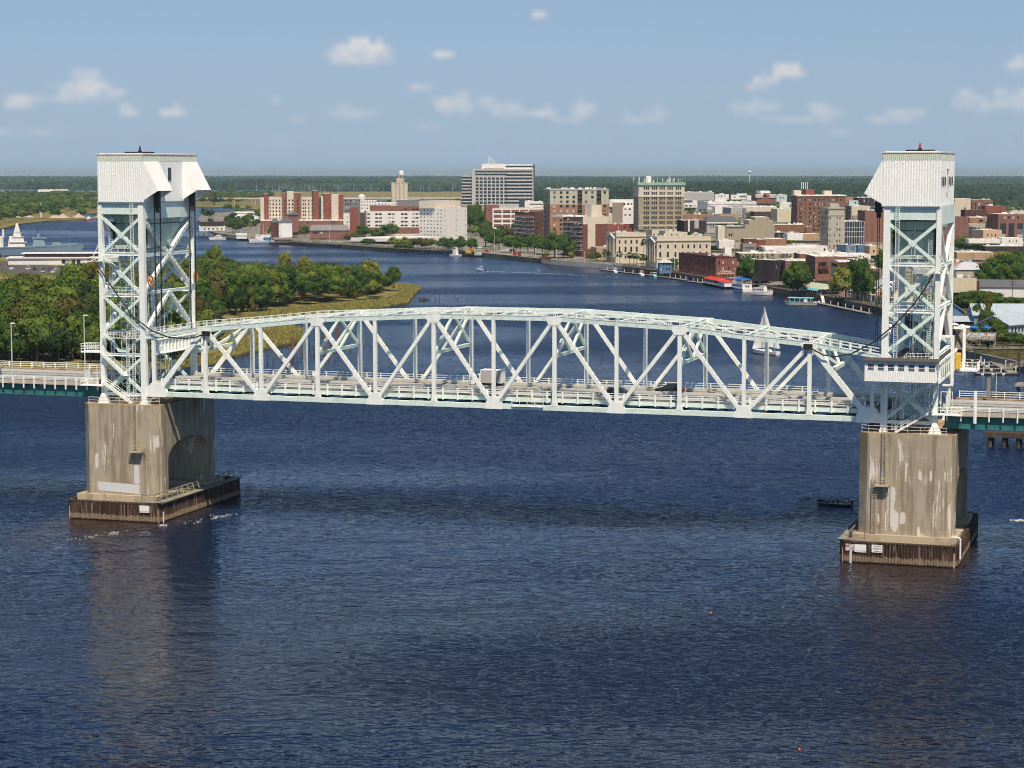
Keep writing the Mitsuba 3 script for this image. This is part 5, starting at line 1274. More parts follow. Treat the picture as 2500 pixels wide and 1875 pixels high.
    ('balcony_house','tall brick house with a flower balcony and black downpipes','house',-56.1,658.3,19,[('wall',-0.0,11.1,0.0,28.0,7.7,19.1,'brick_rose','roof_white',[('S',[2.7,3.4],[7.6],0.6,1.7),('S',[7.5,8.3],[8.1],0.6,1.7),('S',[2.7,6.1,8.7],[3.8],0.8,1.4)]),('balcony',1.5,6.2,-1.6,0.0,13.2,14.5,'brick_dark','roof_grey',[]),('canopy',1.7,5.6,-1.2,0.0,16.3,16.6,'brick_dark','roof_grey',[])]),
    ('brick_range','brown brick range with a white roof behind the balcony house','shop',-76.0,730.7,18,[('wall',0.0,6.3,0.0,20.0,13.0,17.3,'brick_rose','roof_white',[]),('wall',7.4,29.6,2.0,26.0,12.9,15.8,'brick_brown','roof_white',[]),('wall',7.2,10.5,6.0,14.0,14.9,16.9,'trim_white','roof_white',[])]),
    ('white_flat_store','long flat white roofed store with louvred end','shop',-117.6,853.9,18,[('wall',-0.0,6.4,0.0,14.0,10.7,14.5,'grey_wall','roof_white',[]),('wall',0.8,32.5,2.0,30.0,11.6,15.6,'white_wall','roof_white',[])]),
    ('tan_patio_house','tan plastered house with a roof terrace','house',-41.6,636.7,22,[('wall',0.0,7.4,0.0,16.0,9.3,15.6,'tan_plaster','roof_grey',[('S',[1.3,5.5],[3.4],0.8,1.3)]),('terrace_rail',-0.8,7.7,-1.0,12.0,15.5,16.6,'brick_dark','roof_tar',[]),('canopy',-0.6,5.7,0.0,8.0,17.6,18.3,'white_paint','roof_white',[])]),
    ('pink_row','low pink brick row with white sash windows','shop',-35.4,670.2,20,[('wall',-0.0,8.3,0.0,14.0,9.1,13.2,'brick_rose','roof_white',[('S',[1.6,3.0,4.3,5.7,7.1],[1.7],0.6,1.3)]),('wall',-3.0,5.5,10.0,24.0,13.0,17.0,'stone_grey','roof_white',[('S',[1.2,3.5,5.9],[2.3],0.7,1.0)])]),
    ('white_terrace_roof','broad white roof with parapets behind the pink row','shop',-82.9,833.4,18,[('wall',-0.0,17.9,0.0,22.0,10.9,13.4,'white_wall','roof_white',[]),('wall',16.2,27.6,-6.0,18.0,10.8,13.2,'trim_white','roof_white',[])]),
    ('blue_row','blue painted row with tall arched windows','shop',-94.2,1008.2,34,[('wall',-0.0,8.5,0.0,14.0,6.4,12.0,'blue_grey','roof_white',[('S',[0.8,2.0,3.1,4.2,5.4,6.5,7.6],[3.3],0.5,2.3)]),('wall',7.0,14.9,-3.0,12.0,6.2,12.2,'blue_paint','roof_white',[('S',[0.8,2.4,3.9,5.5,7.0],[2.9],0.5,2.3)])]),
    ('peach_house','peach plastered house beside the blue row','house',-75.8,982.6,24,[('wall',0.0,8.1,0.0,14.0,6.5,12.5,'peach','roof_white',[('S',[2.7],[2.7],1.1,1.7),('S',[6.6],[4.2],0.9,1.1)])]),
    ('corner_cafe','small stone corner building with a striped awning under the stone tower','shop',-119.2,1063.2,28,[('wall',-0.0,16.1,0.0,14.0,3.9,7.4,'stone_grey','roof_grey',[('S',[7.6,11.0,13.5],[1.6],1.8,1.0)])]),
    ('plaza_office','brown brick and beige office block on the skyline right of the tower','office',-54.3,1409.0,20,[('wall',-0.0,18.1,0.0,16.0,24.9,35.2,'brick_brown','roof_white',[('S',[0.9,4.0,7.1,10.3,13.4,16.6],[6.7,3.5],1.5,2.6)]),('wall',-13.6,-0.5,-2.0,16.0,21.7,36.4,'sandstone','roof_white',[('S',[8.5],[6.3],1.3,2.2)])]),
    ('red_store','red brick store with a flat roof','shop',-25.4,1208.4,18,[('wall',-0.0,14.1,0.0,14.0,28.1,33.9,'brick_red','roof_grey',[]),('wall',-16.3,-0.6,-8.0,6.0,26.4,31.0,'brick_dark','roof_grey',[])]),
    ('glass_front_office','brick office with tall blue glass bays at the right edge','office',-6.7,1088.4,22.5,[('wall',-0.0,18.8,0.0,23.9,13.9,30.5,'brick_rose','roof_white',[('S',[3.4,9.0,14.9],[8.8,5.3],3.9,3.5),('S',[3.4,9.0,14.9],[2.6],3.9,2.3),('S',[1.8,4.5,7.3,10.3,13.4,15.8],[14.3],1.2,1.9)])]),
    ('red_small_hall','small orange hall with a rounded white roof','hall',-26.5,1103.1,10,[('wall',0.0,10.4,0.0,12.0,24.0,27.8,'brick_orange','roof_white',[('S',[7.4],[1.6],2.7,1.4)])]),
    ('brick_slab','tall plain brick slab right behind the right lift tower','hall',-61.9,1259.7,24,[('wall',-0.0,21.4,0.0,20.0,3.4,24.6,'brick_rose','roof_slate',[])]),
    ('sand_coloured_hall','sand coloured hall with arched windows and roof plant','hall',-8.8,1003.8,26.5,[('wall',0.0,12.1,0.0,20.0,16.6,22.4,'peach','roof_white',[('S',[3.0,5.6,8.0],[2.5],0.8,1.8)])]),
    ('white_long_store','long white store with a row of roof vents','shop',-13.5,960.3,14,[('wall',-0.0,19.6,0.0,14.0,15.6,18.0,'white_wall','roof_white',[]),('wall',19.2,31.8,-2.0,14.0,14.1,18.9,'white_wall','roof_white',[('S',[4.7,6.7,8.7],[2.8],0.6,1.3)])]),
    ('black_long_store','long dark brick store with a pale roof edge','shop',3.2,881.7,14,[('wall',-0.0,22.1,0.0,14.0,13.9,16.8,'brick_black','roof_white',[])]),
    ('tan_wall_store','low tan brick store in front of the brick slab','shop',-6.1,815.8,12,[('wall',-0.0,19.2,0.0,16.0,12.0,15.7,'tan_brick','roof_white',[])]),
    ('pink_store','pink plastered store with a dark roof','shop',0.6,734.0,10,[('wall',0.0,12.9,0.0,14.0,8.8,14.0,'pink_wall','roof_slate',[]),('wall',-1.4,-0.1,-1.0,12.0,8.8,14.2,'brick_red','roof_grey',[])]),
    ('grey_hip_house','grey house with a pale hip roof','house',5.5,693.6,18,[('wall',0.0,14.3,0.0,12.0,8.2,12.1,'stone_grey','roof_pale',[])]),
    ('yellow_wall_store','plain pale yellow wall of a tall store','shop',15.9,571.0,8,[('wall',0.0,10.4,0.0,14.0,8.3,14.5,'cream_yellow','roof_grey',[]),('wall',10.4,11.6,1.0,12.0,8.3,13.4,'brick_dark','roof_grey',[])]),
]

for row in CITY:
    building(row)
# lesser buildings that fill the blocks between
fl_ = random.Random(12)
WORDS = {'white_wall': 'white', 'grey_wall': 'grey', 'cream': 'cream', 'brick_rose': 'dull red brick', 'brick_brown': 'brown brick', 'tan_brick': 'tan brick', 'stone_grey': 'stone grey', 'sandstone': 'pale stone'}
taken = [(C + u * (bl[0][1] + bl[0][2]) / 2 + v * (bl[0][3] + bl[0][4]) / 2, .5 * math.hypot(bl[0][2] - bl[0][1], bl[0][4] - bl[0][3])) for C, u, v, yaw, bl in FRAMES.values()]
names = list(FRAMES)
made = 0
for _ in range(900):
    if made >= 44:
        break
    D, az = fl_.uniform(1330, 2250), YAW + math.atan((fl_.uniform(1180, 2560) - 1250) / 5111)
    p_ = np.array([CAM[0] + D * math.sin(az), CAM[1] + D * math.cos(az)])
    w, d = fl_.uniform(12, 26), fl_.uniform(10, 20)
    if math.degrees(az - YAW) < 2.6 and D < 1850:
        continue
    if not CITY_POLY.buffer(-22).contains(sg_.Point(p_)) or any(np.linalg.norm(p_ - q_) < r_ + .45 * math.hypot(w, d) for q_, r_ in taken):
        continue
    taken.append((p_, .45 * math.hypot(w, d)))
    near = min(range(len(names)), key=lambda i: np.linalg.norm(taken[i][0] - p_))
    h, wall = fl_.uniform(6, 11.5) + (D - 1300) * .006, fl_.choice(list(WORDS))
    a = math.radians(30)
    C = p_ - np.array([math.cos(a), math.sin(a)]) * w / 2 - np.array([-math.sin(a), math.cos(a)]) * d / 2
    n = int(w / 3.2)
    ws = [('S', [(i + .5) * w / n for i in range(n)], [2 + 3.4 * j for j in range(int((h - 1) / 3.4))], 1.2, 1.7)] if fl_.random() < .75 else []
    roof = fl_.choice(('roof_white', 'roof_white', 'roof_concrete', 'roof_grey'))
    building(('town_building', f'low {WORDS[wall]} town building, {dict(roof_white="white", roof_concrete="pale", roof_grey="grey")[roof]} flat roof, next to the {names[near].split("_0")[0].replace("_", " ")}', 'building', C[0], C[1], 30, [('wall', 0, w, 0, d, 2.5, 2.5 + h, wall, roof, ws)]))
    made += 1


def hip_roof(root, name, i, over, h, mat, ridge=.35):
    """hip or gable roof on block i of the building"""
    C, u, v, yaw, bl = FRAMES[root]
    _, u0, u1, v0, v1, z0, z1 = bl[i][:7]
    Q = lambda a, c, z: (C[0] + u[0] * a + v[0] * c, C[1] + u[1] * a + v[1] * c, z)
    u0, u1, v0, v1 = u0 - over, u1 + over, v0 - over, v1 + over
    vm = (v0 + v1) / 2
    um, hw = (u0 + u1) / 2, (u1 - u0) / 2
    e = max(.01, hw * ridge)
    m = MB().add([Q(u0, v0, z1), Q(u1, v0, z1), Q(u1, v1, z1), Q(u0, v1, z1), Q(um - e, vm, z1 + h), Q(um + e, vm, z1 + h)], [[0, 1, 5], [0, 5, 4], [1, 2, 5], [2, 3, 4], [2, 4, 5], [3, 0, 4], [0, 2, 1], [0, 3, 2]])
    part(root, name, m, mat)


hip_roof('riverfront_inn', 'hip_roof', 0, .6, 3.2, 'roof_slate')
hip_roof('riverfront_inn', 'hip_roof', 1, .6, 3.2, 'roof_slate')
hip_roof('brick_pavilion', 'hip_roof', 0, .9, 3.0, 'roof_slate', .02)
hip_roof('long_brick_shed', 'hip_roof', 0, .8, 4.4, 'roof_grey', .9)
hip_roof('blue_pavilion', 'hip_roof', 0, .8, 2.4, 'roof_pale', .05)
hip_roof('slate_hall', 'hip_roof', 1, .3, 3.6, 'roof_slate', .8)
hip_roof('grey_hip_house', 'hip_roof', 0, .6, 3.4, 'roof_pale', .4)
# the fin on the office tower: a sail of two curved posts and slats
C, u, v, yaw, bl = FRAMES['office_tower']
z = bl[1][6]
f = MB()
P0 = lambda a, zz: (C[0] + u[0] * a + v[0] * 5, C[1] + u[1] * a + v[1] * 5, zz)
w_ = (bl[0][2] - bl[0][1]) / 565
A_ = [P0((420 - 265) * w_ + i * .5, z + (8.6 if True else 0) * (1 - i / 8) ** .0 * (1 - i * .0) - i * 1.05) for i in range(1)]
top = P0((416 - 265) * w_, z + 8.4)
f.tube(P0((422 - 265) * w_, z - .5), top, .35, 6)
arc = [P0((416 - 265 + t * 64) * w_, z + 8.4 * (1 - t ** 1.7)) for t in np.linspace(0, 1, 9)]
f.path(arc, .3, 6)
for t in (.25, .45, .65, .82):
    f.tube(P0((416 - 265 + 6 * t) * w_, z + 8.4 * (1 - t)), P0((416 - 265 + t * 64) * w_, z + 8.4 * (1 - t ** 1.7)), .14, 5)
part('office_tower', 'roof_fin', f, 'gloss_white', label='white sail-shaped steel fin')
# aerials on the bank tower
C, u, v, yaw, bl = FRAMES['bank_tower']
z = bl[2][6]
for i in range(34):
    a, c = pick.uniform(-1, 33), pick.choice((pick.uniform(-.5, 1.5), pick.uniform(0, 18)))
    p_ = C + u * a + v * c
    h = pick.uniform(1.5, 4.2)
    m = MB().tube((p_[0], p_[1], z - .6), (p_[0], p_[1], z + h), .09, 5)
    if i % 2:
        m.box(p_[0] - .22, p_[0] + .22, p_[1] - .15, p_[1] + .15, z + h - 2., z + h)
    part('bank_tower', 'aerial', m, 'trim_white')
C, u, v, yaw, bl = FRAMES['brick_hotel']
for i in range(4):
    p_ = C + u * (5.3 + i * 1.5) + v * 8
    part('brick_hotel', 'aerial', MB().tube((p_[0], p_[1], bl[3][6]), (p_[0], p_[1], bl[3][6] + 5.5), .3, 6), 'trim_white')
for i in range(26):
    C, u, v, yaw, bl = FRAMES['tall_apartments']
    p_ = C + u * pick.uniform(1, 44) + v * pick.uniform(.8, 15)
    part_at('tall_apartments', 'roof_unit', UNIT, pick.choice(('trim_white', 'galvanised', 'grey_dark')), T().translate([p_[0], p_[1], bl[0][6] + .6]).rotate([0, 0, 1], yaw).scale([pick.uniform(.8, 3), 1.4, pick.uniform(1.2, 2.6)]))


def balconies(root, i, face, n, m_, h, depth, mat, z_first=4.0):
    """slab and rail of every balcony on one face of block i"""
    C, u, v, yaw, bl = FRAMES[root]
    _, u0, u1, v0, v1, z0, z1 = bl[i][:7]
    for r in range(m_):
        z = z0 + z_first + r * h
        if z > z1 - 1.5:
            break
        for q in range(n):
            if face == 'W':
                L_ = v1 - v0
                c0, c1 = v0 + L_ * (q + .12) / n, v0 + L_ * (q + .88) / n
                pts = [C + u * (u0 - depth) + v * c0, C + u * u0 + v * c0, C + u * u0 + v * c1, C + u * (u0 - depth) + v * c1]
            else:
                L_ = u1 - u0
                c0, c1 = u0 + L_ * n[q][0], u0 + L_ * n[q][1]
                pts = [C + u * c0 + v * (v0 - depth), C + u * c1 + v * (v0 - depth), C + u * c1 + v * v0, C + u * c0 + v * v0]
            b = MB().hexa([(*p_, z - .2) for p_ in pts] + [(*p_, z) for p_ in pts])
            for s in (0, .55, 1.05):
                for e in range(4):
                    if s:
                        b.beam((*pts[e], z + s), (*pts[(e + 1) % 4], z + s), .05, .06)
            part(root, 'balcony', b, mat)


balconies('brick_condo', 0, 'W', 5, 6, 3.1, 1.7, 'trim_grey')
balconies('tall_apartments', 1, 'W', 3, 9, 3.2, 1.7, 'grey_dark')
balconies('tall_apartments', 0, 'W', 3, 3, 3.2, 1.7, 'grey_dark', 1.6)
balconies('brown_condo', 0, 'W', 4, 8, 3.0, 1.9, 'trim_grey')
for bi, n, z in ((1, 9, 4.), (0, 3, 1.6)):
    C, u, v, yaw, bl = FRAMES['tall_apartments']
    for fr in ((.465, .545), (.79, .87)):
        _, u0, u1, v0, v1, z0, z1 = bl[bi][:7]
        part('tall_apartments', 'loggia', MB().hexa([(*(C + u * (u0 + (u1 - u0) * a) + v * c), zz) for zz in (z0 + (3 if bi else 0.5), z1 - .6) for a, c in ((fr[0], -.06), (fr[1], -.06), (fr[1], .02), (fr[0], .02))]), 'glass_wall2')
        for r in range(n):
            zz = z0 + z + r * 3.2
            if zz < z1 - 1:
                part('tall_apartments', 'balcony', MB().hexa([(*(C + u * (u0 + (u1 - u0) * a) + v * c), h_) for h_ in (zz - .15, zz + .12) for a, c in ((fr[0], -1.1), (fr[1], -1.1), (fr[1], -.07), (fr[0], -.07))]).box(0, 0, 0, 0, 0, 0) if False else MB().hexa([(*(C + u * (u0 + (u1 - u0) * a) + v * c), h_) for h_ in (zz - .15, zz + .12) for a, c in ((fr[0], -1.1), (fr[1], -1.1), (fr[1], -.07), (fr[0], -.07))]), 'grey_dark')
# pediments of the public building: sloping stones on the river ends
for root in ('customs_wing', 'customs_house'):
    C, u, v, yaw, bl = FRAMES[root]
    _, u0, u1, v0, v1, z0, z1 = bl[0][:7]
    c = (v1 + v0) / 2
    a, b, h = v0 + 2.2, v1 - 2.2, z1 - 3.4
    for p_, q_ in ((a, c), (b, c)):
        part(root, 'pediment', MB().beam((*(C + u * (u0 - .5) + v * p_), h), (*(C + u * (u0 - .5) + v * q_), h + 2.6), .9, .35), 'trim_white')
    part(root, 'pediment', MB().beam((*(C + u * (u0 - .5) + v * a), h - .2), (*(C + u * (u0 - .5) + v * b), h - .2), .9, .35), 'sandstone')
    for i in range(6):
        p_ = C + u * (u0 - .5) + v * (a + .6 + (b - a - 1.2) * i / 5)
        part(root, 'column', MB().tube((*p_, z0 + 5.5), (*p_, h - .4), .5, 10, .42), 'sandstone', True)
# lettering on the warehouse
C, u, v, yaw, bl = FRAMES['grocer_warehouse']
W0 = bl[0][2] - bl[0][1]
for txt, z, h in (('J W BROOKS', 5.25, .62), ('WHOLESALE GROCER', 4.2, .62)):
    tm = meshkit.text_mesh(txt, h, .02, True)
    vv = np.array(tm.vertices)
    w = vv[:, 0].max()
    s = min(1.25, W0 * (.62 if 'J W' in txt else .78) / w)
    q_ = C[None] + u * ((vv[:, 0] - w / 2) * s + W0 * .47)[:, None] - v * (.03 + vv[:, 2])[:, None]
    part('grocer_warehouse', 'lettering', (np.c_[q_, vv[:, 1] + z], np.array(tm.faces)), 'trim_white')


# ---- things that are not boxes
def cyl(m, x, y, z0, z1, r, n=20, r2=None):
    return m.tube((x, y, z0), (x, y, z1), r, n, r2)


k = thing('grain_silo', 'pale concrete silo block with rounded bins and a tower on top', 'silo')
sx, sy = -837, 2156
sm = MB()
for i in range(4):
    cyl(sm, sx + i * 5.2, sy + (i % 2) * .6, 2, 42.5, 3.3, 18)
part(k, 'bins', sm, 'sandstone', 30)
part(k, 'head_house', MB().box(sx + 4.6, sx + 12.4, sy - 2.2, sy + 5, 42.5, 48.6), 'sandstone')
part(k, 'bin_roof', MB().box(sx - 3.4, sx + 19, sy - 3, sy + 5, 42.5, 43.2), 'roof_concrete')
k = thing('water_tower', 'white water tank on legs above the silo', 'water tower')
tx, ty = sx + 7.4, sy + 8
part(k, 'tank', cyl(cyl(MB(), tx, ty, 52.6, 56.6, 3.2), tx, ty, 56.6, 58., 3.2, 20, .3), 'gloss_white', 30)
part(k, 'leg', MB().tube((tx - 2.6, ty - 2, 2), (tx - 2.4, ty - 1.8, 52.6), .3).tube((tx + 2.6, ty - 2, 2), (tx + 2.4, ty - 1.8, 52.6), .3).tube((tx, ty + 2.4, 2), (tx, ty + 2.4, 52.6), .3), 'galvanised', kind='stuff')
k = thing('storage_tank', 'white cylindrical tank left of the silo', 'tank')
part(k, 'shell', cyl(MB(), -862, 2110, 2, 27.0, 4.5, 24), 'white_paint', 30)
part(k, 'cone_roof', cyl(MB(), -862, 2110, 27.0, 29., 4.6, 24, .4), 'trim_white')
k = thing('water_tower', 'tiny white water tower on the far skyline between the two office towers', 'water tower')
wx, wy = -1180, 6200
part(k, 'bowl', (lambda s: (np.array(s.vertices) * [5.5, 5.5, 4] + [wx, wy, 50], np.array(s.faces)))(trimesh.creation.icosphere(2)), 'gloss_white', True)
part(k, 'shaft', cyl(MB(), wx, wy, -2, 47, 1.2, 10), 'gloss_white')
# elevated highway across the marsh, far left
def viaduct(label, pts, z, w, step, zb=0.5):
    k = thing('highway_bridge', label, 'bridge')
    d, r = MB(), MB()
    for a, b in zip(pts[:-1], pts[1:]):
        d.beam((*a, z), (*b, z), w, 1.5)
        r.beam((*a, z + 1.2), (*b, z + 1.2), w + .3, .9)
    part(k, 'deck', d, 'concrete_pale')
    part(k, 'parapet', r, 'trim_grey')
    ln = sg_.LineString(pts)
    pm = MB()
    s = step / 2
    while s < ln.length:
        p_, t = along(ln, s)
        n_ = np.array([-t[1], t[0]])
        for o in (-w * .3, w * .3):
            q_ = p_ + n_ * o
            pm.box(q_[0] - .8, q_[0] + .8, q_[1] - .8, q_[1] + .8, zb - 1, z - .7)
        s += step
    part(k, 'column', pm, 'concrete_pale', kind='stuff')


viaduct('pale elevated highway bridge on columns over the marsh behind the brick hotel', [(-1900, 2650), (-1500, 2760), (-1110, 2900), (-900, 3020)], 11.5, 11, 34)
viaduct('long low trestle bridge far off in the marsh, left', [(-3300, 5600), (-2700, 5900), (-2300, 6150)], 9, 10, 40)


# ------------------------------------------------------------------ trees
def leaf_cards(rng, pts, nrm, size, jit=.55):
    """one small bent card (two triangles) per point, roughly facing outward"""
    n = len(pts)
    d = nrm + rng.normal(0, jit, (n, 3))
    d /= np.linalg.norm(d, axis=1, keepdims=True)
    a = np.cross(d, rng.normal(0, 1, (n, 3)))
    a /= np.linalg.norm(a, axis=1, keepdims=True) + 1e-9
    b = np.cross(d, a)
    s = size * rng.uniform(.6, 1.35, (n, 1))
    v = np.stack([pts - a * s, pts - b * s * .6 + d * s * .15, pts + a * s, pts + b * s * .6 + d * s * .15], 1).reshape(-1, 3)
    i = np.arange(n)[:, None] * 4
    return v, np.vstack([i + [0, 1, 2], i + [0, 2, 3]])


def crown(seed, kind, cards=1500, blobs=22):
    """crown of a tree one metre tall and about one metre wide: clumps of leaf cards round dark cores; colours per vertex"""
    rng = np.random.default_rng(seed)
    V, F, Cc, n = [], [], [], 0
    pal = {'b': ((.040, .086, .017), (.090, .142, .028)), 'g': ((.074, .126, .022), (.145, .190, .038)), 'o': ((.075, .082, .022), (.115, .112, .034)), 'l': ((.15, .18, .034), (.23, .24, .055)),
           'd': ((.024, .052, .018), (.048, .086, .028)), 'c': ((.085, .095, .018), (.135, .135, .028)), 's': ((.055, .08, .028), (.10, .12, .045))}[kind]
    cen = []
    if kind == 'c':
        for i in range(blobs + 9):
            h = rng.uniform(.12, .97)
            r = .40 * (1 - h) ** .8 + .03
            a = rng.uniform(0, TWO_PI)
            cen.append((r * math.cos(a) * .75, r * math.sin(a) * .75, h, .07 + .13 * (1 - h)))
    elif kind == 's':
        for i in range(blobs):
            a, r = rng.uniform(0, TWO_PI), math.sqrt(rng.uniform(0, 1)) * .36
            cen.append((r * math.cos(a), r * math.sin(a), rng.uniform(.2, .75), rng.uniform(.13, .24)))
    else:
        hi = .36 if kind != 'l' else .3
        for i in range(blobs):
            a, t = rng.uniform(0, TWO_PI), rng.uniform(-.55, 1)
            r = math.sqrt(max(0, 1 - t * t * .8)) * rng.uniform(.45, 1.08) * .35
            cen.append((r * math.cos(a), r * math.sin(a), .58 + t * hi * rng.uniform(.55, .95), rng.uniform(.075, .20)))
        cen.append((0, 0, .62, .3))
    ico = trimesh.creation.icosphere(1)
    iv, if_ = np.array(ico.vertices), np.array(ico.faces)
    tot = sum(c[3] ** 2 for c in cen)
    for x, y, z, r in cen:
        tone = rng.uniform(0, 1)
        base = np.array(pal[0]) * (1 - tone) + np.array(pal[1]) * tone
        lump = 1 + (meshkit.noise(iv * 1.7 + [x * 9, y * 9, z * 9 + seed], seed) - .5) * .6
        cv = iv * lump[:, None] * r * [.78, .78, .72] + [x, y, z]
        V.append(cv); F.append(if_ + n); n += len(cv)
        Cc.append(np.repeat(base[None] * .8, len(cv), 0))
        m = int(cards * r * r / tot)
        d = rng.normal(0, 1, (m, 3))
        d /= np.linalg.norm(d, axis=1, keepdims=True)
        lm = 1 + (meshkit.noise(d * 1.7 + [x * 9, y * 9, z * 9 + seed], seed) - .5) * .6
        pts = d * (lm * (rng.uniform(.8, 1.16, m) + rng.exponential(.11, m) * (rng.random(m) < .35)))[:, None] * r * [1, 1, .92] + [x, y, z]
        keep = pts[:, 2] > .05
        lv, lf = leaf_cards(rng, pts[keep], d[keep] + [0, 0, .25], .030 if kind != 'c' else .026)
        V.append(lv); F.append(lf + n); n += len(lv)
        tint = np.clip(rng.normal(1, .22, (keep.sum(), 1)), .5, 1.7) * base * (1 + rng.normal(0, .08, (keep.sum(), 3)))
        Cc.append(np.repeat(tint, 4, 0))
    V, F, Cc = np.vstack(V), np.vstack(F), np.clip(np.vstack(Cc), .004, .6)
    return mikit.ply((V, F), None, False, color=Cc)


scene['foliage'] = {'type': 'twosided', 'bsdf': {'type': 'diffuse', 'reflectance': {'type': 'mesh_attribute', 'name': 'vertex_color'}}}
matt('bark', weather((.14, .11, .085), (.09, .075, .06), .6))
matt('bark_pale', (.36, .33, .29))


def trunk_mesh(seed):
    rng = np.random.default_rng(seed)
    m = MB().tube((0, 0, -.03), (.01, 0, .45), .028, 7, .018)
    for i in range(6):
        a = rng.uniform(0, TWO_PI)
        z = rng.uniform(.25, .5)
        e = np.array([math.cos(a) * .27, math.sin(a) * .27, z + rng.uniform(.15, .38)])
        m.tube((.005, 0, z), e, .013, 5, .005)
        for _ in range(2):
            m.tube(e * .7 + np.array([0, 0, z]) * .3, e + rng.normal(0, .09, 3), .006, 4, .002)
    return mikit.ply(m.mesh())


TRUNK = [trunk_mesh(s) for s in range(3)]
NEAR = {k: [crown(i * 7 + j, k, 1500) for j in range(3 if k in 'bg' else 2)] for i, k in enumerate('bgoldcs')}
LITE = {k: [crown(50 + i * 7 + j, k, 700, 15) for j in range(2)] for i, k in enumerate('bgoldc')}
TREE_WORDS = {'b': 'round dark green broadleaf tree', 'g': 'mid green broadleaf tree', 'o': 'olive brown tinged tree', 'l': 'bright yellow green tree', 'd': 'blackish green dense tree', 'c': 'cone shaped golden green cypress', 's': 'low spreading shrub'}


def tree(name, x, y, h, w, kind, z, label, group=None, lite=False, cat='tree', drop=0.):
    k = thing(name, label, cat, group)
    a = rng.uniform(0, 360)
    tw = T().translate([x, y, z - drop * h]).rotate([0, 0, 1], a).scale([w, w, h * (1 + drop)])
    lib = (LITE if lite else NEAR)[kind]
    c = lib[int(rng.integers(len(lib)))]
    part_at(k, 'crown', c, 'foliage', tw)
    part_at(k, 'trunk', TRUNK[int(rng.integers(3))], 'bark', T().translate([x, y, z]).rotate([0, 0, 1], a).scale([min(w, h) * .9, min(w, h) * .9, h]))
    return k


# the island wood
FRONT = [(-262, 240), (-237, 238), (-205, 244), (-190, 256), (-192, 290), (-207, 330), (-230, 366), (-251, 416), (-257, 455), (-258, 498), (-251, 528), (-243, 548), (-246, 592), (-261, 640)]
WOOD = sg_.Polygon(FRONT + [(-276, 662), (-303, 698), (-375, 760), (-445, 800), (-519, 888), (-560, 940), (-640, 990), (-680, 960), (-545, 730)])
OPEN = sg_.Polygon([(-480, 690), (-470, 740), (-545, 830), (-600, 900), (-700, 880), (-560, 715)])
cand = []
x0, y0, x1, y1 = WOOD.bounds
gy = y0
cell = 9.2
while gy < y1:
    gx = x0
    while gx < x1:
        cand.append((gx + rng.uniform(-.42, .42) * cell, gy + rng.uniform(-.42, .42) * cell))
        gx += cell
    gy += cell
cand = [c for c in cand if WOOD.contains(sg_.Point(c)) and not OPEN.contains(sg_.Point(c))]
view = lambda x, y: math.degrees(math.atan2(x - CAM[0], y - CAM[1])) - math.degrees(YAW)
cand = [c for c in cand if view(*c) > -14.6]
cand.sort(key=lambda c: math.hypot(c[0] - CAM[0], c[1] - CAM[1]))
SPECIAL = [(-262, 612, 17, 15, 'l', 'tall yellow green tree at the right tip of the island wood'), (-258, 632, 12, 9, 'b', 'dark rounded tree outermost at the right tip of the island wood'),
           (-371, 667, 19.5, 14, 'g', 'tall green tree standing above the wood just right of the left tower'), (-300, 590, 14, 9, 'c', 'golden cypress inside the right half of the island wood'),
           (-345, 700, 17.5, 8, 'l', 'pale slender tree topping the middle of the island wood'), (-372, 660, 15, 9, 'l', 'light green poplar-like tree left of the golden cypress'), (-330, 690, 15, 9, 'l', 'yellow crowned tree on the skyline of the wood, right of centre')]
for x, y, h, w, kd, lab in SPECIAL:
    tree('tree', x, y, h, w, kd, .6, lab)
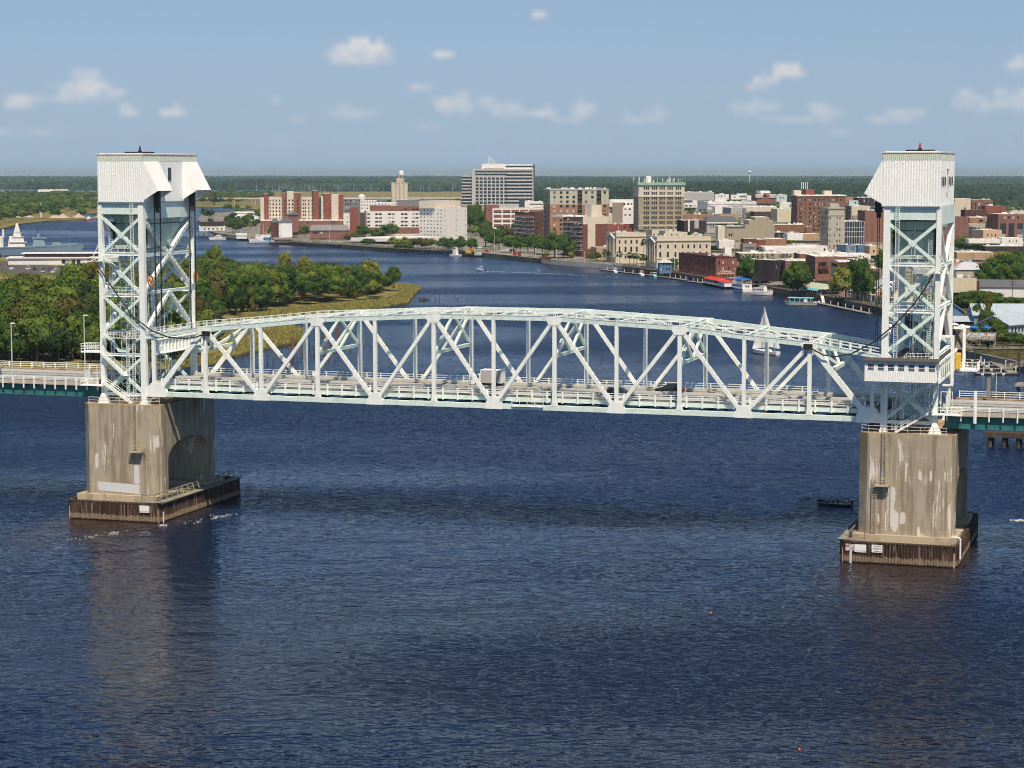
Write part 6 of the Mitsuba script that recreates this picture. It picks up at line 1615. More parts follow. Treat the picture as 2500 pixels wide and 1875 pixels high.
# how high the wood stands, seen as a slope below the eye: lowest beside the car park, highest next to the lift tower
PROFILE = (np.degrees(np.arctan((np.array([-60, 0, 60, 110, 150, 175, 240, 300, 400, 480, 530, 600, 700, 800, 900, 960]) - 1250) / 5111)), (np.array([700, 690, 668, 684, 690, 648, 640, 640, 640, 630, 628, 640, 648, 640, 652, 668]) - 412) / 5111)
sp = [(s[0], s[1]) for s in SPECIAL]
rest = []
count = 0
for x, y in cand:
    if min(math.hypot(x - a, y - b) for a, b in sp) < 5:
        continue
    d = math.hypot(x - CAM[0], y - CAM[1])
    left = view(x, y) < -9
    edge = WOOD.exterior.distance(sg_.Point(x, y))
    nz = meshkit.noise(np.array([x * .022, y * .022, 1.]), 4)
    kd = rng.choice(list('bgoldc'), p=[.34, .33, .05, .08, .14, .06]) if not left else rng.choice(list('bgoldc'), p=[.26, .42, .14, .05, .08, .05])
    h = (10.5 + 6.5 * nz + rng.normal(0, 1.8)) * (1.25 if left else 1.12)
    if edge < 7 and not (x < -262 and y < 700 and y < 260):
        h *= .62
        if rng.random() < .4:
            kd = 's'
            h *= .6
    ylim = np.interp(view(x, y), PROFILE[0], PROFILE[1])
    h = min(h, CAM[2] - .6 - ylim * d * math.cos(math.radians(view(x, y))) + rng.normal(0, .8))
    if h < 3:
        continue
    w = h * rng.uniform(.74, 1.08) if kd != 'c' else h * .7
    if kd == 's':
        w = h * 1.6
    w = max(w, 7.5)
    if count < 290:
        side = 'behind the left approach' if view(x, y) < -12.2 else 'behind the left tower' if left else 'right of the left tower'
        depth = 'front edge' if d < 660 else 'front half' if d < 780 else 'back half' if d < 930 else 'far edge'
        size = 'tall ' if h > 15 else 'low ' if h < 9.5 else ''
        word = size + TREE_WORDS[kd]
        tree('shrub' if kd == 's' else 'tree', x, y, h, w, kd if kd != 's' else 's', .6, f'{word}, {depth} of the wood {side}', f'{word}, {depth}, {side}', d > 780 and kd != 's', 'shrub' if kd == 's' else 'tree', .12)
        count += 1
    else:
        rest.append((x, y, h, w, kd if kd != 's' else 'b'))


def copies(protos, items, z):
    """many crowns as one mesh"""
    V, F, Cc, n = [], [], [], 0
    for x, y, h, w, kd in items:
        p_ = protos[kd][int(rng.integers(len(protos[kd])))]
        v, f, _, _, c = meshkit.WRITTEN[p_['filename']]
        a = rng.uniform(0, TWO_PI)
        ca, sa = math.cos(a), math.sin(a)
        zz = z(x, y) if callable(z) else z
        V.append(np.c_[(v[:, 0] * ca - v[:, 1] * sa) * w + x, (v[:, 0] * sa + v[:, 1] * ca) * w + y, v[:, 2] * h + zz])
        F.append(f + n)
        Cc.append(np.asarray(c) * rng.uniform(.75, 1.25))
        n += len(v)
    return np.vstack(V), np.vstack(F), np.vstack(Cc)


def wood(name, protos, items, z, label):
    V, F, Cc = copies(protos, items, z)
    k = thing(name, label, 'wood', kind='stuff')
    scene[k] = mikit.ply((V, F), 'foliage', False, color=Cc)


TINY = {k: [crown(90 + i * 7 + j, k, 170, 7) for j in range(2)] for i, k in enumerate('bgoldc')}
if rest:
    wood('woodland', LITE, rest, .6, 'far side of the island wood, crowns merging into one dark green mass')
print('island trees', count, 'rest', len(rest))
# marsh grass
MARSH = ISLAND.difference(WOOD.buffer(4)).intersection(sg_.box(-420, 225, -170, 700))
gr = np.random.default_rng(8)
g_ = np.c_[gr.uniform(-300, -172, 160000), gr.uniform(228, 690, 160000)]
g_ = g_[(np.degrees(np.arctan2(g_[:, 0] - CAM[0], g_[:, 1] - CAM[1])) - math.degrees(YAW) > -15)]
g_ = g_[shapely.contains_xy(MARSH, g_[:, 0], g_[:, 1])][:36000]
N_ = len(g_)
patch = meshkit.noise(np.c_[g_ * .05, np.zeros(N_)], 2)[:, None]
hh = (.7 + 1.1 * patch[:, 0]) * gr.uniform(.7, 1.2, N_)
a_, w_ = gr.uniform(0, TWO_PI, N_), gr.uniform(.18, .45, N_)
d_ = np.c_[np.cos(a_), np.sin(a_)] * w_[:, None]
l_ = gr.normal(0, .22, (N_, 2))
z0_ = np.full(N_, .65)
V = np.stack([np.c_[g_ - d_, z0_], np.c_[g_ + d_, z0_], np.c_[g_ + d_ * .3 + l_, z0_ + hh], np.c_[g_ - d_ * .5 + l_, z0_ + hh * .85]], 1).reshape(-1, 3)
c_ = np.array([.27, .25, .075]) * (1 - patch) + np.array([.34, .29, .11]) * patch
c_[gr.random(N_) < .25] = (.17, .20, .05)
Cc = np.repeat(c_ * gr.uniform(.7, 1.25, (N_, 1)), 4, 0)
i_ = np.arange(N_)[:, None] * 4
F = np.vstack([i_ + [0, 1, 2], i_ + [0, 2, 3]])
k = thing('marsh_grass', 'yellow green marsh grass along the shore of the island', 'grass', kind='stuff')
scene[k] = mikit.ply((np.array(V), np.array(F)), 'foliage', False, color=np.array(Cc))


# palms: a slim trunk and a ball of fan fronds
def palm_crown(seed):
    rng = np.random.default_rng(seed)
    V, F, Cc, n = [], [], [], 0
    for i in range(46):
        a, e = rng.uniform(0, TWO_PI), rng.uniform(-.7, 1.3)
        d = np.array([math.cos(a) * math.cos(e), math.sin(a) * math.cos(e), math.sin(e)])
        s = np.cross(d, [0, 0, 1.])
        s /= np.linalg.norm(s)
        L_ = rng.uniform(.8, 1.05)
        c0 = d * .35
        fan = [c0]
        for t in np.linspace(-1, 1, 6):
            fan.append(d * L_ * (1 - .25 * abs(t)) + s * t * .42 + np.array([0, 0, -.28 * L_]))
        V += fan
        F += [(n, n + j, n + j + 1) for j in range(1, 6)]
        Cc += [np.array((.055, .085, .028)) * rng.uniform(.7, 1.6)] * len(fan)
        n += len(fan)
    return mikit.ply((np.array(V), np.array(F)), None, False, color=np.array(Cc))


PALM = [palm_crown(s) for s in range(3)]
PALM_TRUNK = mikit.ply(MB().tube((0, 0, 0), (.1, .05, 1), .16, 7, .13).mesh())


def palm(x, y, h, w, z, label, group=None):
    k = thing('palm_tree', label, 'palm tree', group)
    part_at(k, 'trunk', PALM_TRUNK, 'bark', T().translate([x, y, z]).scale([1, 1, h - w * .3]))
    part_at(k, 'crown', PALM[int(rng.integers(3))], 'foliage', T().translate([x + .1, y, z + h - w * .35]).rotate([0, 0, 1], rng.uniform(0, 360)).scale([w * .55] * 3))


CITY_TREES = [(-705.0,1401.6,np.float64(15.7),np.float64(11.3),'b'),(-695.0,1393.7,np.float64(14.3),np.float64(12.2),'b'),(-742.7,1520.6,np.float64(9.0),np.float64(13.1),'l'),(-637.8,1337.4,np.float64(9.3),np.float64(6.3),'b'),(-608.1,1316.6,np.float64(8.8),np.float64(9.8),'b'),(-599.4,1319.4,np.float64(10.4),np.float64(9.8),'b'),(-562.5,1311.5,np.float64(11.8),np.float64(13.2),'b'),(-530.7,1279.2,np.float64(12.8),np.float64(16.5),'b'),(-509.5,1208.6,np.float64(7.7),np.float64(17.2),'o'),(-484.0,1173.4,np.float64(5.0),np.float64(12.6),'b'),(-509.3,1254.2,np.float64(10.6),np.float64(16.2),'b'),(-511.9,1285.1,np.float64(14.1),np.float64(16.5),'b'),(-447.2,1130.6,np.float64(8.5),np.float64(9.5),'l'),(-434.8,1121.5,np.float64(9.0),np.float64(10.8),'l'),(-560.3,1486.8,np.float64(9.0),np.float64(10.1),'b'),(-421.7,1112.7,np.float64(8.4),np.float64(14.7),'o'),(-412.4,1103.1,np.float64(8.3),np.float64(11.9),'o'),(-416.3,1127.3,np.float64(7.8),np.float64(8.1),'l'),(-396.3,1095.7,np.float64(9.4),np.float64(10.5),'b'),(-388.1,1086.0,np.float64(9.9),np.float64(9.1),'b'),(-384.2,1099.5,np.float64(10.6),np.float64(7.9),'b'),(-380.0,1076.5,np.float64(8.1),np.float64(10.3),'b'),(-426.4,1086.1,np.float64(4.7),np.float64(7.9),'b'),(-415.4,1077.3,np.float64(5.3),np.float64(7.8),'b'),(-497.7,1456.8,np.float64(27.2),np.float64(13.0),'b'),(-478.3,1413.2,np.float64(29.7),np.float64(14.1),'b'),(-469.3,1400.0,np.float64(22.6),np.float64(12.6),'b'),(-383.6,1154.7,np.float64(21.0),np.float64(14.4),'b'),(-359.7,1095.1,np.float64(16.5),np.float64(12.6),'b'),(-354.4,1096.8,np.float64(16.5),np.float64(12.6),'b'),(-412.3,1298.9,np.float64(11.8),np.float64(13.1),'o'),(-332.5,1061.9,np.float64(13.0),np.float64(14.5),'b'),(-328.1,1063.2,np.float64(12.0),np.float64(13.4),'b'),(-323.0,1064.9,np.float64(13.0),np.float64(12.3),'b'),(-313.0,1048.0,np.float64(13.9),np.float64(13.2),'b'),(-302.5,1031.7,np.float64(12.7),np.float64(13.1),'b'),(-279.6,983.2,np.float64(18.3),np.float64(14.7),'b'),(-274.1,984.9,np.float64(16.0),np.float64(14.7),'b'),(-273.7,994.0,np.float64(12.8),np.float64(9.5),'b'),(-359.0,1053.5,np.float64(11.0),np.float64(7.8),'b'),(-395.2,1105.6,np.float64(6.3),np.float64(8.2),'b'),(-383.8,1087.4,np.float64(8.2),np.float64(9.2),'b'),(-379.3,1088.9,np.float64(10.3),np.float64(6.9),'b'),(-405.4,1124.8,np.float64(6.4),np.float64(8.3),'b'),(-279.9,965.4,np.float64(5.6),np.float64(5.2),'l'),(-260.1,954.4,np.float64(6.4),np.float64(5.1),'l'),(-244.4,942.6,np.float64(5.4),np.float64(5.1),'b'),(-244.0,959.5,np.float64(5.5),np.float64(6.1),'b'),(-233.0,934.3,np.float64(8.0),np.float64(4.8),'p'),(-230.2,935.2,np.float64(7.4),np.float64(5.3),'p'),(-226.5,932.5,np.float64(7.6),np.float64(5.3),'p'),(-218.5,915.6,np.float64(7.7),np.float64(5.7),'p'),(-205.5,889.9,np.float64(8.3),np.float64(5.6),'p'),(-203.0,890.7,np.float64(7.7),np.float64(5.1),'p'),(-201.5,891.2,np.float64(7.7),np.float64(5.1),'p'),(-202.5,913.1,np.float64(15.5),np.float64(6.2),'p'),(-190.2,859.2,np.float64(8.5),np.float64(5.4),'p'),(-191.3,872.8,np.float64(7.4),np.float64(5.0),'p'),(-174.5,878.2,np.float64(8.6),np.float64(6.9),'l'),(-172.0,865.0,np.float64(6.5),np.float64(5.0),'b'),(-516.9,2956.6,np.float64(13.0),np.float64(29.0),'b'),(-472.4,2814.5,np.float64(10.2),np.float64(17.6),'b'),(-543.5,3309.0,np.float64(17.0),np.float64(20.4),'b'),(-339.1,1850.8,np.float64(5.1),np.float64(12.3),'b'),(-198.7,1110.3,np.float64(5.7),np.float64(12.2),'l'),(-184.5,1104.3,np.float64(4.9),np.float64(8.1),'l'),(-168.3,1109.4,np.float64(6.2),np.float64(12.7),'o'),(-172.4,1244.9,np.float64(6.2),np.float64(7.5),'l'),(-208.0,1096.8,np.float64(2.6),np.float64(6.9),'l'),(-100.3,720.8,np.float64(14.5),np.float64(13.1),'b'),(-99.4,721.1,np.float64(7.0),np.float64(7.2),'b'),(-183.9,914.3,np.float64(7.1),np.float64(8.6),'l'),(-62.1,646.2,np.float64(15.7),np.float64(13.6),'b'),(-65.1,650.3,np.float64(13.0),np.float64(8.3),'b'),(-32.6,598.2,np.float64(15.7),np.float64(11.7),'l'),(-27.7,599.7,np.float64(18.2),np.float64(11.7),'b'),(-23.7,592.1,np.float64(20.1),np.float64(9.3),'b'),(-22.4,601.4,np.float64(14.0),np.float64(7.8),'b'),(-38.1,605.6,np.float64(10.6),np.float64(6.3),'l'),(-107.5,1115.7,np.float64(7.1),np.float64(7.3),'b'),(-94.1,1109.1,np.float64(4.3),np.float64(6.6),'b'),(-74.0,996.3,np.float64(6.0),np.float64(7.2),'l'),(-46.0,815.7,np.float64(15.5),np.float64(7.7),'b'),(-64.6,710.0,np.float64(2.4),np.float64(3.5),'b'),(-39.1,1159.2,np.float64(9.7),np.float64(12.1),'l'),(-27.2,1138.8,np.float64(12.5),np.float64(25.2),'b'),(-21.1,1140.7,np.float64(8.3),np.float64(10.6),'b'),(8.9,909.9,np.float64(14.0),np.float64(14.5),'l'),(12.2,982.1,np.float64(13.7),np.float64(16.5),'l'),(20.2,930.5,np.float64(12.1),np.float64(11.3),'b'),(8.5,676.1,np.float64(6.5),np.float64(7.3),'b'),(21.6,680.3,np.float64(14.6),np.float64(10.9),'b'),(26.4,681.8,np.float64(17.1),np.float64(13.6),'b'),(31.2,683.3,np.float64(17.9),np.float64(12.7),'b'),(34.8,684.4,np.float64(17.1),np.float64(13.6),'b'),(20.1,691.1,np.float64(4.1),np.float64(8.3),'b'),(17.6,577.8,np.float64(7.3),np.float64(9.8),'b'),(23.3,570.5,np.float64(6.5),np.float64(13.0),'b'),(28.9,563.4,np.float64(7.2),np.float64(13.6),'b'),(34.9,556.6,np.float64(7.1),np.float64(11.9),'b'),(39.7,549.6,np.float64(5.6),np.float64(11.8),'b'),(44.4,551.1,np.float64(5.6),np.float64(11.0),'b'),(42.6,430.8,np.float64(14.3),np.float64(7.2),'c'),(48.3,392.4,np.float64(7.7),np.float64(7.2),'b'),(45.3,411.0,np.float64(9.3),np.float64(6.3),'b'),(44.1,400.7,np.float64(6.2),np.float64(4.4),'b'),(14.3,615.7,np.float64(9.3),np.float64(7.1),'b'),(49.9,392.9,np.float64(6.4),np.float64(4.3),'b'),(14.4,604.9,np.float64(8.0),np.float64(4.7),'b'),(37.0,458.3,np.float64(9.2),np.float64(3.5),'b'),(16.6,579.4,np.float64(6.9),np.float64(5.0),'b'),(24.1,581.8,np.float64(5.7),np.float64(6.8),'b'),(21.9,576.0,np.float64(5.3),np.float64(5.9),'b'),(27.5,577.8,np.float64(5.3),np.float64(5.9),'b'),(30.9,573.9,np.float64(5.7),np.float64(6.3),'b'),(34.3,570.0,np.float64(4.8),np.float64(5.8),'b'),(37.9,566.2,np.float64(4.4),np.float64(6.2),'b'),(40.8,567.2,np.float64(4.4),np.float64(5.3),'b'),(44.1,568.2,np.float64(4.4),np.float64(6.2),'b'),(42.9,384.4,np.float64(6.4),np.float64(4.3),'b'),(52.1,381.1,np.float64(3.2),np.float64(3.2),'l'),(54.2,378.7,np.float64(2.8),np.float64(3.2),'b'),(56.5,379.4,np.float64(2.5),np.float64(3.5),'b'),(58.5,377.1,np.float64(3.8),np.float64(3.5),'b'),(24.0,502.5,np.float64(3.0),np.float64(3.8),'b')]

PLACES = [(-1e9, 'on the right bank'), ]


def where(x, y):
    best, bd = None, 1e9
    for kk, (C, u, v, yaw, bl) in FRAMES.items():
        q_ = C + u * (bl[0][2] - bl[0][1]) / 2 + v * 3
        d = math.hypot(q_[0] - x, q_[1] - y)
        if d < bd:
            best, bd = kk, d
    return best


seen = {}
for x, y, h, w, kd in CITY_TREES:
    near = where(x, y)
    nm = near.split('_0')[0].replace('_', ' ')
    d = math.hypot(x - CAM[0], y - CAM[1])
    if kd == 'p':
        lab, gp_ = f'palm in front of the {nm}', f'palms in front of the {nm}'
        palm(x, y, max(h, 7), max(w * .85, 3.2), 2.4, lab, gp_)
        continue
    lab = f'{TREE_WORDS[kd]} beside the {nm}'
    tree('street_tree', x, y, max(h, 4.5), max(w * 1.25, 5), kd, 2.4, lab, lab.replace(' beside', 's beside', 1), d > 1050, 'tree', .16)
# trees that fill the far sides of the town and the far left bank
fill = []
for _ in range(900):
    D, a = rng.uniform(1700, 3300), math.radians(rng.uniform(-14.5, 14.5)) + YAW
    x, y = CAM[0] + D * math.sin(a), CAM[1] + D * math.cos(a)
    if not CITY_POLY.contains(sg_.Point(x, y)):
        continue
    hw = rng.uniform(9, 15)
    if any((abs((np.array([x, y]) - C) @ u - (bl[0][2] - bl[0][1]) / 2) < (bl[0][2] - bl[0][1]) / 2 + 7) and -7 < (np.array([x, y]) - C) @ v < bl[0][4] + 7 for C, u, v, yaw, bl in FRAMES.values()):
        continue
    fill.append((x, y, hw, hw * 1.05, rng.choice(list('bgd'))))
wood('street_trees', TINY, fill, 2.3, 'trees among the far streets of the town seen as one mass')
fl = []
QUARRY = sg_.Polygon([(-1330, 1880), (-1150, 1880), (-1130, 2100), (-1330, 2120)])
tries = 0
while len(fl) < 1500 and tries < 20000:
    tries += 1
    D, a = rng.uniform(1650, 4400), math.radians(rng.uniform(-14.8, -1.5)) + YAW
    x, y = CAM[0] + D * math.sin(a), CAM[1] + D * math.cos(a)
    p_ = sg_.Point(x, y)
    if not FAR_POLY.contains(p_) or QUARRY.contains(p_) or FAR_POLY.exterior.distance(p_) < (14 if view(x, y) < -10 else 90):
        continue
    g = meshkit.noise(np.array([x * .004, y * .004, 3.]), 6)
    if view(x, y) < -9 and g < .3 and D > 2200:
        continue
    if view(x, y) > -9 and D < 3100 and g < .62:
        continue
    hw = rng.uniform(10, 16) + 4 * g
    fl.append((x, y, hw, hw * 1.15, rng.choice(list('bbggdo'))))
wood('bank_wood', TINY, fl, 1.2, 'woods on the far left bank behind the quarry and the marsh')


# the forest that runs to the horizon: low domes of canopy, larger with distance
def dome(rng):
    V, F = [(0, 0, 1)], []
    for r, z in ((.62, .78), (1.0, .15)):
        for j in range(6):
            a = TWO_PI * (j + rng.uniform(-.3, .3)) / 6
            q_ = rng.uniform(.8, 1.15)
            V.append((r * q_ * math.cos(a), r * q_ * math.sin(a), z * rng.uniform(.75, 1.1)))
    for j in range(6):
        a, b = 1 + j, 1 + (j + 1) % 6
        F += [(0, a, b), (a, a + 6, b + 6), (a, b + 6, b)]
    return np.array(V), np.array(F)


fr = np.random.default_rng(17)
DOMES = [dome(fr) for _ in range(12)]
D = 3300.
spot = []
half = math.radians(15.0)
while D < 16500:
    step = D / 520 * 1.25
    m = int(2 * half * D / step)
    a = YAW - half + 2 * half * (np.arange(m) + fr.uniform(-.4, .4, m)) / m
    dd = D + fr.uniform(-.5, .5, m) * step
    spot.append(np.c_[CAM[0] + dd * np.sin(a), CAM[1] + dd * np.cos(a), dd, np.degrees(a - YAW), np.full(m, D / 520)])
    D += step * .9
spot = np.vstack(spot)
x, y, dd, vw, r = spot.T
zero = np.zeros(len(x))
g = meshkit.fbm(np.c_[x * .0012, y * .0012, zero], 3, 9)
in_far, in_city = shapely.contains_xy(FAR_POLY, x, y), shapely.contains_xy(CITY_POLY, x, y)
out = (dd < 4750) & (in_far | (vw < -.3) & ~in_city) | (vw < .2) & (dd < 5600 + 500 * g) | (vw < 3) & (g < .36) & (dd < 9000) | (dd < 4200) & (vw > 0) & (g < .42)
hs = (11 + 12 * meshkit.fbm(np.c_[x * .0022, y * .0022, zero + 7], 3, 3)) * fr.uniform(.6, 1.3, len(x))
patch = meshkit.fbm(np.c_[x * .0028, y * .0011, zero + 5], 3, 31)
V, F, Cc, n = [], [], [], 0
for i in np.nonzero(~out)[0]:
    v, f = DOMES[int(fr.integers(12))]
    V.append(v * [r[i] * fr.uniform(.7, 1.2), r[i] * fr.uniform(.7, 1.2), hs[i]] + [x[i], y[i], 2.2 - dd[i] ** 2 / 1.48e7])
    F.append(f + n)
    n += len(v)
    tt = fr.uniform(0, 1)
    c = (np.array((.016, .036, .022)) * (1 - tt) + np.array((.036, .060, .030)) * tt) * (.55 + patch[i]) * (.75 if g[i] > .58 else 1)
    Cc.append(np.repeat(c[None] * fr.uniform(.7, 1.35), len(v), 0))
print('far domes', len(V))
k = thing('forest', 'dark green forest covering the plain out to the horizon', 'forest', kind='stuff')
scene[k] = mikit.ply((np.vstack(V), np.vstack(F)), 'foliage', False, color=np.vstack(Cc))
# pale dead trunks standing in the marsh forest
V = MB()
for _ in range(900):
    dd, a = fr.uniform(5600, 7600), YAW + math.radians(fr.uniform(-7, 5))
    x, y = CAM[0] + dd * math.sin(a), CAM[1] + dd * math.cos(a)
    zb = 2.2 - dd * dd / 1.48e7
    V.tube((x, y, zb), (x + fr.normal(0, .8), y, zb + fr.uniform(14, 23)), fr.uniform(.5, 1.), 3, .2)
solo('dead_trunks', V, 'bark_pale', 'pale dead trunks standing in the far marsh forest', 'dead trees', kind='stuff')


# ------------------------------------------------------------------ boats, docks and the things on the river
class Local:
    """a frame on the water: x forward along the heading, y to port, z up"""

    def __init__(s, x, y, heading, z=0., k=1.):
        a = math.radians(heading)
        s.o, s.c, s.s, s.z, s.k = (x, y), math.cos(a), math.sin(a), z, k

    def __call__(s, mb):
        v, f = mb.mesh() if isinstance(mb, MB) else (np.asarray(mb[0], float), mb[1])
        v = v * s.k
        return np.c_[v[:, 0] * s.c - v[:, 1] * s.s + s.o[0], v[:, 0] * s.s + v[:, 1] * s.c + s.o[1], v[:, 2] + s.z], f

    def at(s, x, y, z):
        return (x * s.c - y * s.s + s.o[0], x * s.s + y * s.c + s.o[1], z + s.z)


def hull(Ln, B, H, sheer=.35, full=2.2, draft=.5, z_lo=None, z_hi=None, flat=.8):
    """lofted hull from stern (x = -Ln/2) to bow; with z_lo, z_hi only the band between two heights as a stripe set proud"""
    n = 15
    V, F = [], []
    for i in range(n):
        t = i / (n - 1)
        b = B / 2 * (1 - max(0, (t - .38) / .62) ** full) * (flat + (1 - flat) * min(1, t / .3))
        b = max(b, .03)
        top = H * (1 + sheer * t ** 2)
        x = -Ln / 2 + Ln * t
        rake = .10 * Ln * max(0, t - .8) / .2
        if z_lo is None:
            ring = [(x - rake * .8, 0, -draft), (x - rake * .5, b * .78, -draft * .15), (x, b, top)]
        else:
            k = lambda z: b * (.78 + .22 * min(1, max(0, z / top))) + .025
            rk = lambda z: x - rake * .5 * (1 - z / top)
            ring = [(rk(z_lo), k(z_lo), z_lo), (rk(z_hi), k(z_hi), z_hi)]
        V.append(ring)
    m = MB()
    V = np.array(V)
    for sgn in (1, -1):
        v = V * [1, sgn, 1]
        r = v.shape[1]
        m.quads(v.reshape(-1, 3), [[i * r + j, (i + 1) * r + j, (i + 1) * r + j + 1, i * r + j + 1] for i in range(n - 1) for j in range(r - 1)])
    if z_lo is None:
        d = np.vstack([V[:, 2] * [1, 1, 1], (V[:, 2] * [1, -1, 1])])
        d[:, 2] -= .18 * H
        m.quads(d, [[i, i + 1, n + i + 1, n + i] for i in range(n - 1)])
        e = V[0]
        m.add([e[0], e[1], e[2], e[2] * [1, -1, 1], e[1] * [1, -1, 1]], [[0, 1, 2], [0, 2, 3], [0, 3, 4]])
    return m


matt('sail_white', (.82, .81, .78))
matt('canvas_red', weather((.62, .07, .05), (.48, .05, .04), .3))
matt('canvas_blue', (.03, .17, .55))
matt('canvas_teal', (.16, .52, .58))
matt('canvas_green', weather((.50, .55, .44), (.40, .46, .38), .4))
matt('canvas_cream', (.70, .64, .52))
matt('boat_blue', (.04, .16, .42))
matt('boat_navy', (.015, .02, .045))
matt('boat_tan', (.50, .42, .30))
matt('orange_net', (.75, .16, .05))


def windows_row(k, fr, xs, y, z0, z1, w, mat='glass_dark', name='window'):
    for x in xs:
        part(k, name, fr(MB().box(x - w / 2, x + w / 2, y - .03, y + .03, z0, z1)), mat)


# sailing boat
fr = Local(-21, 349, 152)
k = thing('sailboat', 'white sailing boat under full white sail beyond the truss', 'sailboat')
part(k, 'hull', fr(hull(10.6, 3.2, 1.15, .45)), 'gloss_white', 30)
part(k, 'boot_stripe', fr(hull(10.6, 3.2, 1.15, .45, z_lo=.02, z_hi=.26)), 'boat_navy')
part(k, 'cabin', fr(MB().hexa([(-2.2, -1, .9), (2.6, -.7, .95), (2.6, .7, .95), (-2.2, 1, .9), (-2., -.85, 1.65), (2., -.55, 1.5), (2., .55, 1.5), (-2., .85, 1.65)])), 'gloss_white')
part(k, 'mast', fr(MB().tube((.7, 0, .9), (.6, 0, 15.6), .1, 6, .06)), 'galvanised')
part(k, 'boom', fr(MB().tube((.6, 0, 2.3), (-4.0, -.9, 2.3), .08, 6)), 'galvanised')


def sail(fr, a, b, c, belly=.5, n=9):
    """a three-cornered cloth that bulges to one side"""
    a, b, c = (np.array(q_, float) for q_ in (a, b, c))
    nr = np.cross(b - a, c - a)
    nr /= np.linalg.norm(nr)
    V, F = [], []
    for i in range(n):
        for j in range(n):
            s, t = i / (n - 1), j / (n - 1)
            p_ = a + (b - a) * s * (1 - t) + (c - a) * t
            V.append(p_ + nr * belly * 4 * s * (1 - s) * (1 - t) ** .7)
    for i in range(n - 1):
        for j in range(n - 1):
            F.append([i * n + j, (i + 1) * n + j, (i + 1) * n + j + 1, i * n + j + 1])
    return fr(MB().quads(V, F))


part(k, 'mainsail', sail(fr, (.45, -.02, 2.5), (-3.9, -.9, 2.45), (.5, 0, 15.3), .45), 'sail_white', True)
part(k, 'jib', sail(fr, (5.4, 0, 1.6), (.9, -1.1, 2.0), (.75, 0, 13.6), -.5), 'sail_white', True)
part(k, 'mizzen', sail(fr, (-3.9, 0, 2.2), (-5.8, -.4, 2.2), (-3.85, 0, 8.2), .2).__class__ and sail(fr, (-3.9, 0, 2.2), (-5.8, -.4, 2.2), (-3.85, 0, 8.2), .2), 'sail_white', True)
part(k, 'mizzen_mast', fr(MB().tube((-3.7, 0, .9), (-3.75, 0, 8.6), .07, 6, .04)), 'galvanised')
part(k, 'rigging', fr(MB().tube((5.5, 0, 1.6), (.65, 0, 15.5), .025, 4).tube((-5.2, 0, 1.2), (.62, 0, 15.5), .02, 4).tube((.6, 1.5, 1.2), (.6, 0, 12), .02, 4).tube((.6, -1.5, 1.2), (.6, 0, 12), .02, 4)), 'galvanised', kind='stuff')


# figures: one continuous body of hulled joints
def figure(seated=False, arm=.0):
    import manifold3d as m3
    if seated:
        J = dict(hip=(0, 0, .50), chest=(.02, 0, .95), neck=(.03, 0, 1.13), head=(.06, 0, 1.3), shl=(0, .2, 1.04), shr=(0, -.2, 1.04), ell=(.12, .28, .78), elr=(.12 + arm, -.28, .80), hal=(.36, .2, .72), har=(.4, -.2, .75 + arm),
                 hl=(0, .1, .48), hr=(0, -.1, .48), kl=(.44, .13, .5), kr=(.44, -.13, .5), fl=(.48, .13, .06), fr_=(.48, -.13, .06))
    else:
        J = dict(hip=(0, 0, .93), chest=(.0, 0, 1.32), neck=(.0, 0, 1.5), head=(.03, 0, 1.66), shl=(0, .2, 1.42), shr=(0, -.2, 1.42), ell=(-.02, .26, 1.14), elr=(-.02, -.26, 1.14), hal=(.08, .25, .88), har=(.08, -.25, .88),
                 hl=(0, .09, .9), hr=(0, -.09, .9), kl=(.06, .11, .48), kr=(-.03, -.11, .48), fl=(.03, .11, .05), fr_=(-.1, -.11, .05))
    R = dict(hip=.15, chest=.165, neck=.06, head=.105, shl=.07, shr=.07, ell=.048, elr=.048, hal=.036, har=.036, hl=.09, hr=.09, kl=.06, kr=.06, fl=.05, fr_=.05)

    def bone(a, b):
        s = [m3.Manifold.sphere(R[q_], 10).translate(J[q_]) for q_ in (a, b)]
        return m3.Manifold.batch_hull(s)
    bones = [('hip', 'chest'), ('chest', 'neck'), ('neck', 'head'), ('chest', 'shl'), ('chest', 'shr'), ('shl', 'ell'), ('ell', 'hal'), ('shr', 'elr'), ('elr', 'har'), ('hip', 'hl'), ('hip', 'hr'), ('hl', 'kl'), ('kl', 'fl'), ('hr', 'kr'), ('kr', 'fr_')]
    b = bone(*bones[0])
    for x in bones[1:]:
        b = b + bone(*x)
    me = b.to_mesh()
    return np.array(me.vert_properties[:, :3]), np.array(me.tri_verts)


for nm, c in (('cloth_dark', (.03, .035, .05)), ('cloth_white', (.65, .65, .65)), ('cloth_red', (.4, .06, .05)), ('cloth_khaki', (.32, .27, .18)), ('cloth_blue', (.06, .13, .3))):
    matt(nm, c)
matt('skin', (.45, .28, .2))
SEATED, STANDING = figure(True), figure(False)


def person(x, y, z, heading, mat, label, seated=False, hat=None):
    fr = Local(x, y, heading, z)
    k = thing('person', label, 'person')
    v, f = SEATED if seated else STANDING
    part(k, 'body', fr((v, f)), mat, True)
    hz, hx = (1.31, .06) if seated else (1.67, .03)
    part(k, 'head', fr((lambda s: (np.array(s.vertices) * [.10, .085, .125] + [hx + .012, 0, hz], np.array(s.faces)))(trimesh.creation.icosphere(2))), 'skin', True)
    part(k, 'hair', fr((lambda s: (np.array(s.vertices) * [.105, .093, .085] + [hx - .012, 0, hz + .05], np.array(s.faces)))(trimesh.creation.icosphere(1))), hat or 'tyre', True)


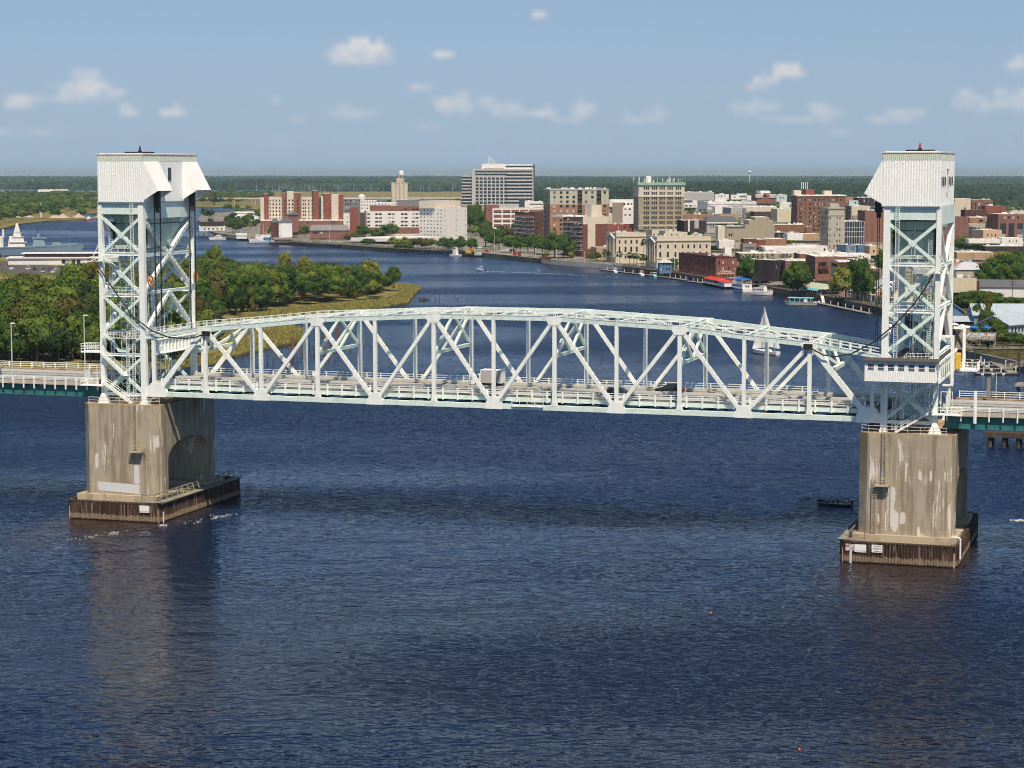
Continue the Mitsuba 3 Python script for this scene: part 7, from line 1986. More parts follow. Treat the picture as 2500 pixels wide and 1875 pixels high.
fr = Local(48.6, 47.5, 178)
k = thing('motorboat', 'long black open motorboat with three people, near the right pier', 'motorboat')
part(k, 'hull', fr(hull(6.3, 2.1, .62, .6, 2.6)), 'gloss_black', 30)
part(k, 'rub_rail', fr(hull(6.3, 2.1, .62, .6, 2.6, z_lo=.50, z_hi=.58)), 'galvanised')
part(k, 'console', fr(MB().hexa([(-.1, -.35, .3), (.5, -.35, .3), (.5, .35, .3), (-.1, .35, .3), (0, -.3, 1.0), (.25, -.3, 1.0), (.25, .3, 1.0), (0, .3, 1.0)])), 'signal_black')
part(k, 'outboard', fr(MB().box(-3.55, -3.1, -.22, .22, .45, 1.25).box(-3.4, -3.2, -.1, .1, -.4, .5)), 'gloss_black')
part(k, 'thwart', fr(MB().box(-1.6, -1.2, -.85, .85, .42, .5).box(-2.6, -2.2, -.85, .85, .42, .5)), 'timber_grey')
for x, y, h, mt, lab, hat in ((-.75, 0, 0, 'cloth_dark', 'person in dark clothes steering the black motorboat', 'cloth_dark'), (.85, .2, 10, 'cloth_blue', 'person in blue seated forward in the black motorboat', None), (-1.9, -.3, -20, 'cloth_khaki', 'person in khaki seated aft in the black motorboat', 'cloth_khaki')):
    p_ = fr.at(x, y, .02)
    person(p_[0], p_[1], p_[2], 178 + h, mt, lab, True, hat)

fr = Local(-286, 850, 150)
k = thing('motorboat', 'white centre console motorboat with a hard top, leaving a wake', 'motorboat')
part(k, 'hull', fr(hull(7.4, 2.6, 1.0, .4)), 'gloss_white', 30)
part(k, 'hard_top', fr(MB().box(-1.3, 1.0, -.9, .9, 2.7, 2.85)), 'gloss_white')
part(k, 'top_post', fr(MB().tube((-1.1, .8, .8), (-1.1, .8, 2.7), .05).tube((-1.1, -.8, .8), (-1.1, -.8, 2.7), .05).tube((.8, .8, .8), (.8, .8, 2.7), .05).tube((.8, -.8, .8), (.8, -.8, 2.7), .05)), 'galvanised', kind='stuff')
part(k, 'console', fr(MB().box(-.3, .6, -.5, .5, .6, 1.8)), 'gloss_white')
part(k, 'aerial', fr(MB().tube((-1.1, .5, 2.8), (-1.4, .5, 6.2), .04)), 'gloss_white')
part(k, 'outboard', fr(MB().box(-4.1, -3.6, -.6, -.2, .3, 1.4).box(-4.1, -3.6, .2, .6, .3, 1.4)), 'signal_black')
fr = Local(-251, 853, -70)
k = thing('motorboat', 'small white motorboat coming bow on, right of the hard top boat', 'motorboat')
part(k, 'hull', fr(hull(5.6, 2.2, .9, .4)), 'gloss_white', 30)
part(k, 'windscreen', fr(MB().hexa([(.4, -.8, .9), (.7, -.7, .9), (.7, .7, .9), (.4, .8, .9), (0, -.7, 1.5), (.1, -.6, 1.5), (.1, .6, 1.5), (0, .7, 1.5)])), 'glass_dark')
part(k, 'console', fr(MB().box(-.6, .1, -.4, .4, .5, 1.6)), 'gloss_white')

# foam wakes: small frothy clumps lying on the water
fo = np.random.default_rng(4)


def foam(m, pts, w0, w1, n, s0=.2, s1=.55):
    pts = np.array(pts, float)
    for _ in range(n):
        t = fo.uniform(0, 1) ** 1.3 * (len(pts) - 1)
        i = min(int(t), len(pts) - 2)
        c = pts[i] + (pts[i + 1] - pts[i]) * (t - i)
        d = pts[i + 1] - pts[i]
        nr = np.array([-d[1], d[0]]) / np.linalg.norm(d)
        w = w0 + (w1 - w0) * t / (len(pts) - 1)
        c = c + nr * w * fo.normal(0, .55)
        if meshkit.fbm(np.array([c[0] * .9, c[1] * .5, 0.]), 3, 12) < .52:
            continue
        s = fo.uniform(s0, s1)
        a = fo.uniform(0, TWO_PI)
        q_ = [(c[0] + s * math.cos(a + b) * fo.uniform(.5, 1.6), c[1] + s * math.sin(a + b) * fo.uniform(.5, 1.0), .02) for b in (0, 1.6, 3.1, 4.7)]
        m.add(q_ + [(c[0], c[1], .08 + .1 * s)], [[0, 1, 4], [1, 2, 4], [2, 3, 4], [3, 0, 4]])
    return m


matt('foam_soft', (.30, .37, .46))
matt('foam_white', (.48, .50, .52))
solo('wake', foam(MB(), [(-282, 848), (-268, 843), (-250, 836), (-225, 824), (-190, 805)], 1, 4, 1300, .1, .34), 'foam_soft', 'long white wake of the hard top motorboat', 'wake', kind='stuff')
solo('wake', foam(MB(), [(80, 41), (90, 44), (100, 46), (118, 47)], .8, 2.2, 700, .07, .22), 'foam_white', 'broken white wash right of the right pier', 'wake', kind='stuff')
solo('foam_patch', foam(foam(foam(MB(), [(-57, -8), (-54, -5), (-51.5, 1), (-51, 8)], .6, 1.8, 420, .04, .13), [(-60, -14), (-63, -22), (-64, -32)], 1., 2.5, 300, .04, .12), [(-72, -60), (-74, -70), (-76, -82)], .8, 2.2, 420, .04, .13), 'foam_white', 'thin lines of foam drifting past the left pier', 'foam', kind='stuff')
solo('buoy', (lambda s: (np.array(s.vertices) * .16 + [47, -49, .08], np.array(s.faces)))(trimesh.creation.icosphere(2)), 'orange_net', 'small orange float on the water left of the right pier', 'buoy', smooth=True)
solo('buoy', (lambda s: (np.array(s.vertices) * .15 + [70.0, -112, .08], np.array(s.faces)))(trimesh.creation.icosphere(2)), 'orange_net', 'small orange float low in the foreground', 'buoy', smooth=True)

# trawler at the old pier
fr = Local(-595, 1221, 203)
k = thing('fishing_boat', 'white and blue trawler with tall masts moored at the old pier', 'fishing boat')
part(k, 'hull', fr(hull(21, 6, 2.6, .75, 2.4, 1.2)), 'gloss_white', 30)
part(k, 'bottom_stripe', fr(hull(21, 6, 2.6, .75, 2.4, 1.2, z_lo=.02, z_hi=1.0)), 'boat_blue')
part(k, 'wheelhouse', fr(MB().box(-1, 5.2, -2, 2, 2.5, 5.2).box(1, 4.6, -1.7, 1.7, 5.2, 7.4)), 'gloss_white')
windows_row(k, fr, (1.6, 2.6, 3.6), 1.72, 6.0, 6.9, .7)
windows_row(k, fr, (0, 1.4, 2.8, 4.2), 2.02, 3.7, 4.5, .7)
part(k, 'mast', fr(MB().tube((-1.4, 0, 2.4), (-1.4, 0, 16), .16, 7, .08).tube((-7.6, 0, 2.4), (-7.2, 0, 10), .14, 7)), 'gloss_white')
part(k, 'outrigger', fr(MB().tube((-1.4, 1.6, 3), (-4.8, 3.8, 13.5), .11).tube((-1.4, -1.6, 3), (-4.8, -3.8, 13.5), .11).tube((-1.4, 0, 9), (-7.3, 0, 8.4), .07)), 'galvanised')
part(k, 'net_tarp', fr(MB().hexa([(-7, -1.8, 2.6), (-2.5, -1.8, 2.6), (-2.5, 1.8, 2.6), (-7, 1.8, 2.6), (-6.5, -1.2, 4.1), (-3, -1.3, 4.6), (-3, 1.3, 4.6), (-6.5, 1.2, 4.1)])), 'canvas_blue')
fr = Local(-674, 1304, 203)
k = thing('motor_yacht', 'long low white motor yacht at the far end of the old pier', 'yacht')
part(k, 'hull', fr(hull(14.5, 4.2, 1.7, .4, 2.2)), 'gloss_white', 30)
part(k, 'cabin', fr(MB().hexa([(-4, -1.7, 1.5), (3, -1.3, 1.6), (3, 1.3, 1.6), (-4, 1.7, 1.5), (-3.6, -1.4, 3.4), (1, -1, 3.3), (1, 1, 3.3), (-3.6, 1.4, 3.4)])), 'gloss_white')
part(k, 'flybridge', fr(MB().box(-3, .4, -1.1, 1.1, 3.4, 4.1)), 'gloss_white')
part(k, 'window_band', fr(MB().box(-3.4, 1, 1.45, 1.62, 2.3, 2.9)), 'glass_dark')
for x, y, ms, lab in ((-541, 1197, 4, 'small white sailing dinghy with a furled sail at the hotel dock'), (-527, 1186, 0, 'small white open boat between two sailboats at the hotel dock'), (-519, 1181.5, 17, 'white sloop with a tall bare mast at the hotel dock')):
    fr = Local(x, y, 150 if ms != 17 else 195)
    k = thing('sailboat' if ms else 'open_boat', lab, 'sailboat' if ms else 'boat')
    part(k, 'hull', fr(hull(7.5 if ms == 17 else 5.2, 2.4, 1.0, .3)), 'gloss_white', 30)
    part(k, 'cabin', fr(MB().hexa([(-1.3, -.7, .9), (1.2, -.5, .9), (1.2, .5, .9), (-1.3, .7, .9), (-1.2, -.6, 1.5), (.9, -.4, 1.4), (.9, .4, 1.4), (-1.2, .6, 1.5)])), 'gloss_white')
    if ms:
        part(k, 'mast', fr(MB().tube((.5, 0, .9), (.5, 0, 1 + ms), .12, 6, .07).tube((.5, 0, 2.2), (-2.6, 0, 2.2), .14)), 'gloss_white')

# tour boats
fr = Local(-99.5, 697.5, 124)
k = thing('tour_boat', 'white and blue river cruise boat with a bright blue top canopy, seen from its stern', 'tour boat')
part(k, 'hull', fr(hull(18, 5.8, 1.7, .4, 2.6, .8, flat=.97)), 'gloss_white', 30)
part(k, 'side_stripe', fr(hull(18, 5.8, 1.7, .4, 2.6, .8, z_lo=.35, z_hi=1.3, flat=.97)), 'boat_blue')
part(k, 'saloon', fr(MB().box(-8.6, 5, -2.6, 2.6, 1.6, 3.7)), 'gloss_white')
for y in (-2.62, 2.62):
    windows_row(k, fr, np.arange(-7.2, 4.6, 1.5), y, 2.4, 3.3, 1.1)
for y in (-.6, .6):
    part(k, 'window', fr(MB().box(-8.66, -8.6, y - .35, y + .35, 2.2, 3.2)), 'glass_dark')
part(k, 'upper_rail', fr(railing(MB(), [(-8.5, -2.5, 3.7), (-8.5, 2.5, 3.7), (4.5, 2.5, 3.7), (4.5, -2.5, 3.7), (-8.5, -2.5, 3.7)], 1.1, 1.4, .05)), 'gloss_white')
part(k, 'wheelhouse', fr(MB().box(1.5, 4.2, -1.5, 1.5, 3.7, 5.9)), 'gloss_white')
part(k, 'canopy', fr(MB().hexa([(-8, -2.6, 5.9), (1.4, -2.6, 5.9), (1.4, 2.6, 5.9), (-8, 2.6, 5.9), (-7.6, -1.2, 6.5), (1.2, -1.2, 6.5), (1.2, 1.2, 6.5), (-7.6, 1.2, 6.5)])), 'canvas_blue', label='bright blue canvas canopy')
part(k, 'canopy_post', fr(sum([[MB().tube((x, y, 3.7), (x, y, 5.9), .05)] for x in (-7.8,) for y in (-2.4,)], [])[0].tube((-7.8, 2.4, 3.7), (-7.8, 2.4, 5.9), .05).tube((-3, 2.4, 3.7), (-3, 2.4, 5.9), .05).tube((-3, -2.4, 3.7), (-3, -2.4, 5.9), .05).tube((1.2, 2.4, 3.7), (1.2, 2.4, 5.9), .05).tube((1.2, -2.4, 3.7), (1.2, -2.4, 5.9), .05)), 'galvanised', kind='stuff')
fr = Local(-82, 664, -22)
k = thing('cabin_cruiser', 'white cabin boat with dark wheelhouse windows, right of the blue canopy boat', 'boat')
part(k, 'hull', fr(hull(12, 3.8, 1.7, .55, 2.4)), 'gloss_white', 30)
part(k, 'boot_stripe', fr(hull(12, 3.8, 1.7, .55, 2.4, z_lo=.02, z_hi=.3)), 'boat_navy')
part(k, 'wheelhouse', fr(MB().box(-4.8, 1.6, -1.5, 1.5, 1.5, 3.6).box(-1.2, 1.4, -1.2, 1.2, 3.6, 4.6)), 'gloss_white')
windows_row(k, fr, np.arange(-4.2, 1.4, 1.0), -1.52, 2.4, 3.2, .7)
windows_row(k, fr, (-.6, .3, 1.), -1.22, 3.9, 4.4, .6)
part(k, 'rail', fr(railing(MB(), [(1.8, -1.5, 1.9), (5.4, 0, 2.4), (1.8, 1.5, 1.9)], .8, 1.2, .04)), 'galvanised')
fr = Local(-53, 601, 180)
k = thing('water_taxi', 'pale water taxi with a turquoise roof moored alongside', 'tour boat')
part(k, 'hull', fr(hull(14.4, 4.2, 1.35, .2, 3.2, .6, flat=.97)), 'canvas_cream', 30)
part(k, 'side_stripe', fr(hull(14.4, 4.2, 1.35, .2, 3.2, .6, z_lo=.75, z_hi=1.15, flat=.97)), 'canvas_teal')
part(k, 'cabin_post', fr(MB().box(-5, -4.8, 1.75, 1.85, 1.2, 3).box(-2.6, -2.4, 1.75, 1.85, 1.2, 3).box(-.2, 0, 1.75, 1.85, 1.2, 3).box(2.2, 2.4, 1.75, 1.85, 1.2, 3).box(4.4, 4.6, 1.75, 1.85, 1.2, 3).box(-5, -4.8, -1.85, -1.75, 1.2, 3).box(-.2, 0, -1.85, -1.75, 1.2, 3).box(4.4, 4.6, -1.85, -1.75, 1.2, 3)), 'gloss_white', kind='stuff')
part(k, 'wheelhouse', fr(MB().box(-3.4, -1.8, -1.7, 1.78, 1.2, 3)), 'gloss_white')
windows_row(k, fr, (-4.0, -1.1, 1.1, 3.4), 1.72, 1.9, 2.8, 1.7)
part(k, 'roof', fr(MB().hexa([(-5.9, -2.1, 3), (5.6, -2.1, 3), (5.6, 2.1, 3), (-5.9, 2.1, 3), (-5.7, -1.9, 3.3), (5.4, -1.9, 3.3), (5.4, 1.9, 3.3), (-5.7, 1.9, 3.3)])), 'canvas_teal', label='turquoise flat roof')
fr = Local(-46.5, 616, 170)
k = thing('dinghy', 'small white covered dinghy beside the gangway of the long dock', 'dinghy')
part(k, 'hull', fr(hull(3.4, 1.6, .6, .3)), 'gloss_white', 30)
part(k, 'cover', fr(MB().hexa([(-1.5, -.7, .6), (1, -.6, .6), (1, .6, .6), (-1.5, .7, .6), (-1.2, -.2, 1.0), (.7, -.2, .95), (.7, .2, .95), (-1.2, .2, 1.0)])), 'gloss_white')
for i, (x, y, h, hm, lab) in enumerate(((-201, 858.5, 120, 'gloss_white', 'small white runabout at the floating dock below the stone public building'), (-178, 830, 118, 'gloss_white', 'white cruiser with a flat top at the floating dock'), (-167, 816, 118, 'canvas_teal', 'small boat with a turquoise hull and white hard top at the floating dock'))):
    fr = Local(x - 4.5, y - 3, h)
    k = thing('open_boat', lab, 'boat')
    part(k, 'hull', fr(hull(6.4 + (i == 1) * 1.6, 2.5, 1.0, .4)), hm, 30)
    part(k, 'console', fr(MB().box(-.6, .6, -.6, .6, .8, 1.8)), 'gloss_white')
    part(k, 'hard_top', fr(MB().box(-1.4, 1.1, -1, 1, 2.6, 2.75).tube((-1.2, .9, .9), (-1.2, .9, 2.6), .05).tube((-1.2, -.9, .9), (-1.2, -.9, 2.6), .05).tube((1, .9, .9), (1, .9, 2.6), .05).tube((1, -.9, .9), (1, -.9, 2.6), .05)), 'gloss_white')
# floating restaurant with the red roof
fr = Local(-117, 729, 118, 0., .8)
k = thing('floating_restaurant', 'dark barge restaurant under a long bright red canopy', 'barge')
part(k, 'hull', fr(MB().hexa([(-25, -3.8, -.5), (24, -3.8, -.5), (24, 3.8, -.5), (-25, 3.8, -.5), (-26, -4, 1.3), (25, -4, 1.3), (25, 4, 1.3), (-26, 4, 1.3)])), 'boat_navy')
part(k, 'deck_rail', fr(railing(MB(), [(-12, 3.9, 1.3), (24.5, 3.9, 1.3)], 1.1, 2., .06)), 'gloss_white')
part(k, 'canopy', fr(MB().hexa([(-11, -3.9, 4.4), (23, -3.9, 4.4), (23, 3.9, 4.4), (-11, 3.9, 4.4), (-8, -.2, 6.0), (20, -.2, 6.0), (20, .2, 6.0), (-8, .2, 6.0)])), 'canvas_red', label='bright red canopy')
part(k, 'canopy', fr(MB().hexa([(-24, -3.6, 4.1), (-11.2, -3.6, 4.1), (-11.2, 3.6, 4.1), (-24, 3.6, 4.1), (-20, -.2, 5.4), (-14, -.2, 5.4), (-14, .2, 5.4), (-20, .2, 5.4)])), 'canvas_red')
part(k, 'deck_house', fr(MB().box(-12, -5, -3, 3.2, 1.3, 4.3)), 'blue_paint')
part(k, 'deck_house', fr(MB().box(-23.5, -12, -3.2, 3.2, 1.3, 4.0)), 'gloss_white')
windows_row(k, fr, (-10, -7.4), 3.25, 2.4, 3.6, 1.4)
windows_row(k, fr, (-21, -18, -15), 3.25, 2.4, 3.4, 1.4)
part(k, 'canopy_post', fr(sum(([x] for x in [MB().box(-4, -3.8, 3.6, 3.8, 1.3, 4.4).box(2, 2.2, 3.6, 3.8, 1.3, 4.4).box(8, 8.2, 3.6, 3.8, 1.3, 4.4).box(14, 14.2, 3.6, 3.8, 1.3, 4.4).box(20, 20.2, 3.6, 3.8, 1.3, 4.4)]), [])[0]), 'gloss_white', kind='stuff')
part(k, 'bar_counter', fr(MB().box(-3, 20, -2.8, -2, 1.3, 3.6)), 'timber_dark')
# work barge with a digger and a push tug
fr = Local(-357, 1042, -27)
k = thing('work_barge', 'flat dark work barge at the sea wall', 'barge')
part(k, 'hull', fr(MB().box(-13, 13, -4, 4, -.5, 1.2)), 'boat_navy')
part(k, 'deck_house', fr(MB().box(5, 9, -1.5, 2, 1.2, 3.2)), 'galvanised')
k = thing('push_tug', 'small white tug with a tall wheelhouse beside the work barge', 'tug')
part(k, 'hull', fr(MB().hexa([(-14, -6.5, -.4), (-5, -6.5, -.4), (-5, -4.1, -.4), (-14, -4.1, -.4), (-14.5, -6.8, 1.4), (-4.5, -6.8, 1.4), (-4.5, -4.05, 1.4), (-14.5, -4.05, 1.4)])), 'gloss_white')
part(k, 'wheelhouse', fr(MB().box(-11.5, -8, -6.4, -4.3, 1.4, 4.2).box(-11, -8.6, -6.2, -4.5, 4.2, 6.4)), 'gloss_white')
part(k, 'window_band', fr(MB().box(-10.8, -8.8, -6.26, -6.2, 5.1, 6.0)), 'glass_dark')
k = thing('excavator', 'yellow and red excavator standing on the work barge', 'excavator')
part(k, 'body', fr(MB().box(-4, 0, -1.4, 1.4, 2.3, 4.2)), 'yellow_paint')
part(k, 'track', fr(MB().box(-4.2, .4, -1.8, -.9, 1.2, 2.2).box(-4.2, .4, .9, 1.8, 1.2, 2.2)), 'dark_steel')
part(k, 'boom', fr(MB().beam((-.2, 0, 3.2), (2.2, 0, 6.6), .5, .6).beam((2.2, 0, 6.6), (4.2, 0, 3.2), .4, .4)), 'yellow_paint')
part(k, 'cab', fr(MB().box(-1.5, .1, .3, 1.4, 4.2, 5.6)), 'red_paint')
for i, (x, y, ln, lab) in enumerate(((-350, 1056, 8, 'orange construction netting beside the white hotel garden'), (-315, 1009, 9, 'orange netting on the grass of the new riverwalk, left of two'), (-309, 1001, 8, 'orange netting on the grass of the new riverwalk, right of two'), (-277, 953.5, 24, 'long orange barrier where the pale sea wall begins'))):
    fr = Local(x, y, -54)
    k = thing('safety_barrier', lab, 'barrier')
    part(k, 'net', fr(MB().box(-ln / 2, ln / 2, -.1, .1, 2.5, 4.6 if ln < 20 else 4.0)), 'orange_net')
    part(k, 'post', fr(MB().box(-ln / 2, -ln / 2 + .15, -.16, -.1, 2.4, 4.7).box(ln / 2 - .15, ln / 2, -.16, -.1, 2.4, 4.7)), 'galvanised')


def dock(label, a, b, w=2.6, posts=6, z=.55, side=1):
    a, b = np.array(a, float), np.array(b, float)
    k = thing('floating_dock', label, 'dock')
    part(k, 'deck', MB().beam((*a, z), (*b, z), w, .25), 'timber_grey')
    part(k, 'float', MB().beam((*a, z - .42), (*b, z - .42), w - .3, .6), 'signal_black')
    d = (b - a) / np.linalg.norm(b - a)
    nr = np.array([-d[1], d[0]]) * side
    m = MB()
    for i in range(posts):
        c = a + (b - a) * (i + .5) / posts + nr * (w / 2 + .2)
        m.tube((*c, -1.), (*c, 2.3), .17, 7)
    part(k, 'guide_post', m, 'gloss_white', kind='stuff')
    return k


dock('long grey floating dock below the stone public building', (-220, 879), (-166, 809.5), 2.6, 7)
dock('floating dock in front of the brick warehouse', (-164, 806.5), (-146, 780), 3, 4)
dock('floating dock alongside the red canopied barge', (-142, 769), (-132, 756), 3, 3)
dock('long floating dock running down from the gangway towards the right tower', (-47.5, 611), (-14.8, 546), 3, 7)
dock('floating dock with small sailboats in front of the brick hotel', (-549, 1197), (-500, 1162), 2.6, 6)
dock('floating dock along the old timber boardwalk', (-472, 1133), (-397, 1084), 2.6, 6)
km = dock('slanting main float of the small marina right of the right tower', (50.6, 346), (61.2, 303), 2.6, 5)
for i, (x0, y0, x1, y1) in enumerate(((41.5, 343.5, 50, 345.2), (42, 333.5, 51.6, 336), (42.5, 323, 54, 326.5), (44, 312.5, 56.5, 316.5), (50.8, 299.5, 60.5, 303.2))):
    k = dock(('first', 'second', 'third', 'fourth', 'nearest')[i] + ' finger float of the small marina, counted from the far end', (x0, y0), (x1, y1), 1.5, 2, .5)
    m = MB()
    for j in range(3):
        t = .2 + .3 * j
        cx, cy = x0 + (x1 - x0) * t, y0 + (y1 - y0) * t
        m.box(cx - .4, cx + .4, cy - .95, cy - .78, .05, .5)
    part(k, 'fender_block', m, 'gloss_white', kind='stuff')
for i, (x, y) in enumerate(((47.3, 333), (48.3, 322), (49.8, 306), (46.2, 313), (61.5, 316), (62.5, 309), (64.3, 320), (57.5, 330))):
    solo('mooring_pile', MB().tube((x, y, -1), (x, y, 5.2 + (i % 3) * .5), .24, 8, .2), 'timber_dark', 'dark timber mooring pile among the marina floats', 'pile', 'mooring piles of the small marina')
k = thing('gangway', 'pale sloping gangway down to the long floating dock', 'gangway')
part(k, 'ramp', MB().beam((-46.8, 622, 2.9), (-43.6, 607, .8), 1.4, .18), 'gloss_white')
part(k, 'rail', railing(MB(), [(-47.5, 622, 2.9), (-44.3, 607, .8)], 1.1, 1.5, .05), 'gloss_white')
k = thing('gangway', 'long grey gangway at the right edge leading down to the marina', 'gangway')
part(k, 'ramp', MB().beam((58.5, 311, .9), (71, 327, 3.0), 1.5, .2), 'timber_grey')
part(k, 'rail', railing(railing(MB(), [(58.0, 311.5, .9), (70.5, 327.5, 3.0)], 1.2, 1.8, .06), [(59., 310.5, .9), (71.5, 326.5, 3.0)], 1.2, 1.8, .06), 'timber_grey')
k = thing('timber_jetty', 'end of a weathered timber jetty at the right edge of the picture', 'jetty')
part(k, 'deck', MB().box(66, 84, 243, 252, 2.6, 3.0), 'timber_grey')
m = MB()
for x in (66.6, 69.5, 72.5):
    for y in (243.8, 251):
        m.tube((x, y, -1), (x, y, 2.6), .22, 7)
part(k, 'pile', m, 'timber_dark', kind='stuff')
k = thing('dolphin_platform', 'low dark timber platform on stout legs under the right approach span', 'jetty')
part(k, 'deck', MB().box(67.4, 81.4, 136.6, 144.6, 2.2, 2.7).box(67.4, 81.4, 136.6, 137.0, 2.7, 3.3), 'timber_dark')
m = MB()
for x in (68.4, 71.4, 74.4, 77.4, 80.4):
    for y in (137.5, 143.6):
        m.tube((x, y, -1), (x, y, 2.3), .45, 8)
part(k, 'pile', m, 'timber_dark', kind='stuff')
# old piles and steel tubes by the marsh
pr = np.random.default_rng(21)
for i in range(46):
    x, y = (pr.uniform(-184, -146), pr.uniform(268, 352)) if i < 38 else (pr.uniform(-250, -215), pr.uniform(570, 612))
    if ISLAND.buffer(1.5).contains(sg_.Point(x, y)):
        x += 22
    h = pr.uniform(.5, 2.8)
    solo('timber_pile', MB().tube((x, y, -1), (x + pr.normal(0, .12), y + pr.normal(0, .12), h), pr.uniform(.14, .26), 7, .12), 'timber_dark', 'rotten stump of an old pile off the grassy end of the island' if i >= 38 else 'rotten timber pile standing in the shallows by the marsh', 'pile', 'old piles off the island tip' if i >= 38 else 'old piles in the shallows by the marsh')
for i, (x, y, h, lab) in enumerate(((-167.5, 340.7, 6.4, 'tallest rusty steel tube standing in the shallows by the marsh'), (-162.8, 318.3, 5.6, 'rusty steel tube in the shallows, middle of three'), (-166.7, 300, 5.8, 'rusty steel tube in the shallows nearest the marsh edge'))):
    solo('steel_pile', MB().tube((x, y, -1), (x, y, h), .55, 12), 'rust_brown', lab, 'pile', smooth=40)
paint('rust_brown', weather((.20, .085, .05), (.10, .05, .035), .8), .85)
solo('driftwood_raft', MB().box(-224, -221, 577, 579, -.3, .7).box(-223.4, -221.8, 577.5, 578.7, .7, 1.2).tube((-224.5, 577.5, -1), (-224.5, 577.5, 2.), .2).tube((-220.5, 579, -1), (-220.5, 579, 1.6), .2), 'timber_dark', 'low dark wreck of a landing off the grassy island tip', 'wreck')

# ---- shore of the right bank near the right tower: gabled wooden houses, roofs, decks


def gable(name, label, x, y, yaw, w, d, ze, zr, wall, roof, cat='house', z0=2.4, along_u=False, over=.6, wins=()):
    """house with a pitched roof; ridge across (along v) unless along_u"""
    a = math.radians(yaw)
    C, u, v = np.array([x, y]), np.array([math.cos(a), math.sin(a)]), np.array([-math.sin(a), math.cos(a)])
    k = thing(name, label, cat)
    blk = ('wall', 0, w, 0, d, z0, ze, wall, roof, list(wins))
    FRAMES[k] = (C, u, v, yaw, [blk])
    Q = lambda p_, q_, z: (*(C + u * p_ + v * q_), z)
    m = MB()
    for face, o, uu, nr, L_ in (('S', C, u, -v, w), ('E', C + u * w, v, u, d), ('N', C + u * w + v * d, -u, v, w), ('W', C + v * d, -v, -u, d)):
        ws = facade(m, o, uu, nr, L_, z0, ze, [(c, ww, b, t) for f, c, ww, b, t in wins if f == face])
        an = math.degrees(math.atan2(uu[1], uu[0]))
        for a_, c_, b_, t_ in ws:
            p_ = o + uu * (a_ + c_) / 2 - nr * .26
            part_at(k, 'window', UNIT, 'glass_dark', T().translate([p_[0], p_[1], (b_ + t_) / 2]).rotate([0, 0, 1], an).scale([c_ - a_, .06, t_ - b_]))
    if along_u:
        m.add([Q(0, 0, ze), Q(0, d, ze), Q(0, d / 2, zr)], [[0, 1, 2]]).add([Q(w, 0, ze), Q(w, d, ze), Q(w, d / 2, zr)], [[0, 1, 2]])
    else:
        m.add([Q(0, 0, ze), Q(w, 0, ze), Q(w / 2, 0, zr)], [[0, 1, 2]]).add([Q(0, d, ze), Q(w, d, ze), Q(w / 2, d, zr)], [[0, 1, 2]])
    part(k, 'wall', m, wall)
    t = .22
    dz = (zr - ze) / ((d if along_u else w) / 2) * over
    for sgn in (0, 1):
        if along_u:
            e = -over if sgn == 0 else d + over
            pts = [Q(-over, e, ze - dz), Q(w + over, e, ze - dz), Q(w + over, d / 2, zr), Q(-over, d / 2, zr)]
        else:
            e = -over if sgn == 0 else w + over
            pts = [Q(e, -over, ze - dz), Q(e, d + over, ze - dz), Q(w / 2, d + over, zr), Q(w / 2, -over, zr)]
        r = MB().hexa([(p_[0], p_[1], p_[2] + .02) for p_ in pts] + [(p_[0], p_[1], p_[2] + t) for p_ in pts])
        rf = part(k, 'roof', r, roof)
        sm = MB()   # standing seams
        n = 10
        for i in range(1, n):
            f = i / n
            p0 = np.array(pts[0]) * (1 - f) + np.array(pts[1]) * f
            p1 = np.array(pts[3]) * (1 - f) + np.array(pts[2]) * f
            sm.beam(p0 + [0, 0, t + .03], p1 + [0, 0, t + .03], .08, .07)
        part(rf, 'seam', sm, roof, kind='stuff')
    return k


g1 = [('W', 3, 2.2, 6.4, 8.4), ('W', 8, 2.2, 6.4, 8.4), ('W', 13, 2.2, 6.4, 8.4), ('W', 4, 2.4, 3., 5.), ('W', 11, 2.4, 3., 5.), ('S', 4, 1.2, 6.5, 8.2)]
for i, (x, y, lab) in enumerate(((-26.5, 606, 'grey roofed riverside house with a white balcony, farthest of three'), (-17.5, 588, 'grey roofed riverside house with a white balcony, middle of three'), (-8, 571, 'grey roofed riverside house with a white balcony, nearest the tower ropes'))):
    k = gable('river_house', lab, x, y, 26, 9, 16, 9.0, 12.2, 'canvas_cream', 'metal_roof', 'house', 2.4, False, .9, g1)
    C, u, v, yaw, bl = FRAMES[k]
    Q = lambda p_, q_: C + u * p_ + v * q_
    m = MB().hexa([(*Q(a, b), z) for z in (5.6, 5.85) for a, b in ((-2.4, .5), (0, .5), (0, 15.5), (-2.4, 15.5))])
    part(k, 'balcony', m, 'gloss_white')
    m = MB()
    railing(m, [(*Q(-2.3, .6), 5.85), (*Q(-2.3, 15.4), 5.85)], 1.1, .8, .06)
    for b in (1, 6, 11, 15):
        m.tube((*Q(-2.2, b), 2.4), (*Q(-2.2, b), 5.6), .14)
    part(k, 'balcony_rail', m, 'gloss_white')
    part(k, 'chimney', MB().box(Q(4, 9)[0] - .5, Q(4, 9)[0] + .5, Q(4, 9)[1] - .5, Q(4, 9)[1] + .5, 10, 13.6), 'brick_brown')
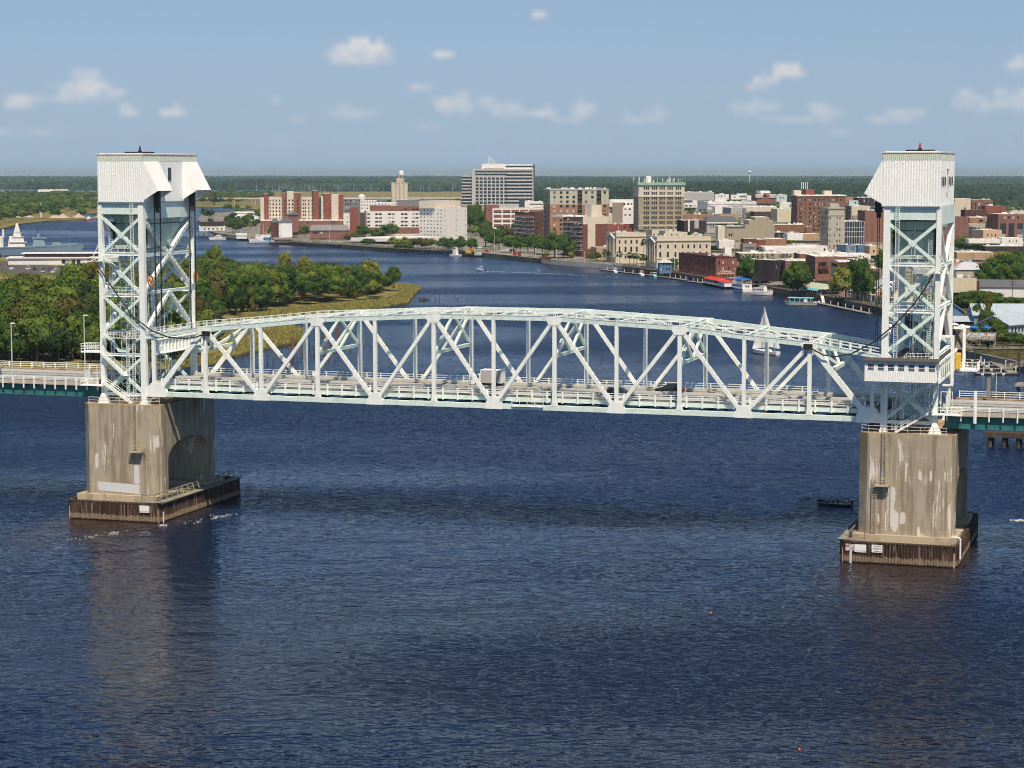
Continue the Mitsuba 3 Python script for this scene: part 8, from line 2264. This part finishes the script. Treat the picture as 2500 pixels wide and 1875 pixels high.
# canopy restaurant
k = thing('canopy_restaurant', 'open air restaurant under a wide cream green canopy on posts', 'restaurant')
cv = [(-63, 656), (-47.5, 632), (-42, 646), (-58, 672)]
cm = np.mean(cv, axis=0)
part(k, 'canopy', MB().add([(*c, 5.2) for c in cv] + [(*((np.array(cv[0]) + cv[3]) / 2 * .7 + cm * .3), 7.0), (*((np.array(cv[1]) + cv[2]) / 2 * .7 + cm * .3), 7.0)], [[0, 1, 5], [0, 5, 4], [1, 2, 5], [2, 3, 4], [2, 4, 5], [3, 0, 4]]), 'canvas_green')
part(k, 'lower_canopy', MB().add([(-64.5, 655.5, 4.4), (-51, 633, 4.4), (-49.5, 634.5, 5.2), (-63, 657, 5.2)], [[0, 1, 2], [0, 2, 3]]), 'canvas_teal')
m = MB()
for i in range(6):
    for a, b in ((cv[0], cv[1]), (cv[3], cv[2])):
        c = np.array(a) + (np.array(b) - a) * (i + .3) / 6
        m.tube((*c, 2.6), (*c, 5.3), .14)
part(k, 'post', m, 'gloss_white', kind='stuff')
m = MB()
for i in range(26):
    x, y = -61 + i * .55 + fo.uniform(-1, 1), 656 - i * .75 + fo.uniform(0, 6)
    m.box(x - .5, x + .5, y - .5, y + .5, 3.3, 3.4).box(x - .05, x + .05, y - .05, y + .05, 2.6, 3.3)
part(k, 'table', m, 'timber_dark', kind='stuff')
k = thing('brick_chimney_stack', 'short orange brick stack right of the canopy restaurant', 'chimney')
part(k, 'stack', MB().box(-40, -36, 628, 632, 2.4, 8.4), 'brick_orange')
part(k, 'cap', MB().box(-40.2, -35.8, 627.8, 632.2, 8.4, 8.8), 'trim_grey')
gable('kitchen_house', 'low white kitchen building with dark louvres behind the canopy restaurant', -56, 676, 20, 16, 9, 6.4, 7.6, 'white_wall', 'roof_white', 'house', 2.4, True, .4, [('S', 6, 1, 4.2, 6), ('S', 7.6, 1, 4.2, 6), ('S', 9.2, 1, 4.2, 6)])
# roofs right of the tower
gable('metal_roof_restaurant', 'long restaurant with a pale metal roof behind the dark conical tree', 36, 455, 14, 22, 12, 7.2, 10.6, 'blue_grey', 'metal_roof', 'restaurant', 2.4, True, .8, [('S', 3 + i * 2.4, 1.7, 4.6, 6.6) for i in range(7)])
gable('metal_roof_restaurant', 'gabled restaurant wing with a pale metal roof, left of the dark conical tree', 22, 470, 14, 9, 16, 7.0, 10.2, 'blue_paint', 'metal_roof', 'restaurant', 2.4, False, .8)
gable('metal_roof_restaurant', 'second gabled restaurant wing nearest the right tower leg', 11, 480, 14, 9, 16, 7.4, 10.6, 'blue_paint', 'metal_roof', 'restaurant', 2.4, False, .8)
gable('porch_roof', 'low pale porch roof in front of the gabled restaurant wings', 18, 452, 14, 18, 9, 4.6, 6.0, 'timber_dark', 'metal_roof', 'restaurant', 2.4, True, .8)
gable('blue_restaurant', 'pale blue restaurant with a balcony and a row of windows at the right edge', 53, 393, 58, 26, 12, 8.2, 10.8, 'pale_blue', 'metal_roof', 'restaurant', 2.6, True, .8, [('W', 3, 2.6, 5.6, 7.2), ('W', 8, 2.6, 5.6, 7.2)] + [('S', 2 + i * 1.9, 1.1, 5.4, 7.4) for i in range(12)])
gable('long_warehouse', 'long low warehouse with a grey metal roof and white wall behind the trees', 16, 640, 5, 42, 12, 7.2, 10.0, 'white_wall', 'roof_slate', 'warehouse', 2.4, True, .6)
gable('grey_gable_house', 'grey gabled end of the long warehouse with one dark window', 5, 632, 24, 11, 10, 7.0, 9.9, 'grey_wall', 'roof_slate', 'house', 2.4, False, .5, [('S', 5.5, 1.2, 4.6, 6.6)])
# raised deck with blue umbrellas and people
k = thing('raised_deck', 'raised timber dining deck on braced posts, right of the right tower', 'deck')
part(k, 'floor', MB().hexa([(*c, z) for z in (5.0, 5.3) for c in ((41.5, 366), (51, 364), (49.5, 388), (39.5, 390))]), 'timber_grey')
part(k, 'railing', railing(MB(), [(39.5, 390, 5.3), (41.5, 366, 5.3), (51, 364, 5.3), (49.5, 388, 5.3)], 1.1, 1.0, .06), 'timber_grey')
m = MB()
for x, y in ((41.8, 366.5), (46, 365.5), (50.5, 364.8), (40.6, 378), (50, 377)):
    m.box(x - .18, x + .18, y - .18, y + .18, .5, 5)
for x in (42, 46):
    m.beam((x, 366, 3.0), (x + 2.2, 365.5, 4.9), .18, .2).beam((x + 4.2, 365.2, 3.0), (x + 2.2, 365.5, 4.9), .18, .2)
part(k, 'post', m, 'timber_grey', kind='stuff')
m = MB()
for i in range(16):
    x, y = 42 + (i % 4) * 2.2, 368.5 + (i // 4) * 4.6
    m.box(x - .45, x + .45, y - .45, y + .45, 6.0, 6.08).box(x - .9, x - .55, y - .25, y + .25, 5.3, 6.2).box(x + .55, x + .9, y - .25, y + .25, 5.3, 6.2)
part(k, 'table', m, 'galvanised', kind='stuff')
k = thing('boardwalk', 'timber boardwalk on dark piles round the marina, right of the right tower', 'boardwalk')
m, pm, rm = MB(), MB(), MB()
bw = [(33.5, 424), (42.6, 360), (49, 358.5), (60, 364), (80, 372)]
for a, b in zip(bw[:-1], bw[1:]):
    m.beam((*a, 2.9), (*b, 2.9), 3.4, .25)
    d = np.array(b) - np.array(a)
    n_ = np.array([d[1], -d[0]]) / np.linalg.norm(d) * 1.5
    railing(rm, [(a[0] + n_[0], a[1] + n_[1], 3.0), (b[0] + n_[0], b[1] + n_[1], 3.0)], 1.1, 1.3, .06)
    for i in range(int(np.linalg.norm(d) / 2.6)):
        c = np.array(a) + d * (i + .5) / int(np.linalg.norm(d) / 2.6) + n_
        pm.tube((*c, -1), (*c, 4.4 if i % 2 else 2.8), .2, 6)
part(k, 'deck', m, 'plank')
part(k, 'railing', rm, 'timber_grey')
part(k, 'pile', pm, 'timber_dark', kind='stuff')


def umbrella(x, y, z, r, mat, label):
    k = thing('umbrella', label, 'umbrella')
    a = np.arange(8) * TWO_PI / 8
    v = [(x, y, z + 3.0)] + [(x + r * math.cos(t), y + r * math.sin(t), z + 2.35) for t in a] + [(x + r * math.cos(t), y + r * math.sin(t), z + 2.15) for t in a]
    part(k, 'canopy', MB().add(v, [[0, 1 + i, 1 + (i + 1) % 8] for i in range(8)] + [[1 + i, 9 + i, 9 + (i + 1) % 8] for i in range(8)] + [[1 + i, 9 + (i + 1) % 8, 1 + (i + 1) % 8] for i in range(8)]), mat)
    part(k, 'pole', MB().tube((x, y, z), (x, y, z + 3.0), .05), 'galvanised')


for x, y, z, mt, lab in ((34.5, 427, 2.6, 'gloss_white', 'white garden umbrella, nearest of three beside the right tower'), (31, 434, 2.6, 'gloss_white', 'white garden umbrella, farthest of three beside the right tower'), (37, 421, 2.6, 'gloss_white', 'white garden umbrella, rightmost of three beside the right tower'),
                         (42.5, 384, 5.3, 'canvas_blue', 'dark blue umbrella at the left of the raised deck'), (46.5, 386, 5.3, 'canvas_blue', 'dark blue umbrella at the right of the raised deck'), (-59, 651, 2.6, 'canvas_red', 'red umbrella at the left end of the canopy restaurant'), (-34, 618, 2.6, 'canvas_blue', 'blue umbrella in front of the riverside houses')):
    umbrella(x, y, z, 1.7, mt, lab)
for x, y, z, h, mt, lab in ((37.2, 401, 3.05, 90, 'cloth_white', 'person in white walking on the boardwalk beside the right tower'), (38.2, 394, 3.05, 250, 'cloth_dark', 'person in dark clothes walking on the boardwalk beside the right tower'), (44, 370, 5.3, 0, 'cloth_white', 'person in white standing on the raised deck, left'), (47.5, 372, 5.3, 180, 'cloth_red', 'person in red standing on the raised deck, right'), (-55, 640, 2.75, 0, 'cloth_white', 'person in white on the boardwalk by the canopy restaurant'), (-50, 628, 2.75, 90, 'cloth_blue', 'person in blue on the boardwalk by the canopy restaurant'), (-31, 598, 2.75, 20, 'cloth_white', 'person in white on the boardwalk below the riverside houses')):
    person(x, y, z, h, mt, lab)
# old pier, hut, pavilion and pier house in front of the brick hotel
k = thing('old_pier', 'old timber pier on dark piles with a pale deck in front of the brick hotel', 'pier')
m, pm = MB(), MB()
op = [(-716, 1350), (-668, 1316), (-634, 1283), (-585, 1219), (-548, 1206)]
for a, b in zip(op[:-1], op[1:]):
    m.beam((*a, 1.9), (*b, 1.9), 4.5, .4)
    d = np.array(b) - np.array(a)
    for i in range(int(np.linalg.norm(d) / 3)):
        c = np.array(a) + d * i / (np.linalg.norm(d) / 3)
        for o in (-1.8, 1.8):
            pm.tube((c[0] + o * .7, c[1] + o * .7, -1), (c[0] + o * .7, c[1] + o * .7, 1.8 + (1.6 if i % 3 == 0 else 0)), .25, 6)
part(k, 'deck', m, 'plank')
part(k, 'pile', pm, 'timber_dark', kind='stuff')
gable('pier_hut', 'small white gabled hut on the old pier', -641, 1272, 30, 8.5, 8, 4.8, 6.6, 'white_paint', 'roof_pale', 'hut', 2.1, True, .5)
gable('pier_pavilion', 'open white pavilion with a pale roof right of the trawler', -606, 1243, 26, 10, 8, 4.6, 6.4, 'trim_white', 'roof_pale', 'pavilion', 2.1, True, .8, [('S', 2.5, 2, 2.4, 4.2), ('S', 5, 2, 2.4, 4.2), ('S', 7.5, 2, 2.4, 4.2)])
gable('pier_house', 'white house with a black upper wall standing on the far end of the pier', -770, 1466, 26, 24, 9, 5.5, 6.6, 'white_wall', 'roof_white', 'house', 1.8, True, .3, [('S', 5 + i * 4, 1.6, 3, 4.6) for i in range(5)])
solo('black_board_wall', MB().hexa([(*(np.array([-770, 1466]) + np.array([math.cos(.454), math.sin(.454)]) * a + np.array([-math.sin(.454), math.cos(.454)]) * b), z) for z in (6.7, 11.0) for a, b in ((1, 1), (23, 1), (23, 8), (1, 8))]), 'brick_black', 'black boarded upper storey of the pier house', 'house') if False else None
part('pier_house', 'upper_storey', MB().hexa([(*(np.array([-770, 1466]) + np.array([math.cos(.454), math.sin(.454)]) * a + np.array([-math.sin(.454), math.cos(.454)]) * b), z) for z in (6.75, 10.6) for a, b in ((1, 1), (23, 1), (23, 8), (1, 8))]), 'brick_black')
gable('boathouse', 'white boat shed with a bright flat roof far up the river', -890, 1800, 26, 26, 16, 11.5, 12.6, 'white_paint', 'roof_white', 'boathouse', .5, True, .8, [('S', 5 + i * 5, 3, 3, 8) for i in range(4)])

# ---- the warship, the visitor building, the quarry on the far left
fr = Local(-669, 976, 30, 0., .6)
k = thing('warship', 'blue grey warship with a white tower, behind the visitor building', 'warship')
part(k, 'hull', fr(hull(150, 26, 9, .35, 2.4, 2)), 'navy_grey', 30)
matt('navy_grey', weather((.24, .34, .42), (.18, .26, .33), .4))
part(k, 'conning_tower', fr(MB().hexa([(-14, -6, 9), (6, -6, 9), (6, 6, 9), (-14, 6, 9), (-12, -5, 22), (4, -5, 20), (4, 5, 20), (-12, 5, 22)]).hexa([(-8, -4, 22), (2, -4, 20), (2, 4, 20), (-8, 4, 22), (-5, -2.5, 33), (-1, -2.5, 33), (-1, 2.5, 33), (-5, 2.5, 33)]).tube((-3, 0, 33), (-3, 0, 37), 2.2, 10, .8)), 'white_wall')
part(k, 'bridge_deck', fr(MB().box(-12, 8, -7, 7, 14.6, 15.1).box(-9, 5, -6, 6, 20.4, 20.9).box(-7, 2, -4, 4, 26, 26.4)), 'trim_grey')
part(k, 'funnel', fr(MB().tube((-22, 0, 9), (-22, 0, 22), 3.4, 14).tube((-19, 4, 20), (-19, 4, 30), 1.2, 8)), 'white_wall', 30)
part(k, 'gun_director', fr(MB().hexa([(14, -5, 9), (30, -5, 9), (30, 5, 9), (14, 5, 9), (16, -4, 19), (26, -4, 19), (26, 4, 19), (16, 4, 19)]).box(14, 30, -5.4, 5.4, 19, 20).tube((21, 0, 20), (21, 0, 25), 1.5, 8)), 'navy_grey')
part(k, 'turret', fr(MB().hexa([(36, -6, 9), (52, -6, 9), (52, 6, 9), (36, 6, 9), (37, -5.5, 14.2), (46, -5.5, 14.2), (46, 5.5, 14.2), (37, 5.5, 14.2)])), 'navy_grey')
for y in (-2.6, 0, 2.6):
    part(k, 'gun_barrel', fr(MB().tube((48, y, 11.5), (66, y, 13), .6, 8, .35)), 'navy_grey')
part(k, 'mast', fr(MB().tube((20, 0, 20), (20, 0, 31), .3).tube((17, 0, 28), (23, 0, 28), .15).tube((18, 0, 25.5), (22, 0, 25.5), .15)), 'dark_steel')
FR2 = [('wall', 0, 60, 0, 16, .7, 6.6, 'white_wall', 'roof_white', [])]
building(('visitor_building', 'long low white visitor building with a dark flat roof behind the car park', 'visitor centre', -586, 822, 24, [('wall', 0, 66, 0, 18, .7, 4.7, 'white_wall', 'roof_tar', [('S', [34 + i * 3 for i in range(4)], [1.8], 2.4, 2.6)]), ('cornice', -1, 67, -1.2, 19, 4.7, 5.3, 'trim_white', 'roof_white', []), ('wall', 10, 60, 3, 16, 5.3, 7.4, 'brick_black', 'roof_white', []), ('cornice', 8, 62, 2, 17, 7.4, 7.9, 'trim_white', 'roof_white', [])]))
gable('gift_shop', 'tan building with a long dark blue roof left of the visitor building', -640, 790, 24, 56, 16, 5.6, 9.2, 'sandstone', 'roof_slate', 'shop', .7, True, 1.2)
for i, (x, y, r, h, lab) in enumerate(((-1180, 1925, 12, 8.5, 'largest pale heap of crushed stone on the quarry wharf'), (-1165, 1945, 8, 5.5, 'pale stone heap just right of the largest one'), (-1240, 1945, 12, 5, 'low sandy heap left of the white post on the quarry wharf'), (-1150, 1975, 9, 6.5, 'greenish gravel heap at the right end of the quarry wharf'))):
    a = np.linspace(0, TWO_PI, 22, endpoint=False)
    rg = np.random.default_rng(i)
    V, F = [(x, y, 1.2 + h)], []
    for q_, hh in ((.35, .62), (.7, .28), (1, 0)):
        V += [(x + r * q_ * math.cos(t) * rg.uniform(.85, 1.15), y + r * q_ * math.sin(t) * rg.uniform(.85, 1.15), 1.2 + h * hh * rg.uniform(.85, 1.1)) for t in a]
    F = [(0, 1 + j, 1 + (j + 1) % 22) for j in range(22)] + [(1 + o * 22 + j, 1 + (o + 1) * 22 + j, 1 + (o + 1) * 22 + (j + 1) % 22) for o in (0, 1) for j in range(22)] + [(1 + o * 22 + j, 1 + (o + 1) * 22 + (j + 1) % 22, 1 + o * 22 + (j + 1) % 22) for o in (0, 1) for j in range(22)]
    solo('stone_heap', (np.array(V), np.array(F)), ('heap_pink', 'heap_pink', 'heap_sand', 'heap_green')[i], lab, 'heap')
matt('heap_pink', weather((.52, .42, .34), (.42, .34, .28), .6))
matt('heap_sand', weather((.56, .50, .40), (.46, .40, .32), .6))
matt('heap_green', weather((.36, .34, .22), (.30, .27, .17), .6))
solo('white_post', MB().tube((-1209, 1932, 0), (-1209, 1932, 18), .75, 12, .6), 'gloss_white', 'tall plain white post on the quarry wharf', 'post', smooth=40)
k = thing('tugboat', 'red and white tug moored at the right end of the quarry wharf', 'tug')
fr = Local(-1113, 1874, 24, 0., .5)
part(k, 'hull', fr(hull(24, 8, 2.6, .4)), 'red_paint', 30)
part(k, 'wheelhouse', fr(MB().box(-4, 5, -3, 3, 2.4, 6).box(-1, 4, -2.2, 2.2, 6, 9)), 'gloss_white')
part(k, 'funnel', fr(MB().box(-6, -4, -1, 1, 2.4, 8.5)), 'red_paint')
k = thing('quarry_barge', 'rust coloured flat barge along the quarry wharf', 'barge')
part(k, 'hull', MB().hexa([(-1180, 1880, -.5), (-1140, 1890, -.5), (-1142, 1896, -.5), (-1182, 1886, -.5), (-1181, 1879.5, 1.6), (-1139, 1889.5, 1.6), (-1141, 1897, 1.6), (-1183, 1887, 1.6)]), 'rust_brown')
building(('cold_store', 'large pale warehouse with a yellow end far off on the left', 'warehouse', -1960, 3560, 24, [('wall', 0, 46, 0, 30, 1.2, 13, 'sandstone', 'roof_pale', []), ('wall', 46, 58, -2, 26, 1.2, 19, 'peach', 'roof_pale', [])]))
for i, (x, y, w, h, mt, lab) in enumerate(((-2250, 3400, 50, 9, 'white_wall', 'long white shed among the woods on the far left'), (-2130, 3150, 36, 8, 'sandstone', 'sandy shed among the woods on the far left, nearest the river'), (-1600, 2420, 18, 6, 'white_wall', 'small white shed behind the quarry'), (-1500, 2370, 20, 6, 'heap_pink', 'pinkish shed behind the quarry'), (-2480, 4100, 70, 10, 'white_wall', 'farthest white shed on the left skyline'))):
    building(('far_shed', lab, 'shed', x, y, 24, [('wall', 0, w, 0, 22, 1.2, 1.2 + h, mt, 'roof_white', [('S', [w * .2, w * .5, w * .8], [2.5], 4, 3)])]))


# ------------------------------------------------------------------ vehicles
def car_parts(kind):
    """body, glass, wheels and lamps of a car four and a half metres long, nose towards +x"""
    if kind == 'suv':
        low = [(-2.3, .35), (-2.35, .75), (-2.28, 1.08), (1.25, 1.05), (2.15, .92), (2.32, .7), (2.28, .35)]
        cab = [(-2.2, 1.08), (-2.0, 1.62), (-1.6, 1.72), (.1, 1.72), (.35, 1.66), (1.15, 1.06)]
    elif kind == 'van':
        low = [(-2.6, .35), (-2.62, 1.1), (1.6, 1.1), (2.4, .95), (2.55, .6), (2.5, .35)]
        cab = [(-2.6, 1.1), (-2.55, 2.05), (-2.4, 2.15), (.9, 2.15), (1.2, 2.05), (1.75, 1.1)]
    else:
        low = [(-2.2, .33), (-2.25, .7), (-2.1, .95), (-1.5, 1.0), (1.0, .95), (2.0, .8), (2.2, .6), (2.18, .33)]
        cab = [(-1.75, .98), (-1.05, 1.38), (-.7, 1.45), (.1, 1.45), (.35, 1.38), (1.1, .95)]
    W = .9

    def ext(profile, half, top_half):
        zs = [p_[1] for p_ in profile]
        lo, hi = min(zs), max(zs)
        V = []
        for s in (-1, 1):
            for x, z in profile:
                V.append((x, s * (half + (top_half - half) * (z - lo) / (hi - lo)), z))
        n = len(profile)
        c = np.mean(profile, axis=0)
        V += [(c[0], -half, c[1]), (c[0], half, c[1])]
        V[-2] = (c[0], -(half + top_half) / 2, c[1])
        V[-1] = (c[0], (half + top_half) / 2, c[1])
        F = []
        for i in range(n):
            j = (i + 1) % n
            F += [(i, j, n + j), (i, n + j, n + i), (i, 2 * n, j), (n + i, n + j, 2 * n + 1)]
        return np.array(V), np.array(F)
    out = {'body': ext(low, W, W * .97), 'glasshouse': ext(cab, W * .92, W * .72)}
    r = MB()
    top = max(z for _, z in cab)
    xs = [x for x, z in cab if z > top - .12]
    r.hexa([(min(xs) - .1, -W * .74, top - .04), (max(xs) + .1, -W * .74, top - .04), (max(xs) + .1, W * .74, top - .04), (min(xs) - .1, W * .74, top - .04), (min(xs), -W * .66, top + .035), (max(xs), -W * .66, top + .035), (max(xs), W * .66, top + .035), (min(xs), W * .66, top + .035)])
    for s in (-1, 1):   # pillars
        for x0, z0, x1, z1 in ((cab[0][0], cab[0][1], cab[2][0], top), (cab[-1][0], cab[-1][1], cab[-2][0] - .2, top), (-.3, 1.0, -.35, top)):
            r.beam((x0, s * W * .93, z0), (x1, s * W * .73, z1), .06, .1)
    out['roof'] = r.mesh()
    wh, rim = [], []
    for x in (-1.35, 1.38):
        for s in (-1, 1):
            wh.append(MB().tube((x, s * W * .99, .34), (x, s * (W - .22), .34), .34, 14).mesh())
            rim.append(MB().tube((x, s * (W * .99 + .012), .34), (x, s * (W - .05), .34), .2, 10).mesh())
    out['wheel'], out['rim'] = wh, rim
    f = low[-2]
    out['headlight'] = [MB().box(f[0] - .12, f[0] + .03, s * .6 - .18, s * .6 + .18, f[1] - .02, f[1] + .14).mesh() for s in (-1, 1)]
    b = low[1]
    out['tail_light'] = [MB().box(b[0] - .03, b[0] + .12, s * .68 - .14, s * .68 + .14, b[1], b[1] + .24).mesh() for s in (-1, 1)]
    return out


paint('lamp_red', (.5, .01, .01), .2, .6)
paint('lamp_clear', (.75, .78, .8), .1, .8)
for nm, c in (('car_black', (.012, .012, .014)), ('car_white', (.78, .78, .78)), ('car_silver', (.5, .51, .52)), ('car_dark', (.03, .03, .045)), ('car_red', (.35, .03, .03)), ('car_blue', (.05, .1, .25))):
    scene[nm] = {'type': 'twosided', 'bsdf': {'type': 'principled', 'base_color': rgb(c), 'roughness': .3, 'specular': .5, 'clearcoat': .8, 'clearcoat_gloss': .9}}
CARS = {kd: {n: [mikit.ply(m) for m in v] if isinstance(v, list) else mikit.ply(v, None, 35 if n == 'body' else False) for n, v in car_parts(kd).items()} for kd in ('suv', 'sedan', 'van')}


def car(kind, x, y, z, heading, mat, label, group=None, name='car', cat='car'):
    k = thing(name, label, cat, group)
    tw = T().translate([x, y, z]).rotate([0, 0, 1], heading)
    c = CARS[kind]
    part_at(k, 'body', c['body'], mat, tw)
    part_at(k, 'glasshouse', c['glasshouse'], 'glass_dark', tw)
    part_at(k, 'roof', c['roof'], mat, tw)
    for i in range(4):
        w = part_at(k, 'wheel', c['wheel'][i], 'tyre', tw)
        part_at(w, 'rim', c['rim'][i], 'galvanised', tw)
    for i in range(2):
        part_at(k, 'headlight', c['headlight'][i], 'lamp_clear', tw)
        part_at(k, 'tail_light', c['tail_light'][i], 'lamp_red', tw)
    return k


car('suv', 26.3, 13.6, ZR, 180, 'car_black', 'black estate car on the far lanes of the bridge, near midspan')
car('suv', 20.2, 4.6, ZR, 0, 'car_dark', 'dark van-like car on the near lanes, half hidden by railing and truss', name='car')
car('sedan', 90.0, 14.2, 23.2, 180, 'car_white', 'white car on the right approach at the right edge of the picture')
# box truck
fr = Local(-5.8, 14.6, 180, ZR)
k = thing('truck', 'small white truck with a grey covered load bed on the far lanes', 'truck')
part(k, 'cab', fr(MB().prism([(1.1, -.95, .5), (2.75, -.95, .5), (2.8, -.95, 1.2), (2.55, -.95, 1.35), (1.9, -.95, 2.2), (1.1, -.95, 2.25)], (0, 1.9, 0))), 'car_white')
part(k, 'windscreen', fr(MB().hexa([(2.56, -.8, 1.4), (2.56, .8, 1.4), (1.98, .75, 2.12), (1.98, -.75, 2.12), (2.5, -.8, 1.38), (2.5, .8, 1.38), (1.9, .75, 2.1), (1.9, -.75, 2.1)])), 'glass_dark')
for s in (-1, 1):
    part(k, 'side_window', fr(MB().box(1.35, 1.95, s * .96 - .02, s * .96 + .02, 1.4, 2.05)), 'glass_dark')
part(k, 'load_box', fr(MB().box(-2.7, 1.0, -1.05, 1.05, .8, 2.95)), 'grey_wall')
part(k, 'box_frame', fr(MB().box(-2.75, 1.05, -1.1, 1.1, 2.95, 3.05).box(-2.75, -2.65, -1.1, 1.1, .8, 3.3).box(.95, 1.05, -1.1, 1.1, .8, 2.95)), 'gloss_white')
part(k, 'chassis', fr(MB().box(-2.7, 2.6, -.8, .8, .45, .7)), 'dark_steel')
for x in (-1.6, 1.75):
    for s in (-1, 1):
        w = part(k, 'wheel', fr(MB().tube((x, s * .98, .4), (x, s * .7, .4), .4, 14)), 'tyre')
        part(w, 'rim', fr(MB().tube((x, s * .99, .4), (x, s * .9, .4), .22, 10)), 'galvanised')
for i, (x, y, kd, c) in enumerate(((-533.4, 765, 'suv', 'car_black'), (-529.7, 768, 'sedan', 'car_dark'), (-526.5, 770, 'suv', 'car_blue'), (-523, 771, 'sedan', 'car_silver'), (-519.5, 772, 'sedan', 'car_white'), (-516, 774, 'suv', 'car_black'), (-514.8, 742, 'sedan', 'car_silver'), (-506, 738, 'suv', 'car_white'), (-549.7, 766, 'sedan', 'car_white'), (-541, 770, 'van', 'car_white'))):
    col = {'car_black': 'black', 'car_dark': 'dark grey', 'car_blue': 'blue', 'car_silver': 'silver', 'car_white': 'white'}[c]
    car(kd, x, y, .82, 105, c, f'{col} {dict(suv="off-road car", sedan="saloon car", van="van")[kd]} parked below the visitor building, {("first", "second", "third", "fourth", "fifth", "sixth", "seventh", "eighth", "ninth", "tenth")[i]} in the lot')
for i, (x, y, kd, c) in enumerate(((-381, 1132, 'suv', 'car_white'), (-346, 1068, 'sedan', 'car_silver'), (-346, 1078, 'suv', 'car_white'), (-345, 1089, 'sedan', 'car_white'), (-338, 1077, 'suv', 'car_dark'), (-255, 973, 'sedan', 'car_red'), (-254, 1000, 'suv', 'car_black'), (-249, 993, 'sedan', 'car_white'), (-369, 1092, 'suv', 'car_silver'), (-288, 1036, 'sedan', 'car_dark'), (-396, 1110, 'suv', 'car_white'), (-408, 1122, 'sedan', 'car_silver'))):
    col = {'car_black': 'black', 'car_dark': 'dark grey', 'car_blue': 'blue', 'car_silver': 'silver', 'car_white': 'white', 'car_red': 'red'}[c]
    car(kd, x, y, 2.42, 36 + 17 * (i % 3), c, f'{col} {"off-road car" if kd == "suv" else "saloon car"} parked by the riverside trees, {where(x, y).replace("_", " ")} behind', f'{col} cars parked by the riverside trees')
# flagpoles, street lamps and utility poles
for x, y, h, lab in ((-217, 908, 27, 'tall white flagpole before the left wing of the public building'), (-166, 838, 26, 'tall flagpole before the right wing of the public building'), (-345, 1058, 14, 'white flagpole in the riverside park')):
    solo('flagpole', MB().tube((x, y, 2.4), (x, y, 2.4 + h), .14, 6, .06), 'gloss_white', lab, 'flagpole')
for x, y, lab in ((13.5, 600, 'timber power pole with two crossarms before the pale yellow wall'), (22, 590, 'timber power pole behind the marina trees'), (40, 585, 'timber power pole beside the white warehouse wall')):
    k = thing('power_pole', lab, 'power pole')
    part(k, 'pole', MB().tube((x, y, 2.4), (x, y, 13.5), .17, 7, .12), 'timber_dark')
    part(k, 'crossarm', MB().box(x - 1.3, x + 1.3, y - .08, y + .08, 12.3, 12.5).box(x - 1.1, x + 1.1, y - .08, y + .08, 11.2, 11.4), 'timber_dark')
sl = np.linspace(S(-40, 619), S(-344, 1036), 15)
for i, s in enumerate(sl):
    p_, d = along(WALK, s)
    q_ = p_ + np.array([d[1], -d[0]]) * 4
    k = thing('street_lamp', 'slim white street lamp along the riverwalk', 'street lamp', 'street lamps along the riverwalk')
    part(k, 'pole', MB().tube((*q_, 2.7), (*q_, 8.2), .09, 6, .06), 'gloss_white')
    part(k, 'lamp_head', MB().tube((*q_, 8.2), (*q_, 8.7), .3, 8, .12), 'trim_white')
# ------------------------------------------------------------------ the air
scene['air'] = {'type': 'homogeneous', 'albedo': {'type': 'rgb', 'value': [.58, .82, 1.0]}, 'sigma_t': {'type': 'rgb', 'value': [3.6e-5, 3.6e-5, 3.6e-5]}}
scene['haze'] = {'type': 'cube', 'to_world': T().translate([0, 5000, 30]).scale([26000, 26000, 72]), 'bsdf': {'type': 'null'}, 'interior': {'type': 'ref', 'id': 'air'}}
labels['haze'] = {'label': 'thin blue summer haze over the river and the land', 'kind': 'stuff'}
